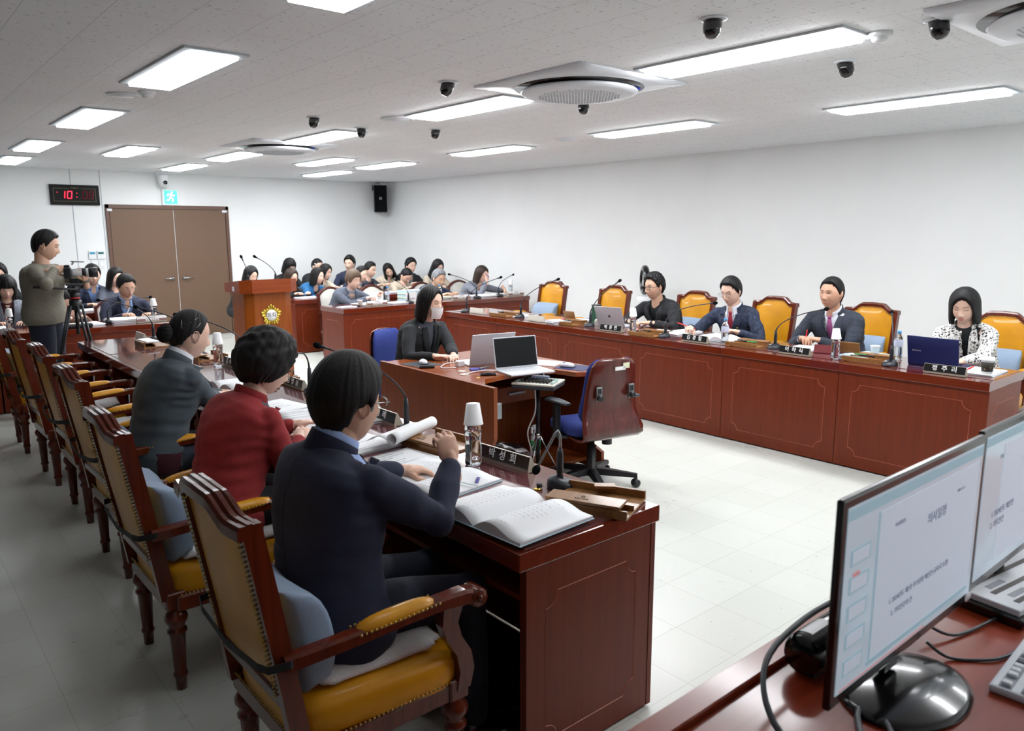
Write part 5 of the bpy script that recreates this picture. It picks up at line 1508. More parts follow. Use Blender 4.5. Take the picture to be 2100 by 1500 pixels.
g = G(); g.b2((-0.02, -0.013, 0), (0.02, 0.013, 0.045), 'white_plastic', 0.004); o = tag(g.obj('usb_hub'), 'small white hub standing behind the open laptop', 'device'); o.location = (3.58, 4.20, 0.755)
g = G(); g.b2((-0.03, -0.02, 0), (0.03, 0.02, 0.04), 'white_plastic', 0.004); o = tag(g.obj('power_adapter'), 'white plug adapter left of the masked woman laptop', 'device'); o.location = (3.19, 4.33, 0.755)
cable('white_cable', [(3.20, 4.36, 0.78), (3.14, 4.42, 0.77), (3.08, 4.40, 0.76), (3.04, 4.33, 0.76), (3.12, 4.28, 0.76)], 0.004, 'white_plastic', 'white cable in front of the masked woman hands')
g = G(); g.b2((-0.012, -0.006, 0), (0.012, 0.006, 0.002), 'yellow_note'); o = tag(g.obj('yellow_tag'), 'tiny yellow tag near the edge of the clerk desk', 'tag'); o.location = (3.02, 3.90, 0.755)

# small things on the right row
r = empty('green_binder_box', 'dark green upright box left of the silver laptop', 'box', (5.72, 5.40, DH + 0.003))
g = G(); g.b2((-0.05, -0.02, 0), (0.05, 0.022, 0.19), 'green_box', 0.004); g.obj('box_body', r)
g = G(); g.b2((-0.05, -0.022, 0.19), (0.05, 0.024, 0.198), 'black_plastic', 0.002); g.b2((-0.02, -0.06, 0.19), (0.02, 0.05, 0.197), 'black_plastic'); g.obj('clip', r)
papers('sticky_note_stack', 5.70, 5.31, 1.6, 0.09, 0.10, 14, 'paper_cream', 'pile of pale yellow papers between the green box and the laptop', lines=False)
g = G(); g.ell((0, 0, 0.05), (0.10, 0.14, 0.06), 'blue_item'); o = tag(g.obj('blue_scarf'), 'bright blue folded cloth on the empty right hand chair', 'cloth'); o.location = (6.48, 6.15, 0.488)
g = G(); g.b2((-0.11, -0.10, 0), (0.10, 0.10, 0.22), 'blue_item', 0.05, seg=3); o = tag(g.obj('blue_bag'), 'blue bag behind the green box on the empty yellow chair', 'bag'); o.location = (6.42, 6.12, 0.545)
bpy.data.objects.remove(bpy.data.objects['blue_scarf'], do_unlink=True); o.location = (6.42, 6.12, 0.487)
r = empty('phone_wallet', 'dark red leather phone case standing open before the purple tie man', 'phone case', (5.62, 2.90, DH + 0.003), 0.3)
g = G(); g.b2((-0.006, -0.075, 0), (0.006, 0.075, 0.08), 'red_leather', 0.004, T=Matrix.Rotation(0.7, 4, 'Y')); g.obj('front_flap', r)
g = G(); g.b2((-0.006, -0.075, 0), (0.004, 0.075, 0.08), 'red_leather', 0.004, T=Tr(0.10, 0, 0) @ Matrix.Rotation(-0.7, 4, 'Y')); g.obj('back_flap', r)
def pen(a, b, mat, label, rr=0.0045):
    r = empty('pen', label, 'pen')
    A, B = Vector(a), Vector(b); d = (B - A).normalized()
    g = G(); g.tube([A, A + d * 0.012, B - d * 0.02, B], [0.001, rr, rr, rr * 0.8], mat, 10); g.obj('barrel', r)
    g = G(); g.tube([B - d * 0.05, B - d * 0.004], rr * 1.15, mat, 10); g.obj('cap', r)
    return r
pen((5.52, 1.86, DH + 0.026), (5.60, 1.84, DH + 0.045), 'red_pen', 'red pen on the papers by the coffee cup')
pen((5.47, 3.50, DH + 0.05), (5.49, 3.40, DH + 0.05), 'green_pen', 'green pen on the wooden box, between the two tie wearing men')
pen((5.49, 3.58, DH + 0.05), (5.47, 3.48, DH + 0.05), 'gloss_black', 'black pen beside the green pen on the wooden box', 0.007)
pen((5.50, 2.60, DH + 0.05), (5.52, 2.52, DH + 0.05), 'green_pen', 'green pen on the open wooden box beside the paper cup')
pen((5.47, 2.56, DH + 0.05), (5.48, 2.44, DH + 0.05), 'gloss_black', 'black marker on the open wooden box', 0.007)
pen((5.40, 4.55, DH + 0.05), (5.41, 4.43, DH + 0.05), 'gloss_black', 'black marker on the wooden box beside the bottle', 0.007)
pen((5.44, 6.66, DH + 0.05), (5.44, 6.55, DH + 0.05), 'gloss_black', 'black marker on the farthest right wooden box', 0.007)
pen((5.44, 5.60, DH + 0.05), (5.45, 5.50, DH + 0.05), 'gloss_black', 'black pen on the wooden box left of the green box', 0.006)
pen((5.46, 5.66, DH + 0.05), (5.47, 5.59, DH + 0.05), 'red_pen', 'red pen tip by the black pen left of the green box')
g = G(); g.b2((-0.06, -0.005, 0), (0.06, 0.005, 0.012), 'gloss_black', 0.004); o = tag(g.obj('eyeglass_case'), 'black pouch by the paper cup of the short haired woman', 'pouch'); o.location = (4.80, 8.72, DH)
papers('notebook', 4.66, 8.72, 0.1, 0.22, 0.15, 2, 'paper_edge', 'grey notebook at the left end of the officials desk', z=DH, lines=False)
r = empty('desk_telephone', 'black conference device on the desk behind the tripod', 'device', (1.62, 8.62, DH))
g = G(); g.b2((-0.13, -0.05, 0), (0.13, 0.05, 0.04), 'black_plastic', 0.015, seg=2); g.obj('case', r)

# standing air purifier behind the man in corduroy
r = empty('standing_fan', 'white standing fan with a black ring by the right wall', 'fan', (7.45, 6.22, 0))
g = G(); g.lathe([(0, 0), (0.15, 0), (0.15, 0.02), (0.10, 0.03), (0.10, 0.85), (0.09, 0.9), (0, 0.9)], 'white_plastic', 28); g.obj('column', r)
g = G(); N = 40; rows = []
for j in range(N + 1):
    a = 2 * pi * j / N
    rows.append([((0.14 + 0.038 * cos(q)) * cos(a), 0.04 * sin(q), 1.10 + (0.15 + 0.038 * cos(q)) * sin(a)) for q in [2 * pi * k / 12 for k in range(12)]])
g.grid(rows, 'gloss_black', True, T=Rz(rad(50)), close_u=True); ring = g.obj('ring', r)
g = G(); g.tube([(0.10 * cos(a), 0, 1.10 + 0.11 * sin(a)) for a in [2 * pi * k / 30 for k in range(31)]], 0.012, 'white_plastic', 8, T=Rz(rad(50))); g.obj('inner_rim', ring)

# ------------------------------------------------------------------ operator table, monitors
TZ = 0.83
r = empty('operator_table', 'red brown operator table with a raised rim in the near right corner', 'table')
g = G(); g.b2((0.30, -0.35, TZ - 0.04), (3.3, 0.735, TZ), 'table_wood', 0.003); g.obj('tabletop', r)
g = G(); g.b2((0.30, 0.735, 0.02), (3.3, 0.79, TZ + 0.014), 'table_wood', 0.003); g.obj('rim_panel', r)
g = G(); g.b2((0.30, -0.35, 0.0), (0.34, 0.735, TZ - 0.04), 'desk_wood'); g.b2((3.26, -0.35, 0.0), (3.3, 0.735, TZ - 0.04), 'desk_wood'); g.obj('end_panel', r)
def monitor(x0, x1, y, zb, zt, rz, label, lay):
    w = x1 - x0; h = zt - zb; cx = (x0 + x1) / 2
    r = empty('computer_monitor', label, 'monitor', (cx, y, TZ), rz)
    zb -= TZ; zt -= TZ
    g = G(); g.b2((-w / 2, 0, zb), (w / 2, 0.013, zt), 'gloss_black', 0.004, seg=2); g.b2((-w / 2 + 0.08, 0.012, zb + 0.05), (w / 2 - 0.08, 0.04, zt - 0.05), 'gloss_black', 0.01, seg=2); c_ = g.obj('case', r)
    g = G(); g.b2((-w / 2 + 0.016, -0.0015, zb + 0.022), (w / 2 - 0.016, 0.001, zt - 0.016), 'screen_glow'); s_ = g.obj('screen', c_)
    def bar(u0, v0, u1, v1, mat, e=0.0006):
        W_, H_ = w - 0.032, h - 0.038
        g.b2((-w / 2 + 0.016 + u0 * W_, -0.0015 - e, zb + 0.022 + v0 * H_), (-w / 2 + 0.016 + u1 * W_, -0.0014, zb + 0.022 + v1 * H_), mat)
    g = G()
    bar(0.20, 0.06, 0.97, 0.90, 'screen_page'); 
    bar(0.0, 0.93, 1.0, 0.99, 'screen_teal', 0.0003)
    g.obj('window_shapes', s_)
    g = G()
    if lay == 0:
        for k in range(5): bar(0.03, 0.08 + k * 0.15, 0.15, 0.17 + k * 0.15, 'screen_teal', 0.0009); bar(0.04, 0.09 + k * 0.15, 0.14, 0.16 + k * 0.15, 'screen_page', 0.0012)
        bar(0.18, 0.045, 0.96, 0.07, 'screen_teal', 0.0012); bar(0.19, 0.04, 0.2, 0.9, 'screen_teal', 0.0009); bar(0.05, 0.62, 0.09, 0.64, 'screen_red', 0.0014); bar(0.02, 0.01, 0.6, 0.018, 'screen_red', 0.0009)
    g.obj('window_details', s_) if g.v else None
    W_, H_ = w - 0.032, h - 0.038
    def tx(s, size, u, v, al='LEFT'):
        text_mesh(s, size, 'screen_text', 'screen_lettering', s_, frame_mat((-w / 2 + 0.016 + u * W_, -0.0032, zb + 0.022 + v * H_), (1, 0, 0), (0, 0, 1)), align=al, ext=0.0002)
    if lay == 0:
        tx('의사일정', 0.024, 0.62, 0.70, 'CENTER'); tx('1. 2024년도 제2차 추가경정 예산안 (교육국 소관)', 0.013, 0.30, 0.34); tx('  2. 기타안건의 건', 0.013, 0.31, 0.26); tx('의사일정(안)', 0.008, 0.30, 0.78); tx('2024. 12. 3.', 0.008, 0.78, 0.78)
    else:
        tx('1. 2024년도 예산안', 0.018, 0.12, 0.42); tx('2. 기타안건', 0.018, 0.12, 0.34); tx('의회', 0.012, 0.15, 0.82)
    g = G(); g.b2((-0.03, 0.028, 0.03), (0.03, 0.055, zb + 0.12), 'gloss_black', 0.004, T=Tr(0, 0, 0)); g.obj('stand_neck', r)
    g = G(); g.lathe([(0, 0), (0.150, 0), (0.152, 0.006), (0.135, 0.014), (0.06, 0.024), (0, 0.027)], 'gloss_black', 40, sy=0.72, T=Tr(0, 0.0, 0)); g.obj('stand_foot', r)
    return r, w, h
mon1, w1, h1 = monitor(1.134, 1.743, 0.534, 0.919, 1.283, 0, 'black computer monitor showing a document, left one', 0)
mon2, _, _ = monitor(1.765, 2.37, 0.545, 0.919, 1.283, 0.0, 'black computer monitor cut by the right edge', 1)
g = G(); g.ell((w1 / 2 - 0.02, -0.002, 0.919 - TZ + 0.012), (0.018, 0.003, 0.010), 'foil'); g.obj('bottom_sticker', mon1)
# power bar with cables
r = empty('sound_bar', 'black cylindrical sound bar with a white label behind the monitor', 'sound bar', (1.515, 0.688, TZ), 0)
g = G(); g.lathe([(0, -0.19), (0.035, -0.19), (0.042, -0.175), (0.042, 0.175), (0.035, 0.19), (0, 0.19)], 'gloss_black', 24, T=Tr(0, 0, 0.046) @ Matrix.Rotation(pi / 2, 4, 'Y')); g.obj('tube', r)
g = G(); g.b2((-0.17, -0.02, 0.0), (0.17, 0.02, 0.01), 'black_plastic'); g.obj('foot', r)
g = G(); 
rows = [[(-0.165 + 0.075 * j, 0.0425 * cos(q), 0.046 + 0.0425 * sin(q)) for q in [pi * (0.35 + 0.22 * k / 6) for k in range(7)]] for j in range(2)]
g.grid(rows, 'paper_cup'); g.obj('white_label', r)
cable('black_cable', [(1.60, 0.70, TZ + 0.10), (1.40, 0.72, TZ + 0.09), (1.22, 0.70, TZ + 0.07), (1.12, 0.62, TZ + 0.03), (1.10, 0.5, TZ + 0.008), (1.14, 0.3, TZ + 0.008)], 0.006, 'dark_grey_plastic', 'thick dark cable looping over the rim of the operator table')
cable('black_cable', [(1.46, 0.62, TZ + 0.02), (1.38, 0.57, TZ + 0.008), (1.28, 0.55, TZ + 0.008), (1.18, 0.46, TZ + 0.008), (1.15, 0.3, TZ + 0.008)], 0.006, 'dark_grey_plastic', 'dark cable on the table left of the monitor')
cable('black_cable', [(1.50, 0.61, TZ + 0.02), (1.42, 0.55, TZ + 0.008), (1.32, 0.52, TZ + 0.008), (1.22, 0.42, TZ + 0.008), (1.2, 0.3, TZ + 0.008)], 0.005, 'dark_grey_plastic', 'second dark cable on the table left of the monitor')
cable('black_cable', [(1.68, 0.60, TZ + 0.03), (1.72, 0.55, TZ + 0.006), (1.85, 0.52, TZ + 0.006), (2.0, 0.50, TZ + 0.006), (2.3, 0.5, TZ + 0.006)], 0.0035, 'dark_grey_plastic', 'thin cable running right from under the monitor')
cable('black_cable', [(1.60, 0.56, TZ + 0.03), (1.62, 0.52, TZ + 0.005), (1.68, 0.46, TZ + 0.005), (1.75, 0.44, TZ + 0.005)], 0.0035, 'dark_grey_plastic', 'thin cable between the monitor foot and the keyboard')
# keyboard
r = empty('keyboard', 'white computer keyboard at the lower right corner', 'keyboard', (1.56, 0.37, TZ + 0.001), rad(3))
g = G(); g.b2((0, -0.15, 0), (0.45, 0.06, 0.016), 'key_white', 0.006, seg=2); b_ = g.obj('keyboard_body', r)
g = G()
for j in range(6):
    for i in range(21):
        if j == 5 and i in (1, 6, 11): continue
        mt = 'dark_grey_plastic' if (j == 5 and i in (5, 10)) or (i in (14,) and j > 3) else 'key_white'
        yy = 0.035 - 0.028 * (5 - j) - (0.008 if j < 5 else 0)
        g.b2((0.012 + i * 0.0205, yy - 0.009, 0.016), (0.012 + i * 0.0205 + 0.0165, yy + 0.008, 0.024), mt, 0.002)
g.obj('keys', b_)
g = G()
for j in range(6):
    yy = 0.035 - 0.028 * (5 - j) - (0.008 if j < 5 else 0)
    g.b2((0.008, yy - 0.0115, 0.0155), (0.442, yy + 0.0105, 0.0168), 'text_grey')
g.obj('key_bed', b_)
# switcher tray with papers
r = empty('mixer_console', 'white control console with dark strips below the second monitor', 'console', (1.90, 0.60, TZ), rad(-8))
g = G(); g.b2((-0.02, -0.14, 0), (0.50, 0.13, 0.025), 'gloss_black', 0.004); g.obj('console_base', r)
g = G(); g.b2((-0.01, -0.13, 0.025), (0.49, 0.12, 0.04), 'key_white', 0.002); t_ = g.obj('console_top', r)
g = G()
for k in range(4): g.b2((0.03, -0.11 + k * 0.05, 0.04), (0.47, -0.098 + k * 0.05, 0.0412), 'text_dark')
for k in range(3): g.b2((0.05, -0.09 + k * 0.05, 0.04), (0.12, -0.075 + k * 0.05, 0.0408), 'text_grey')
g.obj('dark_strips', t_)
# ------------------------------------------------------------------ people
def bake_remesh(g, voxel, smooth, mats, name):
    """union of closed shapes -> one continuous smooth surface"""
    me = g.mesh(name + '_src')
    o = bpy.data.objects.new('tmp', me); COL.objects.link(o)
    m = o.modifiers.new('r', 'REMESH'); m.mode = 'VOXEL'; m.voxel_size = voxel; m.use_smooth_shade = True
    if smooth:
        s = o.modifiers.new('s', 'SMOOTH'); s.factor = 0.5; s.iterations = smooth
    bpy.context.view_layer.update()
    r = bpy.data.meshes.new_from_object(o.evaluated_get(bpy.context.evaluated_depsgraph_get()))
    bpy.data.objects.remove(o); bpy.data.meshes.remove(me)
    r.name = name
    r.materials.clear()
    for k in mats: r.materials.append(M(k))
    r.polygons.foreach_set('material_index', [0] * len(r.polygons))
    r.polygons.foreach_set('use_smooth', [True] * len(r.polygons))
    return r
def link(me, name, parent):
    o = bpy.data.objects.new(name, me); COL.objects.link(o); o.parent = parent
    return o
def gauss(x, s): return math.exp(-(x / s) ** 2)
def head_point(d, fem=False, fat=1.0):
    """skin surface of a head in the unit direction d (x forward, y left, z up)"""
    x, y, z = d
    px = 0.097 * x - 0.006; py = 0.080 * y * fat; pz = 0.118 * z if z > 0 else 0.128 * z
    s = max(0.0, -z)
    py *= 1 - 0.23 * s ** 2.0
    if x < 0: px = px * (1 - 0.45 * s ** 1.3); pz += 0.028 * s * (-x)
    else: px = px + 0.022 * s ** 1.4 * x ** 0.5 * (1 - abs(y)) - 0.004 * s
    if x > 0.15:
        ay = abs(py)
        f = min(1, (x - 0.15) / 0.35)
        k = 0.0
        k += 0.021 * gauss(py, 0.0115) * (gauss(pz + 0.030, 0.014) + 0.55 * gauss(pz + 0.012, 0.016))   # nose ridge and tip
        k += 0.009 * (gauss(ay - 0.0125, 0.007)) * gauss(pz + 0.036, 0.008)                                 # wings
        k -= 0.009 * gauss(ay - 0.031, 0.015) * gauss(pz - 0.008, 0.012)                                    # sockets
        k += 0.003 * gauss(ay - 0.026, 0.02) * gauss(pz - 0.028, 0.008)                                     # brow
        k += 0.0035 * gauss(ay - 0.042, 0.016) * gauss(pz + 0.030, 0.02)                                    # cheek
        k += 0.007 * gauss(py, 0.020) * gauss(pz + 0.064, 0.011)                                            # mouth
        k -= 0.0035 * gauss(py, 0.018) * gauss(pz + 0.0645, 0.0025)
        k -= 0.003 * gauss(py, 0.02) * gauss(pz + 0.082, 0.006)
        k += 0.006 * gauss(py, 0.018) * gauss(pz + 0.101, 0.013)                                            # chin
        px += k * f
    return (px, py, pz)
def head_grid(g, mat, T, fem=False, fat=1.0, nu=72, nv=64, off=0.0):
    rows = []
    for j in range(nv + 1):
        ph = pi * j / nv; row = []
        for i in range(nu):
            th = 2 * pi * i / nu
            d = (sin(ph) * cos(th), sin(ph) * sin(th), cos(ph))
            p = head_point(d, fem, fat)
            row.append(tuple(p[k] + off * d[k] for k in range(3)))
        rows.append(row)
    g.grid(rows, mat, True, T=T, close_u=True)
def capsule(g, pts, rs, mat='skin_light', seg=14):
    g.tube(pts, rs, mat, seg)
    for p, r in ((pts[0], rs[0]), (pts[-1], rs[-1])): g.ell(p, (r, r, r), mat, su=seg, sv=8)
    for p, r in list(zip(pts, rs))[1:-1]: g.ell(p, (r, r, r), mat, su=seg, sv=8)
def hand_prims(g, W_, d, n, side, pose, sc=1.0):
    """W_ wrist, d direction of the fingers, n out of the palm, side unit towards the thumb"""
    d = d.normalized(); b = side - d * side.dot(d); b = b.normalized(); nn = d.cross(b); nn = nn if nn.dot(n) > 0 else -nn
    P_ = lambda a, c, e: W_ + (d * a + b * c + nn * e) * sc
    curls = {'flat': (0.12, 0.12, 0.1), 'rest': (0.35, 0.45, 0.3), 'pen': (0.75, 0.85, 0.4), 'grip': (0.95, 1.25, 0.7), 'hold': (0.6, 0.8, 0.5)}[pose]
    R_ = Matrix((d, b, nn)).transposed()
    g.ell(P_(0.045, 0.0, 0.0), (0.052 * sc, 0.040 * sc, 0.0155 * sc), 'skin_light', rot=R_, su=16, sv=10)
    g.ell(P_(0.035, 0.018, 0.006), (0.034 * sc, 0.020 * sc, 0.016 * sc), 'skin_light', rot=R_, su=12, sv=8)
    g.ell(P_(0.070, 0.0, -0.001), (0.024 * sc, 0.038 * sc, 0.012 * sc), 'skin_light', rot=R_, su=14, sv=8)
    capsule(g, [P_(-0.05, 0, 0), P_(0.0, 0, 0), P_(0.03, 0, 0)], [0.027 * sc, 0.024 * sc, 0.022 * sc])
    for k, (c0, L, r) in enumerate(((0.029, 0.070, 0.0085), (0.0095, 0.078, 0.0088), (-0.0105, 0.073, 0.0085), (-0.029, 0.057, 0.0075))):
        base = P_(0.082 - 0.006 * (k == 3) - 0.003 * (k == 0), c0, 0); dirv = (d + b * (0.10 - 0.07 * k)).normalized(); pts = [base - dirv * 0.012 * sc, base]
        a = 0; ex = 0.12 * k if pose in ('rest', 'pen') else 0.03 * k
        for q, (fr, cv) in enumerate(zip((0.45, 0.30, 0.25), curls)):
            a += cv + ex * 0.4
            v = dirv * cos(a) + nn * sin(a)
            pts.append(pts[-1] + v * L * fr * sc)
        rr = [r * sc, r * sc, r * 0.98 * sc, r * 0.9 * sc, r * 0.78 * sc]
        capsule(g, pts, rr, seg=10)
    t = 0.7 if pose in ('grip', 'pen', 'hold') else 0.35
    p0 = P_(0.018, 0.022, 0.004); v1 = (d * 0.55 + b * (0.75 - 0.3 * t) + nn * t).normalized(); v2 = (d * 0.85 + b * (0.25 - 0.5 * t) + nn * t * 0.9).normalized()
    p1 = p0 + v1 * 0.042 * sc; p2 = p1 + v2 * 0.032 * sc; p3 = p2 + v2 * 0.024 * sc
    capsule(g, [p0, p1, p2, p3], [0.0125 * sc, 0.0112 * sc, 0.0102 * sc, 0.0085 * sc], seg=10)
HAIR = {
 'male': dict(k=[(0, .084), (.5, .082), (.78, .066), (1.0, .042), (1.17, .006), (1.42, -.012), (1.5, .006), (1.85, .0), (2.05, -.05), (2.5, -.078), (pi, -.082)], top=.020, side=.007, back=.012, taper=0.26),
 'male_full': dict(k=[(0, .078), (.55, .072), (.85, .050), (1.1, .024), (1.25, -.004), (1.42, -.020), (1.5, .002), (1.85, -.004), (2.05, -.06), (2.5, -.090), (pi, -.098)], top=.032, side=.017, back=.024, taper=0.34),
 'bob': dict(k=[(0, .082), (.35, .072), (.66, .03), (.88, -.05), (1.0, -.125), (1.2, -.135), (pi, -.13)], top=.016, side=.016, back=.020, taper=-0.02),
 'bob_bangs': dict(k=[(0, .030), (.5, .026), (.68, .0), (.85, -.09), (1.0, -.13), (1.3, -.135), (pi, -.125)], top=.016, side=.018, back=.020, taper=-0.02),
 'lob': dict(k=[(0, .086), (.35, .076), (.7, .03), (.92, -.06), (1.02, -.135), (1.2, -.145), (pi, -.14)], top=.014, side=.014, back=.018, taper=-0.04),
 'long': dict(k=[(0, .082), (.35, .072), (.66, .02), (.88, -.10), (1.0, -.24), (1.3, -.26), (pi, -.24)], top=.014, side=.014, back=.018, taper=-0.10),
 'short_f': dict(k=[(0, .060), (.5, .055), (.8, .028), (1.05, -.022), (1.3, -.034), (1.5, -.02), (1.9, -.02), (2.1, -.065), (pi, -.085)], top=.030, side=.018, back=.026, taper=0.30),
 'curly_f': dict(k=[(0, .058), (.5, .048), (.78, .010), (1.0, -.045), (1.3, -.065), (1.6, -.07), (2.1, -.085), (pi, -.095)], top=.034, side=.028, back=.034, taper=0.30),
 'pulled': dict(k=[(0, .088), (.6, .080), (.92, .058), (1.15, .028), (1.35, .012), (1.6, .015), (1.95, -.008), (2.3, -.055), (pi, -.072)], top=.008, side=.005, back=.008, taper=0.26),
}
def hair_shell(kind, T, mat, seed, curl=0.0, vol=1.0, part=0.4, nu=120, nk=30, drop=0.0, asym=0.0):
    h = HAIR[kind]; rr = np.random.RandomState(seed)
    az = np.linspace(-pi, pi, nu, endpoint=False)
    kx = [a for a, b in h['k']]; ky = [b for a, b in h['k']]
    hem = np.interp(np.abs(az), kx, ky)
    hem = (np.roll(hem, 1) + hem + np.roll(hem, -1)) / 3
    hem = np.where(hem < -0.03, hem - drop, hem)
    j1 = rr.randn(nu); j1 = (np.roll(j1, 1) + j1 * 2 + np.roll(j1, -1)) / 4
    hem = hem + j1 * (0.005 if curl == 0 else 0.008) * np.where(np.abs(az) < 1.3, 0.25, 1.0) + asym * 0.018 * np.sin(az) * (np.abs(az) < 1.3)
    st = rr.randn(nu); st = (np.roll(st, 1) * .5 + st + np.roll(st, -1) * .5) / 2
    cx, cz, A, B, Cc = -0.008, 0.010, 0.100, 0.084, 0.112
    th = np.where(np.abs(az) < 1.0, h['top'] * 0.5, np.interp(np.abs(az), [1.0, 1.57, 2.2, pi], [h['top'] * .5, h['side'], h['side'] * .5 + h['back'] * .5, h['back']])) * vol
    outer = np.zeros((nk + 1, nu, 3)); inner = np.zeros((nk + 1, nu, 3))
    for i, a in enumerate(az):
        if hem[i] > cz: phe = math.acos(min(1, (hem[i] - cz) / Cc)); dropd = 0
        else: phe = pi / 2; dropd = cz - hem[i]
        Re = 1 / math.sqrt((cos(a) / A) ** 2 + (sin(a) / B) ** 2)
        arc = phe * Cc; tot = arc + dropd
        for k in range(nk + 1):
            s = tot * k / nk
            if s <= arc:
                ph = s / Cc; up = cos(ph); out = sin(ph)
            else: ph = pi / 2; up = 0; out = 1
            t_top = h['top'] * vol
            tt = t_top * (1 - min(1, ph / (pi / 2))) + th[i] * min(1, ph / (pi / 2))
            if abs(abs(a) - 0) < 1.3: tt += 0.006 * vol * gauss(a - part, 0.5) * sin(min(ph, pi / 2))
            g1 = min(1, k / (nk * 0.25)) * min(1, out * 1.4)
            tt += 0.0008 * st[i] * g1 * (1 + 0.5 * vol)
            if curl: tt += curl * (0.8 * sin(a * 5 + 3 * sin(ph * 2.3 + a) + ph * 9 + seed) + 0.5 * sin(a * 11 + 2.2 * sin(a * 3 + ph * 5) - ph * 6) + 0.35 * sin(ph * 23 + 4 * sin(a * 4))) * g1
            fade = 1 - 0.75 * max(0, (k / nk - 0.82) / 0.18) ** 2 * (1 if dropd == 0 or h['taper'] > 0.05 else 0.25)
            tt *= fade
            if abs(a) < 1.25: tt -= 0.009 * max(0, (k / nk - 0.78) / 0.22) ** 1.5
            dz = max(0, s - arc)
            shrink = 1 - h['taper'] * (dz / 0.1) ** (1.5 if h['taper'] > 0.05 else 1)
            Ro = (Re * out + tt * (0.35 + 0.65 * out)) * shrink if out > 0 else 0
            zt = cz + up * (Cc + tt) - dz
            Ri = max(Re * out * shrink - 0.012, 0)
            zi = cz + up * (Cc - 0.012) - dz
            if dz > 0: Ri = max(Ro - 0.022, 0)
            outer[k, i] = (cx + Ro * cos(a), Ro * sin(a), zt); inner[k, i] = (cx + Ri * cos(a), Ri * sin(a), zi)
    g = G(); g.grid(outer.tolist() + inner[::-1].tolist(), mat, True, T=T, close_u=True)
    return g
NP = [0]
def person(label, pos, yaw, head, look=(0, 0, 0), hands=None, poses=('rest', 'rest'), fem=False, skin_='skin_light', top='navy_suit', under='white_shirt', style='suit', tie=None,
           hair='male', hmat='hair_black', hvol=1.0, curl=0.0, drop=0.0, part=0.4, asym=0.0, legs='dark_trousers', near=0, seat=0.48, glasses=None, eyes='down', lips=None, pole=((-0.25, 0.75, -0.9), (-0.25, -0.75, -0.9)),
           fat=1.0, wide=1.0, standing=False, pelvis_z=None, group=None, palm=(None, None), fdir=(None, None), collar=True, vdepth=0.5, hand_sc=None):
    NP[0] += 1; seed = NP[0]
    root = empty('person', label, 'person', (pos[0], pos[1], 0), yaw, group)
    inv = (Tr(pos[0], pos[1], 0) @ Rz(yaw)).inverted()
    hd = inv @ Vector(head)
    Rh = Rz(look[0]) @ Matrix.Rotation(look[1], 4, 'Y') @ Matrix.Rotation(look[2], 4, 'X')
    hs = 1.0 if fem else 1.04
    TH = Matrix.Translation(hd) @ Rh @ Matrix.Scale(hs, 4)
    hz = pelvis_z if pelvis_z else seat + 0.09
    H0 = Vector((0, 0, hz))
    nt = TH @ Vector((-0.022, 0, -0.075))
    tor = (nt - H0).normalized()
    nb = hd - Vector((0.040 + 0.05 * tor.x, 0, 0.156 - 0.008 * fem - (0.026 if near == 2 else 0))) - Vector((0.02, 0, 0)) * look[1]
    Lt = (nb - H0).length
    sw = (0.165 if fem else 0.190) * wide
    mid = (H0 + nb) / 2 + Vector((-0.045 if not standing else -0.01, 0, 0.0))
    def C(t):   # spine
        return H0 * (1 - t) ** 2 + mid * 2 * t * (1 - t) + nb * t * t
    def Tn(t): return ((mid - H0) * 2 * (1 - t) + (nb - mid) * 2 * t).normalized()
    lat = Vector((0, 1, 0))
    def Fn(t): return lat.cross(Tn(t)).normalized()
    kk = 0.92 if fem else 1.0
    prof = [(-0.20, .150, .10), (-0.10, .172, .120), (0.02, .172, .125), (0.18, .158, .118), (0.36, .150, .112), (0.55, .165 if not fem else .155, .122), (0.72, .180, .122), (0.83, .194, .110), (0.90, .174, .096), (0.95, .128, .082), (0.99, .078, .066), (1.03, .064, .060)]
    def torso(g, grow, mat, t0=-0.2, flare=0.0, t1=1.05):
        rows = []
        for t, w, d in prof:
            if t < t0 or t > t1: continue
            c = C(t); f = Fn(t)
            grow_ = grow * (0.45 if t > 0.93 else 1)
            w = w * kk * wide + grow_; d = d * (1.0 if not fem else 0.95) * (0.5 + 0.5 * wide) + grow_ + (0.016 * gauss(t - 0.62, 0.14) if fem else 0)
            if t <= 0.02: w += flare; d += flare
            if mat == under and t > 0.8: w *= 0.82
            row = []
            for i in range(32):
                q = 2 * pi * i / 32; cc, ss = cos(q), sin(q)
                a = abs(cc) ** 0.85 * (1 if cc > 0 else -1); b = abs(ss) ** 0.85 * (1 if ss > 0 else -1)
                row.append(c + f * (d * a) + lat * (w * b))
            rows.append(row)
        g.grid(rows, mat, True, close_u=True)
        g.add(rows[0], [tuple(range(32))], mat); g.add(rows[-1], [tuple(range(32))], mat)
    # arms
    arms = []
    defh = (Vector((0.42, 0.16, seat + 0.28)), Vector((0.42, -0.16, seat + 0.28)))
    for k, s in enumerate((1, -1)):
        sh = C(0.86) + lat * s * sw + Fn(0.83) * 0.010
        wt = (inv @ Vector(hands[k])) if hands and hands[k] is not None else defh[k]
        L1, L2 = 0.285 * (0.93 if fem else 1), 0.245 * (0.93 if fem else 1)
        D = (wt - sh).length
        if D > (L1 + L2) * 0.97:
            f = D / ((L1 + L2) * 0.97); L1 *= f; L2 *= f
        dv = (wt - sh).normalized()
        a = (L1 * L1 - L2 * L2 + D * D) / (2 * D); hgt = math.sqrt(max(L1 * L1 - a * a, 1e-5))
        pv = Vector(pole[k]); pv = (pv - dv * pv.dot(dv)).normalized()
        el = sh + dv * a + pv * hgt
        arms.append((sh, el, wt))
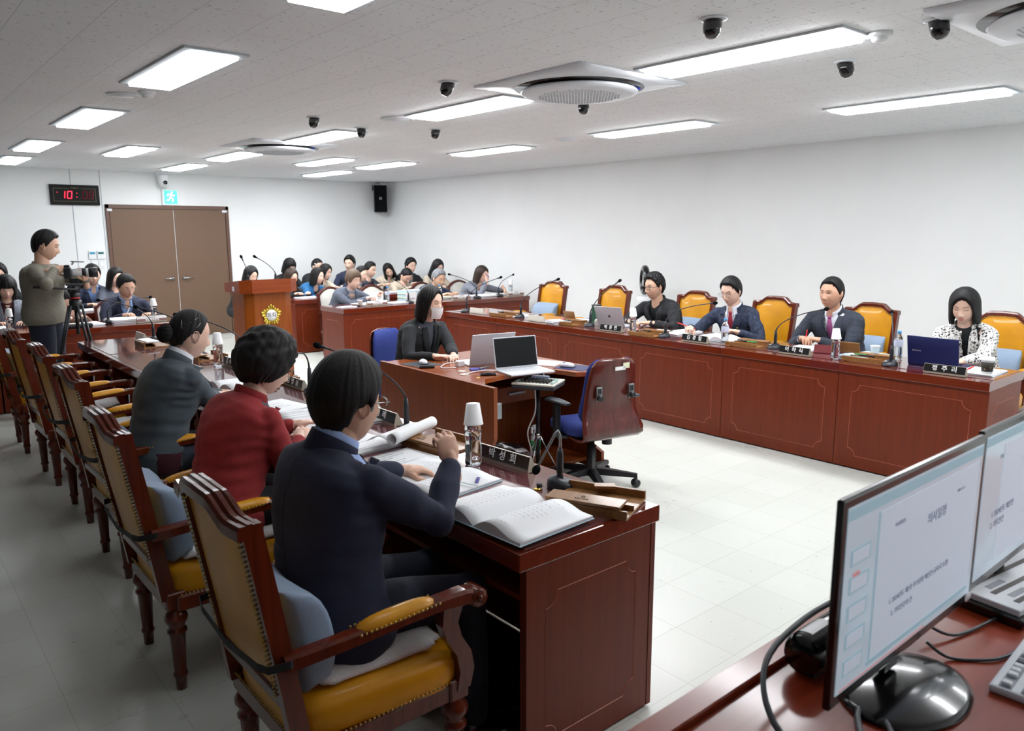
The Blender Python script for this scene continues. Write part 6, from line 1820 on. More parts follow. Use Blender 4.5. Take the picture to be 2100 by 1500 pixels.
    # body mesh: head and neck fine, torso and arms coarser, hands fine; one object
    vf = (0.0034, 0.0042, 0.0055)[2 - near] if near else 0.0055
    g = G(); head_grid(g, skin_, TH, fem, fat, nu=96 if near else 56, nv=90 if near else 50)
    for s in (1, -1):
        Re_ = (Rz(s * 0.35) @ Matrix.Rotation(-0.15, 4, 'Y')).to_3x3()
        g.ell((-0.010, s * 0.081 * fat, -0.006), (0.018, 0.0075, 0.030), skin_, T=TH, rot=Re_, su=12, sv=10)
        g.ell((-0.004, s * 0.080 * fat, -0.028), (0.010, 0.007, 0.012), skin_, T=TH, rot=Re_, su=10, sv=8)
        if near: g.tube([TH @ (Vector((-0.010, s * 0.086 * fat, -0.006)) + Re_ @ Vector((0.0165 * cos(q), 0.003 * s, 0.028 * sin(q)))) for q in [rad(a) for a in range(-60, 201, 20)]], 0.0032, skin_, 6)
    nr = 0.049 if fem else 0.058
    capsule(g, [nb + Vector((-0.008, 0, -0.05)), nb.lerp(nt, 0.5), nt, nt + (TH.to_3x3() @ Vector((0, 0, 0.03)))], [nr * 1.12, nr, nr * 0.97, nr * 0.9], skin_, 20)
    fine = bake_remesh(g, vf, 2 if near else 1, [skin_], 'fine')
    g = G(); torso(g, -0.022, skin_, -0.1, 0, 0.98)
    for sh, el, wt in arms: capsule(g, [sh + Vector((0.02, 0, -0.02)), el, wt], [0.034 * kk, 0.032 * kk, 0.024 * kk], skin_)
    coarse = bake_remesh(g, 0.014, 2, [skin_], 'coarse')
    g = G()
    for k, (sh, el, wt) in enumerate(arms):
        s = 1 if k == 0 else -1
        fa = (wt - el).normalized()
        d = (inv.to_3x3() @ Vector(fdir[k])) if fdir[k] else (fa * 0.8 + Vector((0.3, -0.25 * s, 0.0))).normalized()
        n = (inv.to_3x3() @ Vector(palm[k])) if palm[k] else Vector((0, 0, -1))
        n = (n - d * n.dot(d)).normalized()
        side = n.cross(d) * (-s)
        if not palm[k] and side.dot(Vector((0, -s, 0))) < 0: side = -side
        hand_prims(g, wt, d, n, side, poses[k], (hand_sc or (0.90 if fem else 1.0)))
        capsule(g, [wt - fa * 0.09, wt], [0.031 * kk, 0.025 * kk])
    hnd = bake_remesh(g, 0.0032 if near else 0.005, 1, [skin_], 'hands')
    bm = bmesh.new()
    for m_ in (fine, coarse, hnd): bm.from_mesh(m_)
    body_me = bpy.data.meshes.new('body'); bm.to_mesh(body_me); bm.free()
    body_me.materials.append(M(skin_))
    bvh = BVHTree.FromPolygons([v.co[:] for v in fine.vertices], [p.vertices[:] for p in fine.polygons])
    for m_ in (fine, coarse, hnd): bpy.data.meshes.remove(m_)
    body = link(body_me, 'body', root)
    # face
    R3 = (TH.to_3x3()); fx = (R3 @ Vector((1, 0, 0))).normalized()
    def surf(y, z, off=0.001):
        o = TH @ Vector((0.25, y, z)); h_ = bvh.ray_cast(o, -fx, 0.3)
        return (h_[0] + fx * off) if h_[0] else TH @ Vector((0.085, y, z))
    g = G()
    for s in (1, -1):
        if eyes in ('open', 'side'):
            c = surf(s * 0.031, 0.008, -0.0018); g.ell(c, (0.0035, 0.0125, 0.0052), 'eye_white', rot=R3.to_3x3().normalized(), su=12, sv=8)
            c2 = surf(s * 0.031 + (0.003 if eyes == 'side' else 0), 0.0075, 0.0); g.ell(c2, (0.0030, 0.0052, 0.0052), 'iris_dark', rot=R3.to_3x3().normalized(), su=12, sv=8)
        zc = 0.0135 if eyes != 'down' else 0.004
        g.tube([surf(s * (0.031 + u * 0.0145), zc - (0.004 * u * u if eyes != 'down' else -0.003 * u * u), 0.0012) for u in (-1, -.6, -.2, .2, .6, 1)], [0.0006, 0.0012, 0.0014, 0.0015, 0.0014, 0.0006], 'brow', 6)
    if g.v: g.obj('eyes', root)
    g = G()
    for s in (1, -1):
        g.tube([surf(s * (0.013 + u * 0.036), 0.029 + 0.006 * sin(u * 2.4) - 0.004 * u * u, 0.001) for u in (0, .25, .5, .75, 1)], [0.0018, 0.0028, 0.0028, 0.0022, 0.0008] if not fem else [0.0014, 0.002, 0.002, 0.0016, 0.0006], 'brow', 6, flat=0.9)
    g.obj('eyebrows', root)
    g = G()
    lm = lips or ('lips_pink' if fem else 'lips_nat')
    for zz, w, h_ in ((-0.0605, 0.021, 0.0030), (-0.0685, 0.018, 0.0038)):
        g.tube([surf(u * w * (0.85 if fem else 1), zz + (0.002 * (1 - u * u) if zz > -0.065 else -0.001 * (1 - u * u)), -0.0004) for u in (-1, -.7, -.35, 0, .35, .7, 1)], [0.0006, h_ * .7, h_, h_ * .95, h_, h_ * .7, 0.0006], lm, 8)
    g.obj('lips', root)
    # hair
    if hair == 'cap': pass
    g = hair_shell(hair, TH, hmat, seed, curl, hvol, part, 150 if near else 90, 36 if near else 24, drop, asym)
    ho = g.obj('hair', root)
    # glasses
    if glasses:
        rr, mt = (0.0017, 'gloss_black') if glasses == 'thick' else (0.0009, 'steel')
        g = G(); gx = 0.104
        for s in (1, -1):
            g.tube([(gx - 0.004 * abs(s * 0.032 + 0.024 * cos(q)) / 0.05, s * 0.032 + 0.0245 * abs(cos(q)) ** .8 * (1 if cos(q) > 0 else -1), 0.004 + 0.0175 * abs(sin(q)) ** .8 * (1 if sin(q) > 0 else -1)) for q in [2 * pi * k / 24 for k in range(25)]], rr, mt, 6, T=TH)
            g.tube([(gx - 0.005, s * 0.056, 0.010), (gx - 0.012, s * 0.074, 0.010), (0.0, s * 0.085 * fat, 0.008), (-0.012, s * 0.084 * fat, 0.0)], rr, mt, 6, T=TH)
        g.tube([(gx, 0.008, 0.008), (gx + 0.002, 0, 0.010), (gx, -0.008, 0.008)], rr, mt, 6, T=TH)
        gl = g.obj('glasses', root)
        if near:
            g = G()
            for s in (1, -1): g.ell((gx - 0.003, s * 0.032, 0.004), (0.0006, 0.0235, 0.0165), 'lens_glass', T=TH, su=20, sv=10)
            g.obj('lenses', gl)
    # jacket / top
    vj = 0.0075 if near == 2 else (0.009 if near else 0.012)
    suit = style in ('suit', 'blazer', 'open')
    gr = 0.020 if suit else (0.014 if style != 'sweater' else 0.024)
    g = G(); torso(g, gr, top, -0.2, 0.012 if suit else 0.004, 1.0)
    cuff = 0.030 if suit else 0.012
    for k, (sh, el, wt) in enumerate(arms):
        s = 1 if k == 0 else -1
        fa = (wt - el).normalized()
        q0 = C(0.83) + lat * s * sw * 0.5
        e = el
        capsule(g, [q0, sh + Vector((0.014, -0.012 * s, -0.006)), sh.lerp(el, 0.5), e, el.lerp(wt, 0.5), wt - fa * cuff], [0.070 * kk, (0.053 + gr * 0.35) * kk, (0.055 + gr * .3) * kk, (0.048 + gr * 0.3) * kk, (0.043 + gr * .3) * kk, (0.034 + gr * 0.25) * kk], top, 18)
    jm = bake_remesh(g, vj, 9 if near == 2 else (7 if near else 4), [top], 'jacket')
    # cloth folds: shallow waves along the sleeves and waist
    n = len(jm.vertices); co = np.empty(n * 3); jm.vertices.foreach_get('co', co); co = co.reshape(-1, 3)
    no = np.empty(n * 3); jm.vertices.foreach_get('normal', no); no = no.reshape(-1, 3)
    amp = 0.0026 if suit else 0.0018
    dsp = np.zeros(n)
    for q in range(5):
        kv = RNG.randn(3) * (14 + 9 * q); kv[2] *= 1.5
        dsp += np.sin(co @ kv + RNG.rand() * 6.28) / (1 + q * 0.35)
    # stronger creases at the elbows
    for sh, el, wt in arms:
        dd = np.linalg.norm(co - np.array(el), axis=1); ax = np.array((wt - sh).normalized())
        dsp += 1.3 * np.exp(-(dd / 0.06) ** 2) * np.sin((co @ ax) * 120 + 1.5 * np.sin(co[:, 2] * 40))
    for k, (sh, el, wt) in enumerate(arms):
        s = 1 if k == 0 else -1
        ap = np.array(sh) + np.array((-0.03, -0.035 * s, -0.085)); dd = co - ap
        dsp += (2.2 if suit else 1.2) * np.exp(-(np.linalg.norm(dd, axis=1) / 0.085) ** 2) * np.sin(dd[:, 2] * 120 + dd[:, 1] * s * 70 + np.sin(dd[:, 0] * 40))
    zc = hz + 0.17; dsp += (1.3 if suit else 0.8) * np.exp(-((co[:, 2] - zc) / 0.07) ** 2) * np.sin(co[:, 2] * 95 + 1.8 * np.sin(co[:, 1] * 11 + seed) + 1.2 * np.sin(co[:, 0] * 17))
    co += no * (dsp * amp * 0.6)[:, None]
    jm.vertices.foreach_set('co', co.ravel()); jm.update()
    tname = {'suit': 'suit_jacket', 'blazer': 'jacket', 'open': 'jacket', 'sweater': 'sweater', 'knit': 'knit_top', 'turtle': 'turtleneck_top', 'coat': 'jacket'}[style]
    jk = link(jm, tname, root)
    jb = BVHTree.FromPolygons([tuple(p) for p in co], [p.vertices[:] for p in jm.polygons])
    def chest(t, u, off, back=False, bv=None):
        c = C(t) + lat * u; f = Fn(t) * (-1 if back else 1)
        h_ = (bv or jb).ray_cast(c, f, 0.4)
        dl = float(np.interp(t, [q[0] for q in prof], [q[2] for q in prof])) * (0.5 + 0.5 * wide) + gr + (0.016 * gauss(t - 0.62, 0.14) if fem else 0)
        if h_[0] is not None and (h_[0] - c).length > dl + 0.03: return c + f * (dl * 0.97 + off)
        if h_[0] is None:
            c2 = C(t) + lat * u * 0.6; h_ = jb.ray_cast(c2, f, 0.4)
            if h_[0] is None or (h_[0] - c2).length > dl + 0.03: return C(t) + lat * u + f * (0.08 + off)
            return h_[0] + f * off + lat * (u * 0.4)
        return h_[0] + f * off
    def patch(name, par, mat, ts, ul, ur, off, nu=8, th=0.003, back=False, bv=None):
        g = G(); rows = []
        for t in ts:
            a, b = ul(t), ur(t)
            rows.append([chest(t, a + (b - a) * i / nu, off + th, back, bv) for i in range(nu + 1)])
        low = []
        for t in ts:
            a, b = ul(t), ur(t)
            low.append([chest(t, a + (b - a) * i / nu, off - 0.004, back, bv) for i in range(nu + 1)])
        g.grid(rows, mat); g.grid(low, mat)
        g.grid([rows[0], low[0]], mat, False); g.grid([rows[-1], low[-1]], mat, False)
        g.grid([[r[0] for r in rows], [r[0] for r in low]], mat, False); g.grid([[r[-1] for r in rows], [r[-1] for r in low]], mat, False)
        return g.obj(name, par)
    if suit:
        tb = 1.0 - vdepth; tt_ = 0.992
        ts = [tb + (tt_ - tb) * i / 12 for i in range(13)]
        vw = 0.074 * kk
        V_ = lambda t: max(0.0005, vw * ((t - tb) / (tt_ - tb)) ** 0.9)
        if style == 'open': V_ = lambda t: 0.03 + 0.03 * ((t - tb) / (tt_ - tb))
        g = G(); torso(g, -0.004, under, 0.15, 0, 1.04); us = g.obj('shirt', root)
        sb = BVHTree.FromPolygons([v.co[:] for v in us.data.vertices], [p.vertices[:] for p in us.data.polygons])
        if tie:
            patch('tie', root, tie, [tb + (0.97 - tb) * i / 12 for i in range(13)], lambda t: -min(0.028, V_(t) * 0.8) + 0.012 * max(0, (t - 0.8) / 0.16), lambda t: min(0.028, V_(t) * 0.8) - 0.012 * max(0, (t - 0.8) / 0.16), 0.002, bv=sb)
            g = G(); g.ell(chest(0.985, 0, 0.004, bv=sb), (0.012, 0.017, 0.017), tie, su=12, sv=8); g.obj('tie_knot', root)
        lw = lambda t: 0.012 + 0.048 * kk * sin(min(1, (t - tb) / (0.80 - tb)) * pi / 2) * (1 if t < 0.86 else max(0.35, 1 - (t - 0.86) * 4.0))
        for s in (1, -1):
            if s > 0: patch('lapel', jk, top, ts, lambda t: V_(t) - 0.007, lambda t: V_(t) + lw(t), 0.007, 5, 0.005)
            else: patch('lapel', jk, top, ts, lambda t: -V_(t) - lw(t), lambda t: -V_(t) + 0.007, 0.007, 5, 0.005)
        # open the jacket front: drop its faces inside the V
        tsn = np.linspace(tb, 1.08, 60); cs = np.array([tuple(C(t)) for t in tsn]); fs_ = np.array([tuple(Fn(t)) for t in tsn])
        bm = bmesh.new(); bm.from_mesh(jm); kill = []
        for f in bm.faces:
            c = np.array(f.calc_center_median()); 
            d_ = c - cs; d_[:, 1] = 0
            k_ = int(np.argmin((d_ ** 2).sum(1) - 0.999 * (d_ * fs_).sum(1) ** 2))
            t = tsn[k_]; fwd_ = float((c - cs[k_]) @ fs_[k_])
            if t > tb + 0.02 and fwd_ > 0.0 and abs(c[1]) < V_(min(t, 0.992)) and fwd_ < 0.22: kill.append(f)
        bmesh.ops.delete(bm, geom=kill, context='FACES'); bm.to_mesh(jm); bm.free()
        if near == 2:
            patch('back_seam', jk, top, [-0.05 + 0.98 * i / 24 for i in range(25)], lambda t: -0.0018, lambda t: 0.0018, 0.0, 1, 0.0012, True)
        if style == 'suit' or style == 'blazer':
            g = G()
            for t in (tb - 0.05, tb - 0.2):
                if t > 0.1: g.lathe([(0, 0.003), (0.009, 0.003), (0.009, -0.002)], 'gloss_black', 12, T=Matrix.Translation(chest(t, 0.006, 0.002)) @ Fn(t).to_track_quat('Z', 'Y').to_matrix().to_4x4())
            g.obj('buttons', jk)
    # collars
    ax = (nt - nb).normalized(); fw = (Vector((1, 0, 0)) - ax * ax.x).normalized(); sd = ax.cross(fw) * 1.0
    def ring(name, par, mat, r0, r1, h0, h1, a0, th=0.005, fr=0.0, ex=1.12, n_=36):
        g = G(); rows_o, rows_i = [], []
        c0 = nb + ax * 0.0
        for lv in range(5):
            f = lv / 4; r_ = r0 + (r1 - r0) * f; h_ = h0 + (h1 - h0) * f
            ro, ri = [], []
            for i in range(n_ + 1):
                q = pi - a0 + 2 * a0 * i / n_          # centred on the back
                drop_ = fr * (cos(q) * 0.5 + 0.5) ** 1.5
                p = c0 + fw * (r_ * cos(q) * ex - 0.004) + sd * (r_ * sin(q)) + ax * (h_ - drop_)
                pi_ = c0 + fw * ((r_ - th) * cos(q) * ex - 0.004) + sd * ((r_ - th) * sin(q)) + ax * (h_ - drop_)
                ro.append(p); ri.append(pi_)
            rows_o.append(ro); rows_i.append(ri)
        g.grid(rows_o + rows_i[::-1] + [rows_o[0]], mat)
        g.add([r[0] for r in rows_o] + [r[0] for r in rows_i[::-1]], [tuple(range(10))], mat); g.add([r[-1] for r in rows_o] + [r[-1] for r in rows_i[::-1]], [tuple(range(10))], mat)
        return g.obj(name, par)
    if collar:
        if suit:
            ring('collar', jk, top, nr + 0.030, nr + 0.017, -0.035, 0.042, 2.15, 0.007, 0.045)
            if under.endswith('shirt'): ring('shirt_collar', root, under, nr + 0.016, nr + 0.007, -0.03, 0.062, 2.75, 0.004, 0.040)
            if under in ('turtleneck_grey', 'black_corduroy'): ring('turtleneck_collar', root, under, nr + 0.012, nr + 0.008, -0.02, 0.055, pi, 0.005, 0.02)
        elif style in ('turtle',): ring('collar', jk, top, nr + 0.014, nr + 0.009, -0.02, 0.055, pi, 0.006, 0.02)
        elif style in ('sweater', 'knit'): ring('collar', jk, top, nr + 0.022, nr + 0.010, -0.03, 0.014, pi, 0.006, 0.03)
        elif style == 'coat': ring('collar', jk, top, nr + 0.03, nr + 0.012, -0.03, 0.03, 2.5, 0.007, 0.04)
    if suit and under.endswith('shirt'):
        g = G()
        for sh, el, wt in arms:
            fa = (wt - el).normalized(); g.tube([wt - fa * 0.045, wt - fa * 0.018], [0.033 * kk, 0.0335 * kk], under, 20, cap=True)
        g.obj('cuffs', root)
    # trousers and shoes
    g = G()
    if not standing:
        hz0 = seat + 0.085
        g.ell((0.0, 0, hz0 + 0.02), (0.145, 0.175 * wide, 0.10), legs, su=24, sv=14)
        for s in (1, -1):
            hip = Vector((0.0, s * 0.088, hz0 + 0.005)); kn = Vector((0.42, s * 0.12, seat + 0.045)); an = Vector((0.44, s * 0.12, 0.10))
            capsule(g, [hip, hip.lerp(kn, 0.5), kn, kn.lerp(an, 0.5), an], [0.092, 0.082, 0.066, 0.056, 0.046], legs, 18)
    else:
        g.ell((0.0, 0, hz - 0.02), (0.12, 0.17, 0.13), legs, su=24, sv=14)
        for s in (1, -1):
            hip = Vector((0.0, s * 0.085, hz - 0.05)); kn = Vector((0.02, s * 0.11, hz * 0.53)); an = Vector((-0.01, s * 0.13, 0.09))
            capsule(g, [hip, hip.lerp(kn, 0.5), kn, kn.lerp(an, 0.5), an], [0.112, 0.100, 0.080, 0.072, 0.062], legs, 18)
    tm = bake_remesh(g, 0.012, 3, [legs], 'trousers'); link(tm, 'trousers', root)
    for s in (1, -1):
        g = G(); xo = 0.44 if not standing else 0.0; yo = 0.12 if not standing else 0.13
        rows = []
        for x, w, h_ in ((-0.07, 0.015, 0.03), (-0.06, 0.036, 0.075), (0.0, 0.040, 0.085), (0.07, 0.045, 0.062), (0.14, 0.044, 0.045), (0.19, 0.03, 0.035), (0.205, 0.01, 0.02)):
            rows.append([(xo + x, s * yo + w * cos(q), h_ / 2 + 0.001 + h_ / 2 * (abs(sin(q)) ** 0.7) * (1 if sin(q) > 0 else -1)) for q in [2 * pi * i / 14 for i in range(14)]])
        g.grid(rows, 'gloss_black', True, close_u=True); g.add(rows[0], [tuple(range(14))], 'gloss_black'); g.add(rows[-1], [tuple(range(14))], 'gloss_black')
        g.obj('shoe', root)
    return dict(root=root, TH=TH, arms=arms, surf=surf, chest=chest, jk=jk, hair=ho, C=C, Fn=Fn, nb=nb, kk=kk, patch=patch, inv=inv)
# ------------------------------------------------------------------ the near row, seen from behind
UP = (0, 0, 1)
p = person('man in a navy suit with full black hair and glasses, nearest the camera', (0.98, 1.99), 0.0, (1.12, 2.10, 1.178), (0.12, 0.16, 0.0), hands=((1.50, 2.42, 0.80), (1.445, 2.02, 0.935)), poses=('rest', 'grip'),
    top='navy_suit', under='pale_blue_shirt', style='suit', hair='male_full', hmat='hair_soft_black', hvol=1.15, near=2, glasses='thick', legs='navy_trousers', skin_='skin_mid', wide=1.10, seat=0.50,
    pole=((0, 0.7, -0.8), (0, -0.5, -0.8)), fdir=(None, (-0.05, 0.25, 0.9)), palm=(None, (0.15, 0.9, -0.3)), hand_sc=1.0)
g = G(); g.ell((0.024, -0.0775, 0.0), (0.009, 0.004, 0.018), 'hair_grey', T=p['TH']); g.ell((0.024, 0.0775, 0.0), (0.009, 0.004, 0.018), 'hair_grey', T=p['TH']); g.obj('grey_sideburns', p['hair'])
p = person('woman in a red wool jacket with short curly black hair, looking down', (1.05, 3.08), 0.0, (1.29, 3.14, 1.137), (0.0, 0.46, 0.0), hands=((1.50, 3.36, 0.80), (1.41, 3.12, 0.80)), poses=('flat', 'rest'),
    fem=True, top='red_wool', under='slate_top', style='blazer', hair='curly_f', hmat='hair_soft_black', hvol=1.42, curl=0.0042, near=2, glasses='thick', legs='dark_trousers', wide=1.12, lips='lips_red', seat=0.50, pole=((0, 0.7, -0.8), (-0.1, -0.5, -1.0)))
p = person('woman in a dark grey jacket with her black hair in a low bun', (1.06, 4.06), 0.06, (1.26, 4.02, 1.185), (0.06, 0.30, 0.0), hands=((1.50, 4.30, 0.80), (1.43, 4.22, 0.81)), poses=('rest', 'flat'),
    fem=True, top='grey_green_jacket', under='white_shirt', style='blazer', hair='pulled', hmat='hair_soft_black', near=2, legs='charcoal_suit', wide=1.0, seat=0.50, pole=((0, 0.7, -0.8), (0.15, -0.5, -1.0)), fdir=(None, (0.5, 0.8, 0)))
g = G(); g.ell((-0.125, 0, -0.020), (0.040, 0.046, 0.046), 'hair_soft_black', T=p['TH'])
for k in range(7): g.tube([p['TH'] @ Vector((-0.125 - 0.041 * cos(q), 0.0475 * sin(q) * cos(k * 0.45), -0.020 + 0.0475 * sin(q) * sin(k * 0.45))) for q in [rad(a) for a in range(-90, 91, 15)]], 0.0022, 'hair_soft_black', 5)
g.obj('bun', p['hair'])
g = G()
for a in ((-0.05, -0.075, 0.055, -0.015, -0.07, 0.09), (-0.02, -0.084, 0.03, -0.004, -0.087, 0.065), (-0.08, -0.066, 0.02, -0.088, -0.055, 0.062)):
    g.tube([p['TH'] @ Vector(a[:3]), p['TH'] @ Vector(a[3:])], 0.0013, 'chrome', 5)
g.obj('hair_pins', p['hair'])
g = G()
for row in ((-0.06, .11), (-0.02, .135), (0.02, .142)): pass
rows = [[p['C'](t) + p['Fn'](t) * ((0.128 + e) * cos(q)) + Vector((0, 1, 0)) * ((0.172 + e) * sin(q)) for q in [2 * pi * i / 36 for i in range(36)]] for t, e in ((-0.16, 0.014), (-0.10, 0.024), (0.0, 0.026), (0.07, 0.020))]
g.grid(rows, 'burgundy', True, close_u=True); g.obj('burgundy_hem', p['root'])

# clerk with the face mask
p = person('woman in a black jacket wearing a white face mask at the clerk desk', (3.33, 5.16), rad(-82), (3.40, 4.985, 1.155), (0.10, 0.18, 0.0), hands=((3.33, 4.60, 0.79), (3.20, 4.66, 0.785)), poses=('rest', 'flat'),
    fem=True, top='black_jacket', under='slate_top', style='blazer', hair='lob', hmat='hair_black', near=1, seat=0.46, vdepth=0.58, part=-0.5, wide=1.08, asym=0.6, drop=-0.01)
g = G(); rows, rows2 = [], []
for j in range(15):
    z = -0.018 - 0.094 * j / 14; r1, r2 = [], []
    for i in range(25):
        yy = (-1 + 2 * i / 24) * (0.064 - 0.012 * (j / 14))
        xx = 0.118 - (yy / 0.064) ** 2 * 0.056 - 0.014 * (j / 14) ** 2 + 0.004 * sin(pi * j / 14) + (0.0012 if j % 4 == 0 else 0)
        r1.append((xx, yy, z)); r2.append((xx - 0.003, yy, z))
    rows.append(r1); rows2.append(r2)
g.grid(rows, 'paper_cup', T=p['TH']); g.grid(rows2, 'paper_cup', T=p['TH'])
for s in (1, -1):
    for z in (-0.022, -0.105): g.tube([(0.062, s * 0.060, z), (0.02, s * 0.078, (z - 0.02) / 2), (-0.008, s * 0.084, -0.01)], 0.0013, 'paper_cup', 5, T=p['TH'])
g.obj('face_mask', p['root'])

# ------------------------------------------------------------------ right row, facing the room
p = person('man in a black corduroy jacket and black glasses behind the silver laptop', (6.42, 5.00), pi - 0.05, (6.16, 5.02, 1.145), (-0.12, 0.16, 0), hands=((5.93, 4.88, 0.80), (5.90, 5.10, 0.80)), poses=('rest', 'rest'), top='black_corduroy', under='black_jacket', style='blazer', hair='male', hmat='hair_black', hvol=1.35, curl=0.004, near=1, glasses='thick', skin_='skin_mid', eyes='open', seat=0.49, wide=1.05, pole=((-0.1, 1.0, -0.5), (-0.1, -1.0, -0.5)), fdir=((-0.3, 1, 0), (-0.3, -1, 0)))
g = G(); g.ell(p['chest'](0.72, 0.075, 0.012), (0.004, 0.009, 0.009), 'gold', su=10, sv=6); g.obj('lapel_pin', p['jk'])
p = person('man in a blue checked suit and red tie writing with a red pen', (6.42, 4.12), pi, (6.17, 4.12, 1.145), (0.02, 0.34, 0), hands=((5.98, 3.90, 0.80), (5.86, 4.33, 0.81)), poses=('rest', 'pen'), top='blue_check', under='white_shirt', tie='red_tie', style='suit', hair='male', hmat='hair_black', hvol=1.1, near=1, glasses='wire', seat=0.49, wide=1.05, part=0.7)
g = G(); g.ell(p['chest'](0.74, 0.085, 0.012), (0.004, 0.009, 0.009), 'gold', su=10, sv=6); g.obj('lapel_pin', p['jk'])
p = person('man in a charcoal suit and purple tie holding a red pen, looking to the left', (6.44, 3.14), pi, (6.21, 3.17, 1.18), (-0.10, 0.04, 0), hands=((5.98, 3.13, 0.81), (5.96, 3.27, 0.81)), poses=('hold', 'hold'), top='charcoal_suit', under='white_shirt', tie='pink_tie', style='suit', hair='male', hmat='hair_black', hvol=0.9, near=1, skin_='skin_tan', eyes='open', seat=0.49, wide=1.12, fat=1.05, fdir=((-0.6, 0.75, 0.2), (-0.6, -0.75, 0.2)))
g = G(); g.ell(p['chest'](0.74, 0.085, 0.012), (0.004, 0.009, 0.009), 'gold', su=10, sv=6); g.obj('lapel_pin', p['jk'])
p = person('woman in a black and white checked jacket looking down at the navy laptop', (6.44, 2.10), pi + 0.1, (6.17, 2.13, 1.15), (0.02, 0.38, 0), hands=((5.84, 2.00, 0.79), (5.84, 2.18, 0.79)), fem=True, top='houndstooth', under='black_jacket', style='open', vdepth=0.45, hair='bob', hmat='hair_black', hvol=1.3, near=1, lips='lips_red', seat=0.49, wide=1.05, part=0.5, asym=0.5)
pen((5.83, 4.46, 0.85), (5.90, 4.30, 0.80), 'red_pen', 'red pen in the hand of the man with the red tie', 0.005)
pen((5.91, 3.20, 0.90), (5.93, 3.22, 0.80), 'red_pen', 'upright red pen in the hand of the man with the purple tie', 0.005)

# ------------------------------------------------------------------ cameraman
p = person('cameraman in an olive grey sweater standing behind a video tripod', (1.25, 8.02), rad(-30), (1.315, 7.985, 1.585), (0.18, 0.30, 0), hands=((1.55, 7.72, 1.27), (1.315, 7.74, 1.375)), poses=('hold', 'hold'), top='sweater_olive', style='sweater', legs='navy_trousers', hair='male', hmat='hair_black', hvol=1.0, near=1, standing=True, pelvis_z=0.975, skin_='skin_mid', wide=1.2, pole=((0.2, 0.9, -0.9), (-0.9, -0.55, -0.3)), fdir=((-0.1, -0.2, 1), (0.8, 0.1, 0.15)), palm=((-0.2, 0.1, 0.3), (0.1, 0.8, -0.6)))
# camera on tripod
r = empty('video_tripod', 'black video tripod with fluid head and pan handle', 'tripod', (1.45, 7.72, 0))
g = G(); g.lathe([(0, 1.02), (0.045, 1.02), (0.05, 1.05), (0.05, 1.10), (0.035, 1.11), (0, 1.11)], 'black_plastic', 20); g.obj('spider', r)
g = G(); g.lathe([(0, 1.11), (0.036, 1.11), (0.04, 1.13), (0.04, 1.17), (0.028, 1.18), (0, 1.18)], 'black_plastic', 20); g.b2((-0.05, -0.03, 1.17), (0.05, 0.03, 1.235), 'black_plastic', 0.01); g.tube([(0.0, -0.07, 1.21), (0, 0.07, 1.21)], 0.024, 'black_plastic', 14); g.b2((-0.06, -0.028, 1.235), (0.07, 0.028, 1.255), 'dark_grey_plastic', 0.004)
g.lathe([(0.0405, 1.12), (0.0405, 1.13)], 'red_pen', 20); h_ = g.obj('fluid_head', r)
g = G(); g.tube([(0.01, -0.075, 1.205), (-0.12, -0.10, 1.22), (-0.33, -0.12, 1.245)], [0.009, 0.009, 0.014], 'black_plastic', 10); g.tube([(0.02, 0.07, 1.21), (0.12, 0.075, 1.215)], [0.008, 0.013], 'black_plastic', 8); g.obj('pan_handle', h_)
for k, (ex, ey) in enumerate(((-0.36, -0.10), (0.16, -0.33), (0.24, 0.22))):
    g = G(); a = Vector((ex, ey, 0)).normalized(); t = Vector((-a.y, a.x, 0))
    top_ = a * 0.05 + Vector((0, 0, 1.06)); mid_ = Vector((ex * 0.5, ey * 0.5, 0.56)); bot = Vector((ex, ey, 0.012))
    for s in (-1, 1): g.tube([top_ + t * s * 0.022, mid_ + t * s * 0.016], 0.010, 'tripod_leg', 8)
    g.tube([mid_ + (top_ - mid_) * 0.1, bot], 0.011, 'black_plastic', 8); g.ell(mid_, (0.022, 0.022, 0.03), 'black_plastic'); g.lathe([(0, 0), (0.018, 0), (0.016, 0.02), (0, 0.022)], 'black_plastic', 12, T=Tr(bot.x, bot.y, 0.0)); g.obj('leg', r)
g = G(); g.tube([(0, 0, 0.80), (0, 0, 1.03)], 0.016, 'black_plastic', 10); g.obj('centre_column', r)
r = empty('camera', 'black camera with a long white zoom lens on the tripod', 'camera', (1.45, 7.72, 1.255), rad(-14)); r.scale = (0.88, 0.88, 0.88)
g = G(); g.b2((-0.075, -0.055, 0.05), (-0.01, 0.075, 0.16), 'black_plastic', 0.012, seg=2); g.b2((-0.07, -0.02, 0.155), (-0.02, 0.04, 0.185), 'black_plastic', 0.008); g.b2((-0.03, -0.02, 0.0), (0.05, 0.02, 0.05), 'black_plastic', 0.005); b_ = g.obj('camera_body', r)
T = Tr(-0.01, 0.01, 0.105) @ Matrix.Rotation(pi / 2, 4, 'Y')
g = G(); g.lathe([(0, 0), (0.034, 0.0), (0.040, 0.02), (0.043, 0.10), (0.041, 0.105)], 'lens_white', 28, T=T); g.lathe([(0.044, 0.095), (0.045, 0.10), (0.045, 0.125), (0.044, 0.13)], 'black_plastic', 28, T=T); g.lathe([(0.043, 0.13), (0.043, 0.155)], 'lens_white', 28, T=T)
g.lathe([(0.044, 0.153), (0.049, 0.157), (0.051, 0.235), (0.046, 0.235), (0.043, 0.215), (0, 0.21)], 'black_plastic', 28, T=T); l_ = g.obj('zoom_lens', r)
g = G(); g.lathe([(0, 0.216), (0.042, 0.216)], 'gloss_black', 24, T=T); g.obj('front_glass', l_)
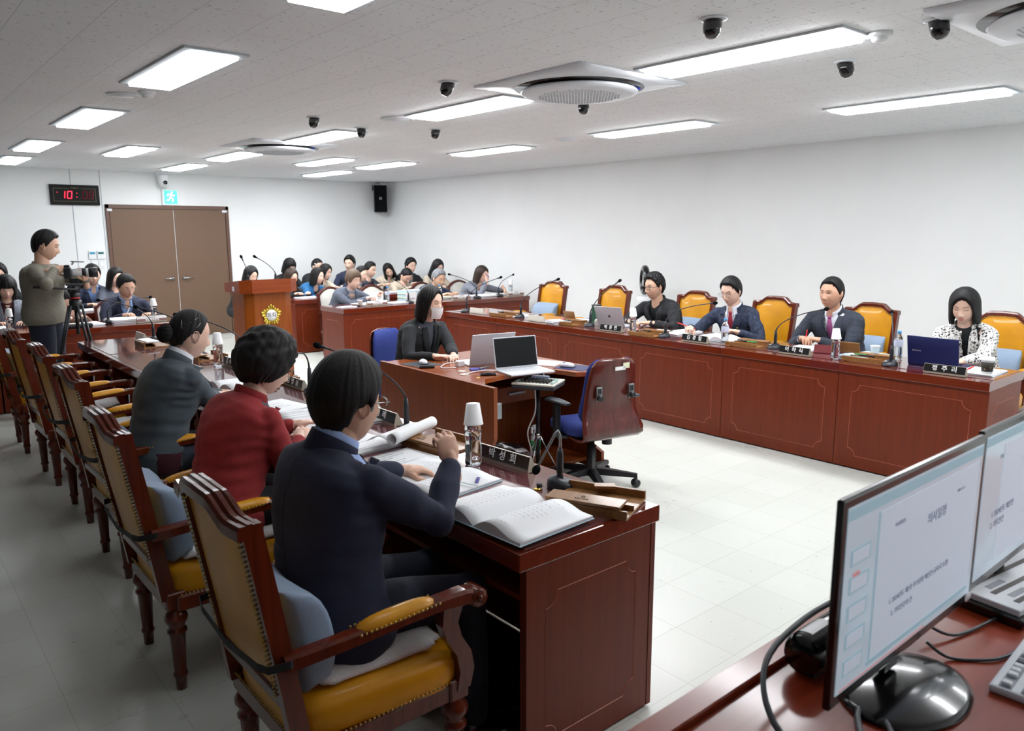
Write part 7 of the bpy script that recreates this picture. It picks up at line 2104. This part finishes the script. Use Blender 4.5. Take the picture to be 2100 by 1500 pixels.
g = G(); g.tube([(0.0, 0.0, 0.185), (0.02, 0.0, 0.215)], 0.008, 'lens_white', 8); g.b2((-0.02, -0.05, 0.215), (0.10, 0.05, 0.222), 'black_plastic', 0.002, T=Matrix.Rotation(0.06, 4, 'Y')); g.obj('small_screen', r)

# ------------------------------------------------------------------ officials at the back
OG = None
def off(label, head, yaw=-90, look=(0, 0.35, 0), L=0.47, seat=0.47, **k):
    """pelvis set back from the head so that the trunk keeps its length"""
    f = Vector((cos(rad(yaw)), sin(rad(yaw)), 0))
    dz = head[2] - 0.2 - (seat + 0.09); dx = math.sqrt(max(L * L - dz * dz, 0.01))
    dx = min(dx, 0.40) + 0.045
    pos = (head[0] - f.x * dx, head[1] - f.y * dx)
    if 'hands' not in k:
        l = Vector((-f.y, f.x, 0)); c = Vector((head[0], head[1], 0)) + f * 0.24
        k['hands'] = tuple(tuple(c + l * s * 0.12 + Vector((0, 0, DH + 0.04))) for s in (1, -1))
    return person(label, pos, rad(yaw), head, look, seat=seat, **k)
off('woman with short brown hair in a grey jacket holding up a paper', (5.065, 9.25, 1.06), -84, (0.15, 0.22, 0), hands=((5.30, 9.02, 0.86), (5.12, 9.0, 0.83)), poses=('hold', 'hold'), fem=True, top='grey_jacket', under='turtleneck_grey', style='blazer', hair='short_f', hmat='hair_short_brown', wide=1.1, near=1, fdir=((0.2, -0.6, 0.5), None))
off('grey haired man in a navy suit reading at the officials desk', (6.456, 9.25, 1.03), -88, (0.1, 0.40, 0), top='dark_navy', under='pale_blue_shirt', style='suit', hair='male', hmat='hair_grey', skin_='skin_mid', wide=1.1, near=1)
pp = off('woman in a light grey jacket covering her face with her hand', (7.214, 9.2, 1.06), -84, (0.1, 0.30, 0.0), hands=((7.47, 8.98, 0.84), (7.20, 9.06, 0.965)), poses=('rest', 'flat'), fem=True, top='light_grey_jacket', under='cream_top', style='open', hair='bob', hmat='hair_brown', near=1, pole=((0.1, 1, -0.4), (0.3, -0.5, -1.0)), fdir=((0.3, -0.3, -0.6), (0.1, 0.2, 0.9)), palm=(None, (0.1, 0.9, 0.0)))
pen((7.12, 9.02, 1.09), (7.22, 9.03, 1.03), 'blue_item', 'blue pen in the hand of the woman covering her face')
off('woman with black hair mostly hidden behind the lectern', (4.322, 10.9, 1.09), -80, (0.1, 0.4, 0), fem=True, top='black_jacket', style='knit', hair='bob', hmat='hair_black', glasses='wire')
off('woman with long brown tipped hair in a black jacket, right of the lectern', (4.914, 10.85, 1.04), -82, (0.1, 0.3, 0), fem=True, top='black_jacket', style='coat', hair='long', hmat='hair_brown')
off('smiling woman with glasses in a bright blue jacket', (5.338, 10.85, 1.035), -75, (0.15, 0.15, 0), fem=True, top='blue_jacket', under='black_jacket', style='open', hair='bob', hmat='hair_soft_black', curl=0.004, glasses='wire', eyes='open')
off('woman in glasses with a navy vest over a grey turtleneck', (6.092, 10.85, 1.04), -75, (0.15, 0.3, 0), fem=True, top='dark_navy', under='turtleneck_grey', style='open', hair='pulled', hmat='hair_soft_black', glasses='wire', hvol=1.4)
off('woman in a beige vest with her head bowed low', (6.889, 10.80, 0.985), -88, (0.1, 0.85, 0), fem=True, top='beige_knit', style='knit', hair='pulled', hmat='hair_black', hvol=1.6)
off('woman in black with her elbow raised, in the last row behind the brown haired woman', (5.391, 11.95, 1.15), -80, (0.1, 0.4, 0), fem=True, top='black_jacket', style='knit', hair='bob_bangs', hmat='hair_black')
off('woman in a cream top behind the woman in blue', (5.898, 11.7, 1.05), -72, (0.2, 0.3, 0), fem=True, top='cream_top', style='knit', hair='bob', hmat='hair_soft_black')
pp = off('person with a white hair clip in the last row', (6.047, 12.3, 1.12), -80, (0.1, 0.3, 0), fem=True, top='black_jacket', style='knit', hair='pulled', hmat='hair_black', hvol=1.4)
g = G(); g.ell((0.03, -0.082, 0.05), (0.022, 0.008, 0.014), 'paper_cup', T=pp['TH']); g.obj('hair_clip', pp['hair'])
off('man in dark clothes with thick black hair turned away in the last row', (6.508, 12.0, 1.16), -110, (-0.6, 0.15, 0), top='dark_navy', style='knit', hair='male', hmat='hair_black', hvol=1.3)
off('person half hidden behind the woman in the navy vest', (6.68, 11.6, 1.06), -72, (0.1, 0.2, 0), top='slate_top', style='knit', hair='male', hmat='hair_soft_black')
off('young woman with long dark hair in beige, writing with her head tilted', (7.10, 11.7, 1.03), -100, (-0.2, 0.45, 0.35), fem=True, top='cream_top', style='knit', hair='long', hmat='hair_soft_black')
off('man with glasses and curly black hair in a dark vest by the right wall', (7.50, 11.6, 1.10), -95, (0.1, 0.12, 0), top='black_jacket', under='turtleneck_grey', style='open', hair='male', hmat='hair_black', hvol=1.5, curl=0.004, glasses='wire', eyes='open')
off('woman with long black hair behind the grey haired man', (7.384, 10.6, 1.12), -95, (0.1, 0.45, 0), fem=True, top='beige_knit', style='knit', hair='long', hmat='hair_black')
# left group
off('woman in a light grey jacket and dark top at the left edge', (1.14, 9.35, 1.145), -92, (0.0, 0.45, 0), fem=True, top='light_grey_jacket', under='burgundy', style='open', hair='bob_bangs', hmat='hair_black', near=1)
off('man in a navy suit and blue shirt writing, head tilted, behind the tripod', (2.27, 9.32, 1.105), -88, (0.15, 0.42, 0.12), hands=((2.42, 9.05, 0.80), (2.15, 9.03, 0.81)), poses=('rest', 'pen'), top='navy_suit', under='blue_shirt', style='suit', hair='male', hmat='hair_soft_black', hvol=1.2, glasses='wire', skin_='skin_mid', near=1, wide=1.12)
pen((2.20, 8.98, 0.90), (2.15, 8.97, 0.80), 'foil', 'silver pen in the hand of the man in the navy suit behind the tripod')
off('man with glasses and a green lanyard between the tripod and the door', (2.292, 11.0, 1.16), -92, (0.0, 0.12, 0), top='dark_navy', under='blue_shirt', style='suit', hair='male', hmat='hair_black', hvol=1.2, glasses='wire', eyes='open')
off('woman with shoulder length black hair in a grey jacket behind the navy suit man', (2.516, 10.8, 1.13), -80, (0.1, 0.3, 0), fem=True, top='grey_jacket', style='coat', hair='lob', hmat='hair_black')
off('person in a patterned brown top half hidden by the tripod', (1.66, 9.42, 0.98), -85, (0.1, 0.7, 0), fem=True, top='patterned_brown', style='knit', hair='bob', hmat='hair_black')
off('person with dark hair at the far left edge behind the cameraman', (1.28, 11.0, 1.22), -92, (0, 0.3, 0), fem=True, top='black_jacket', style='knit', hair='bob', hmat='hair_black')
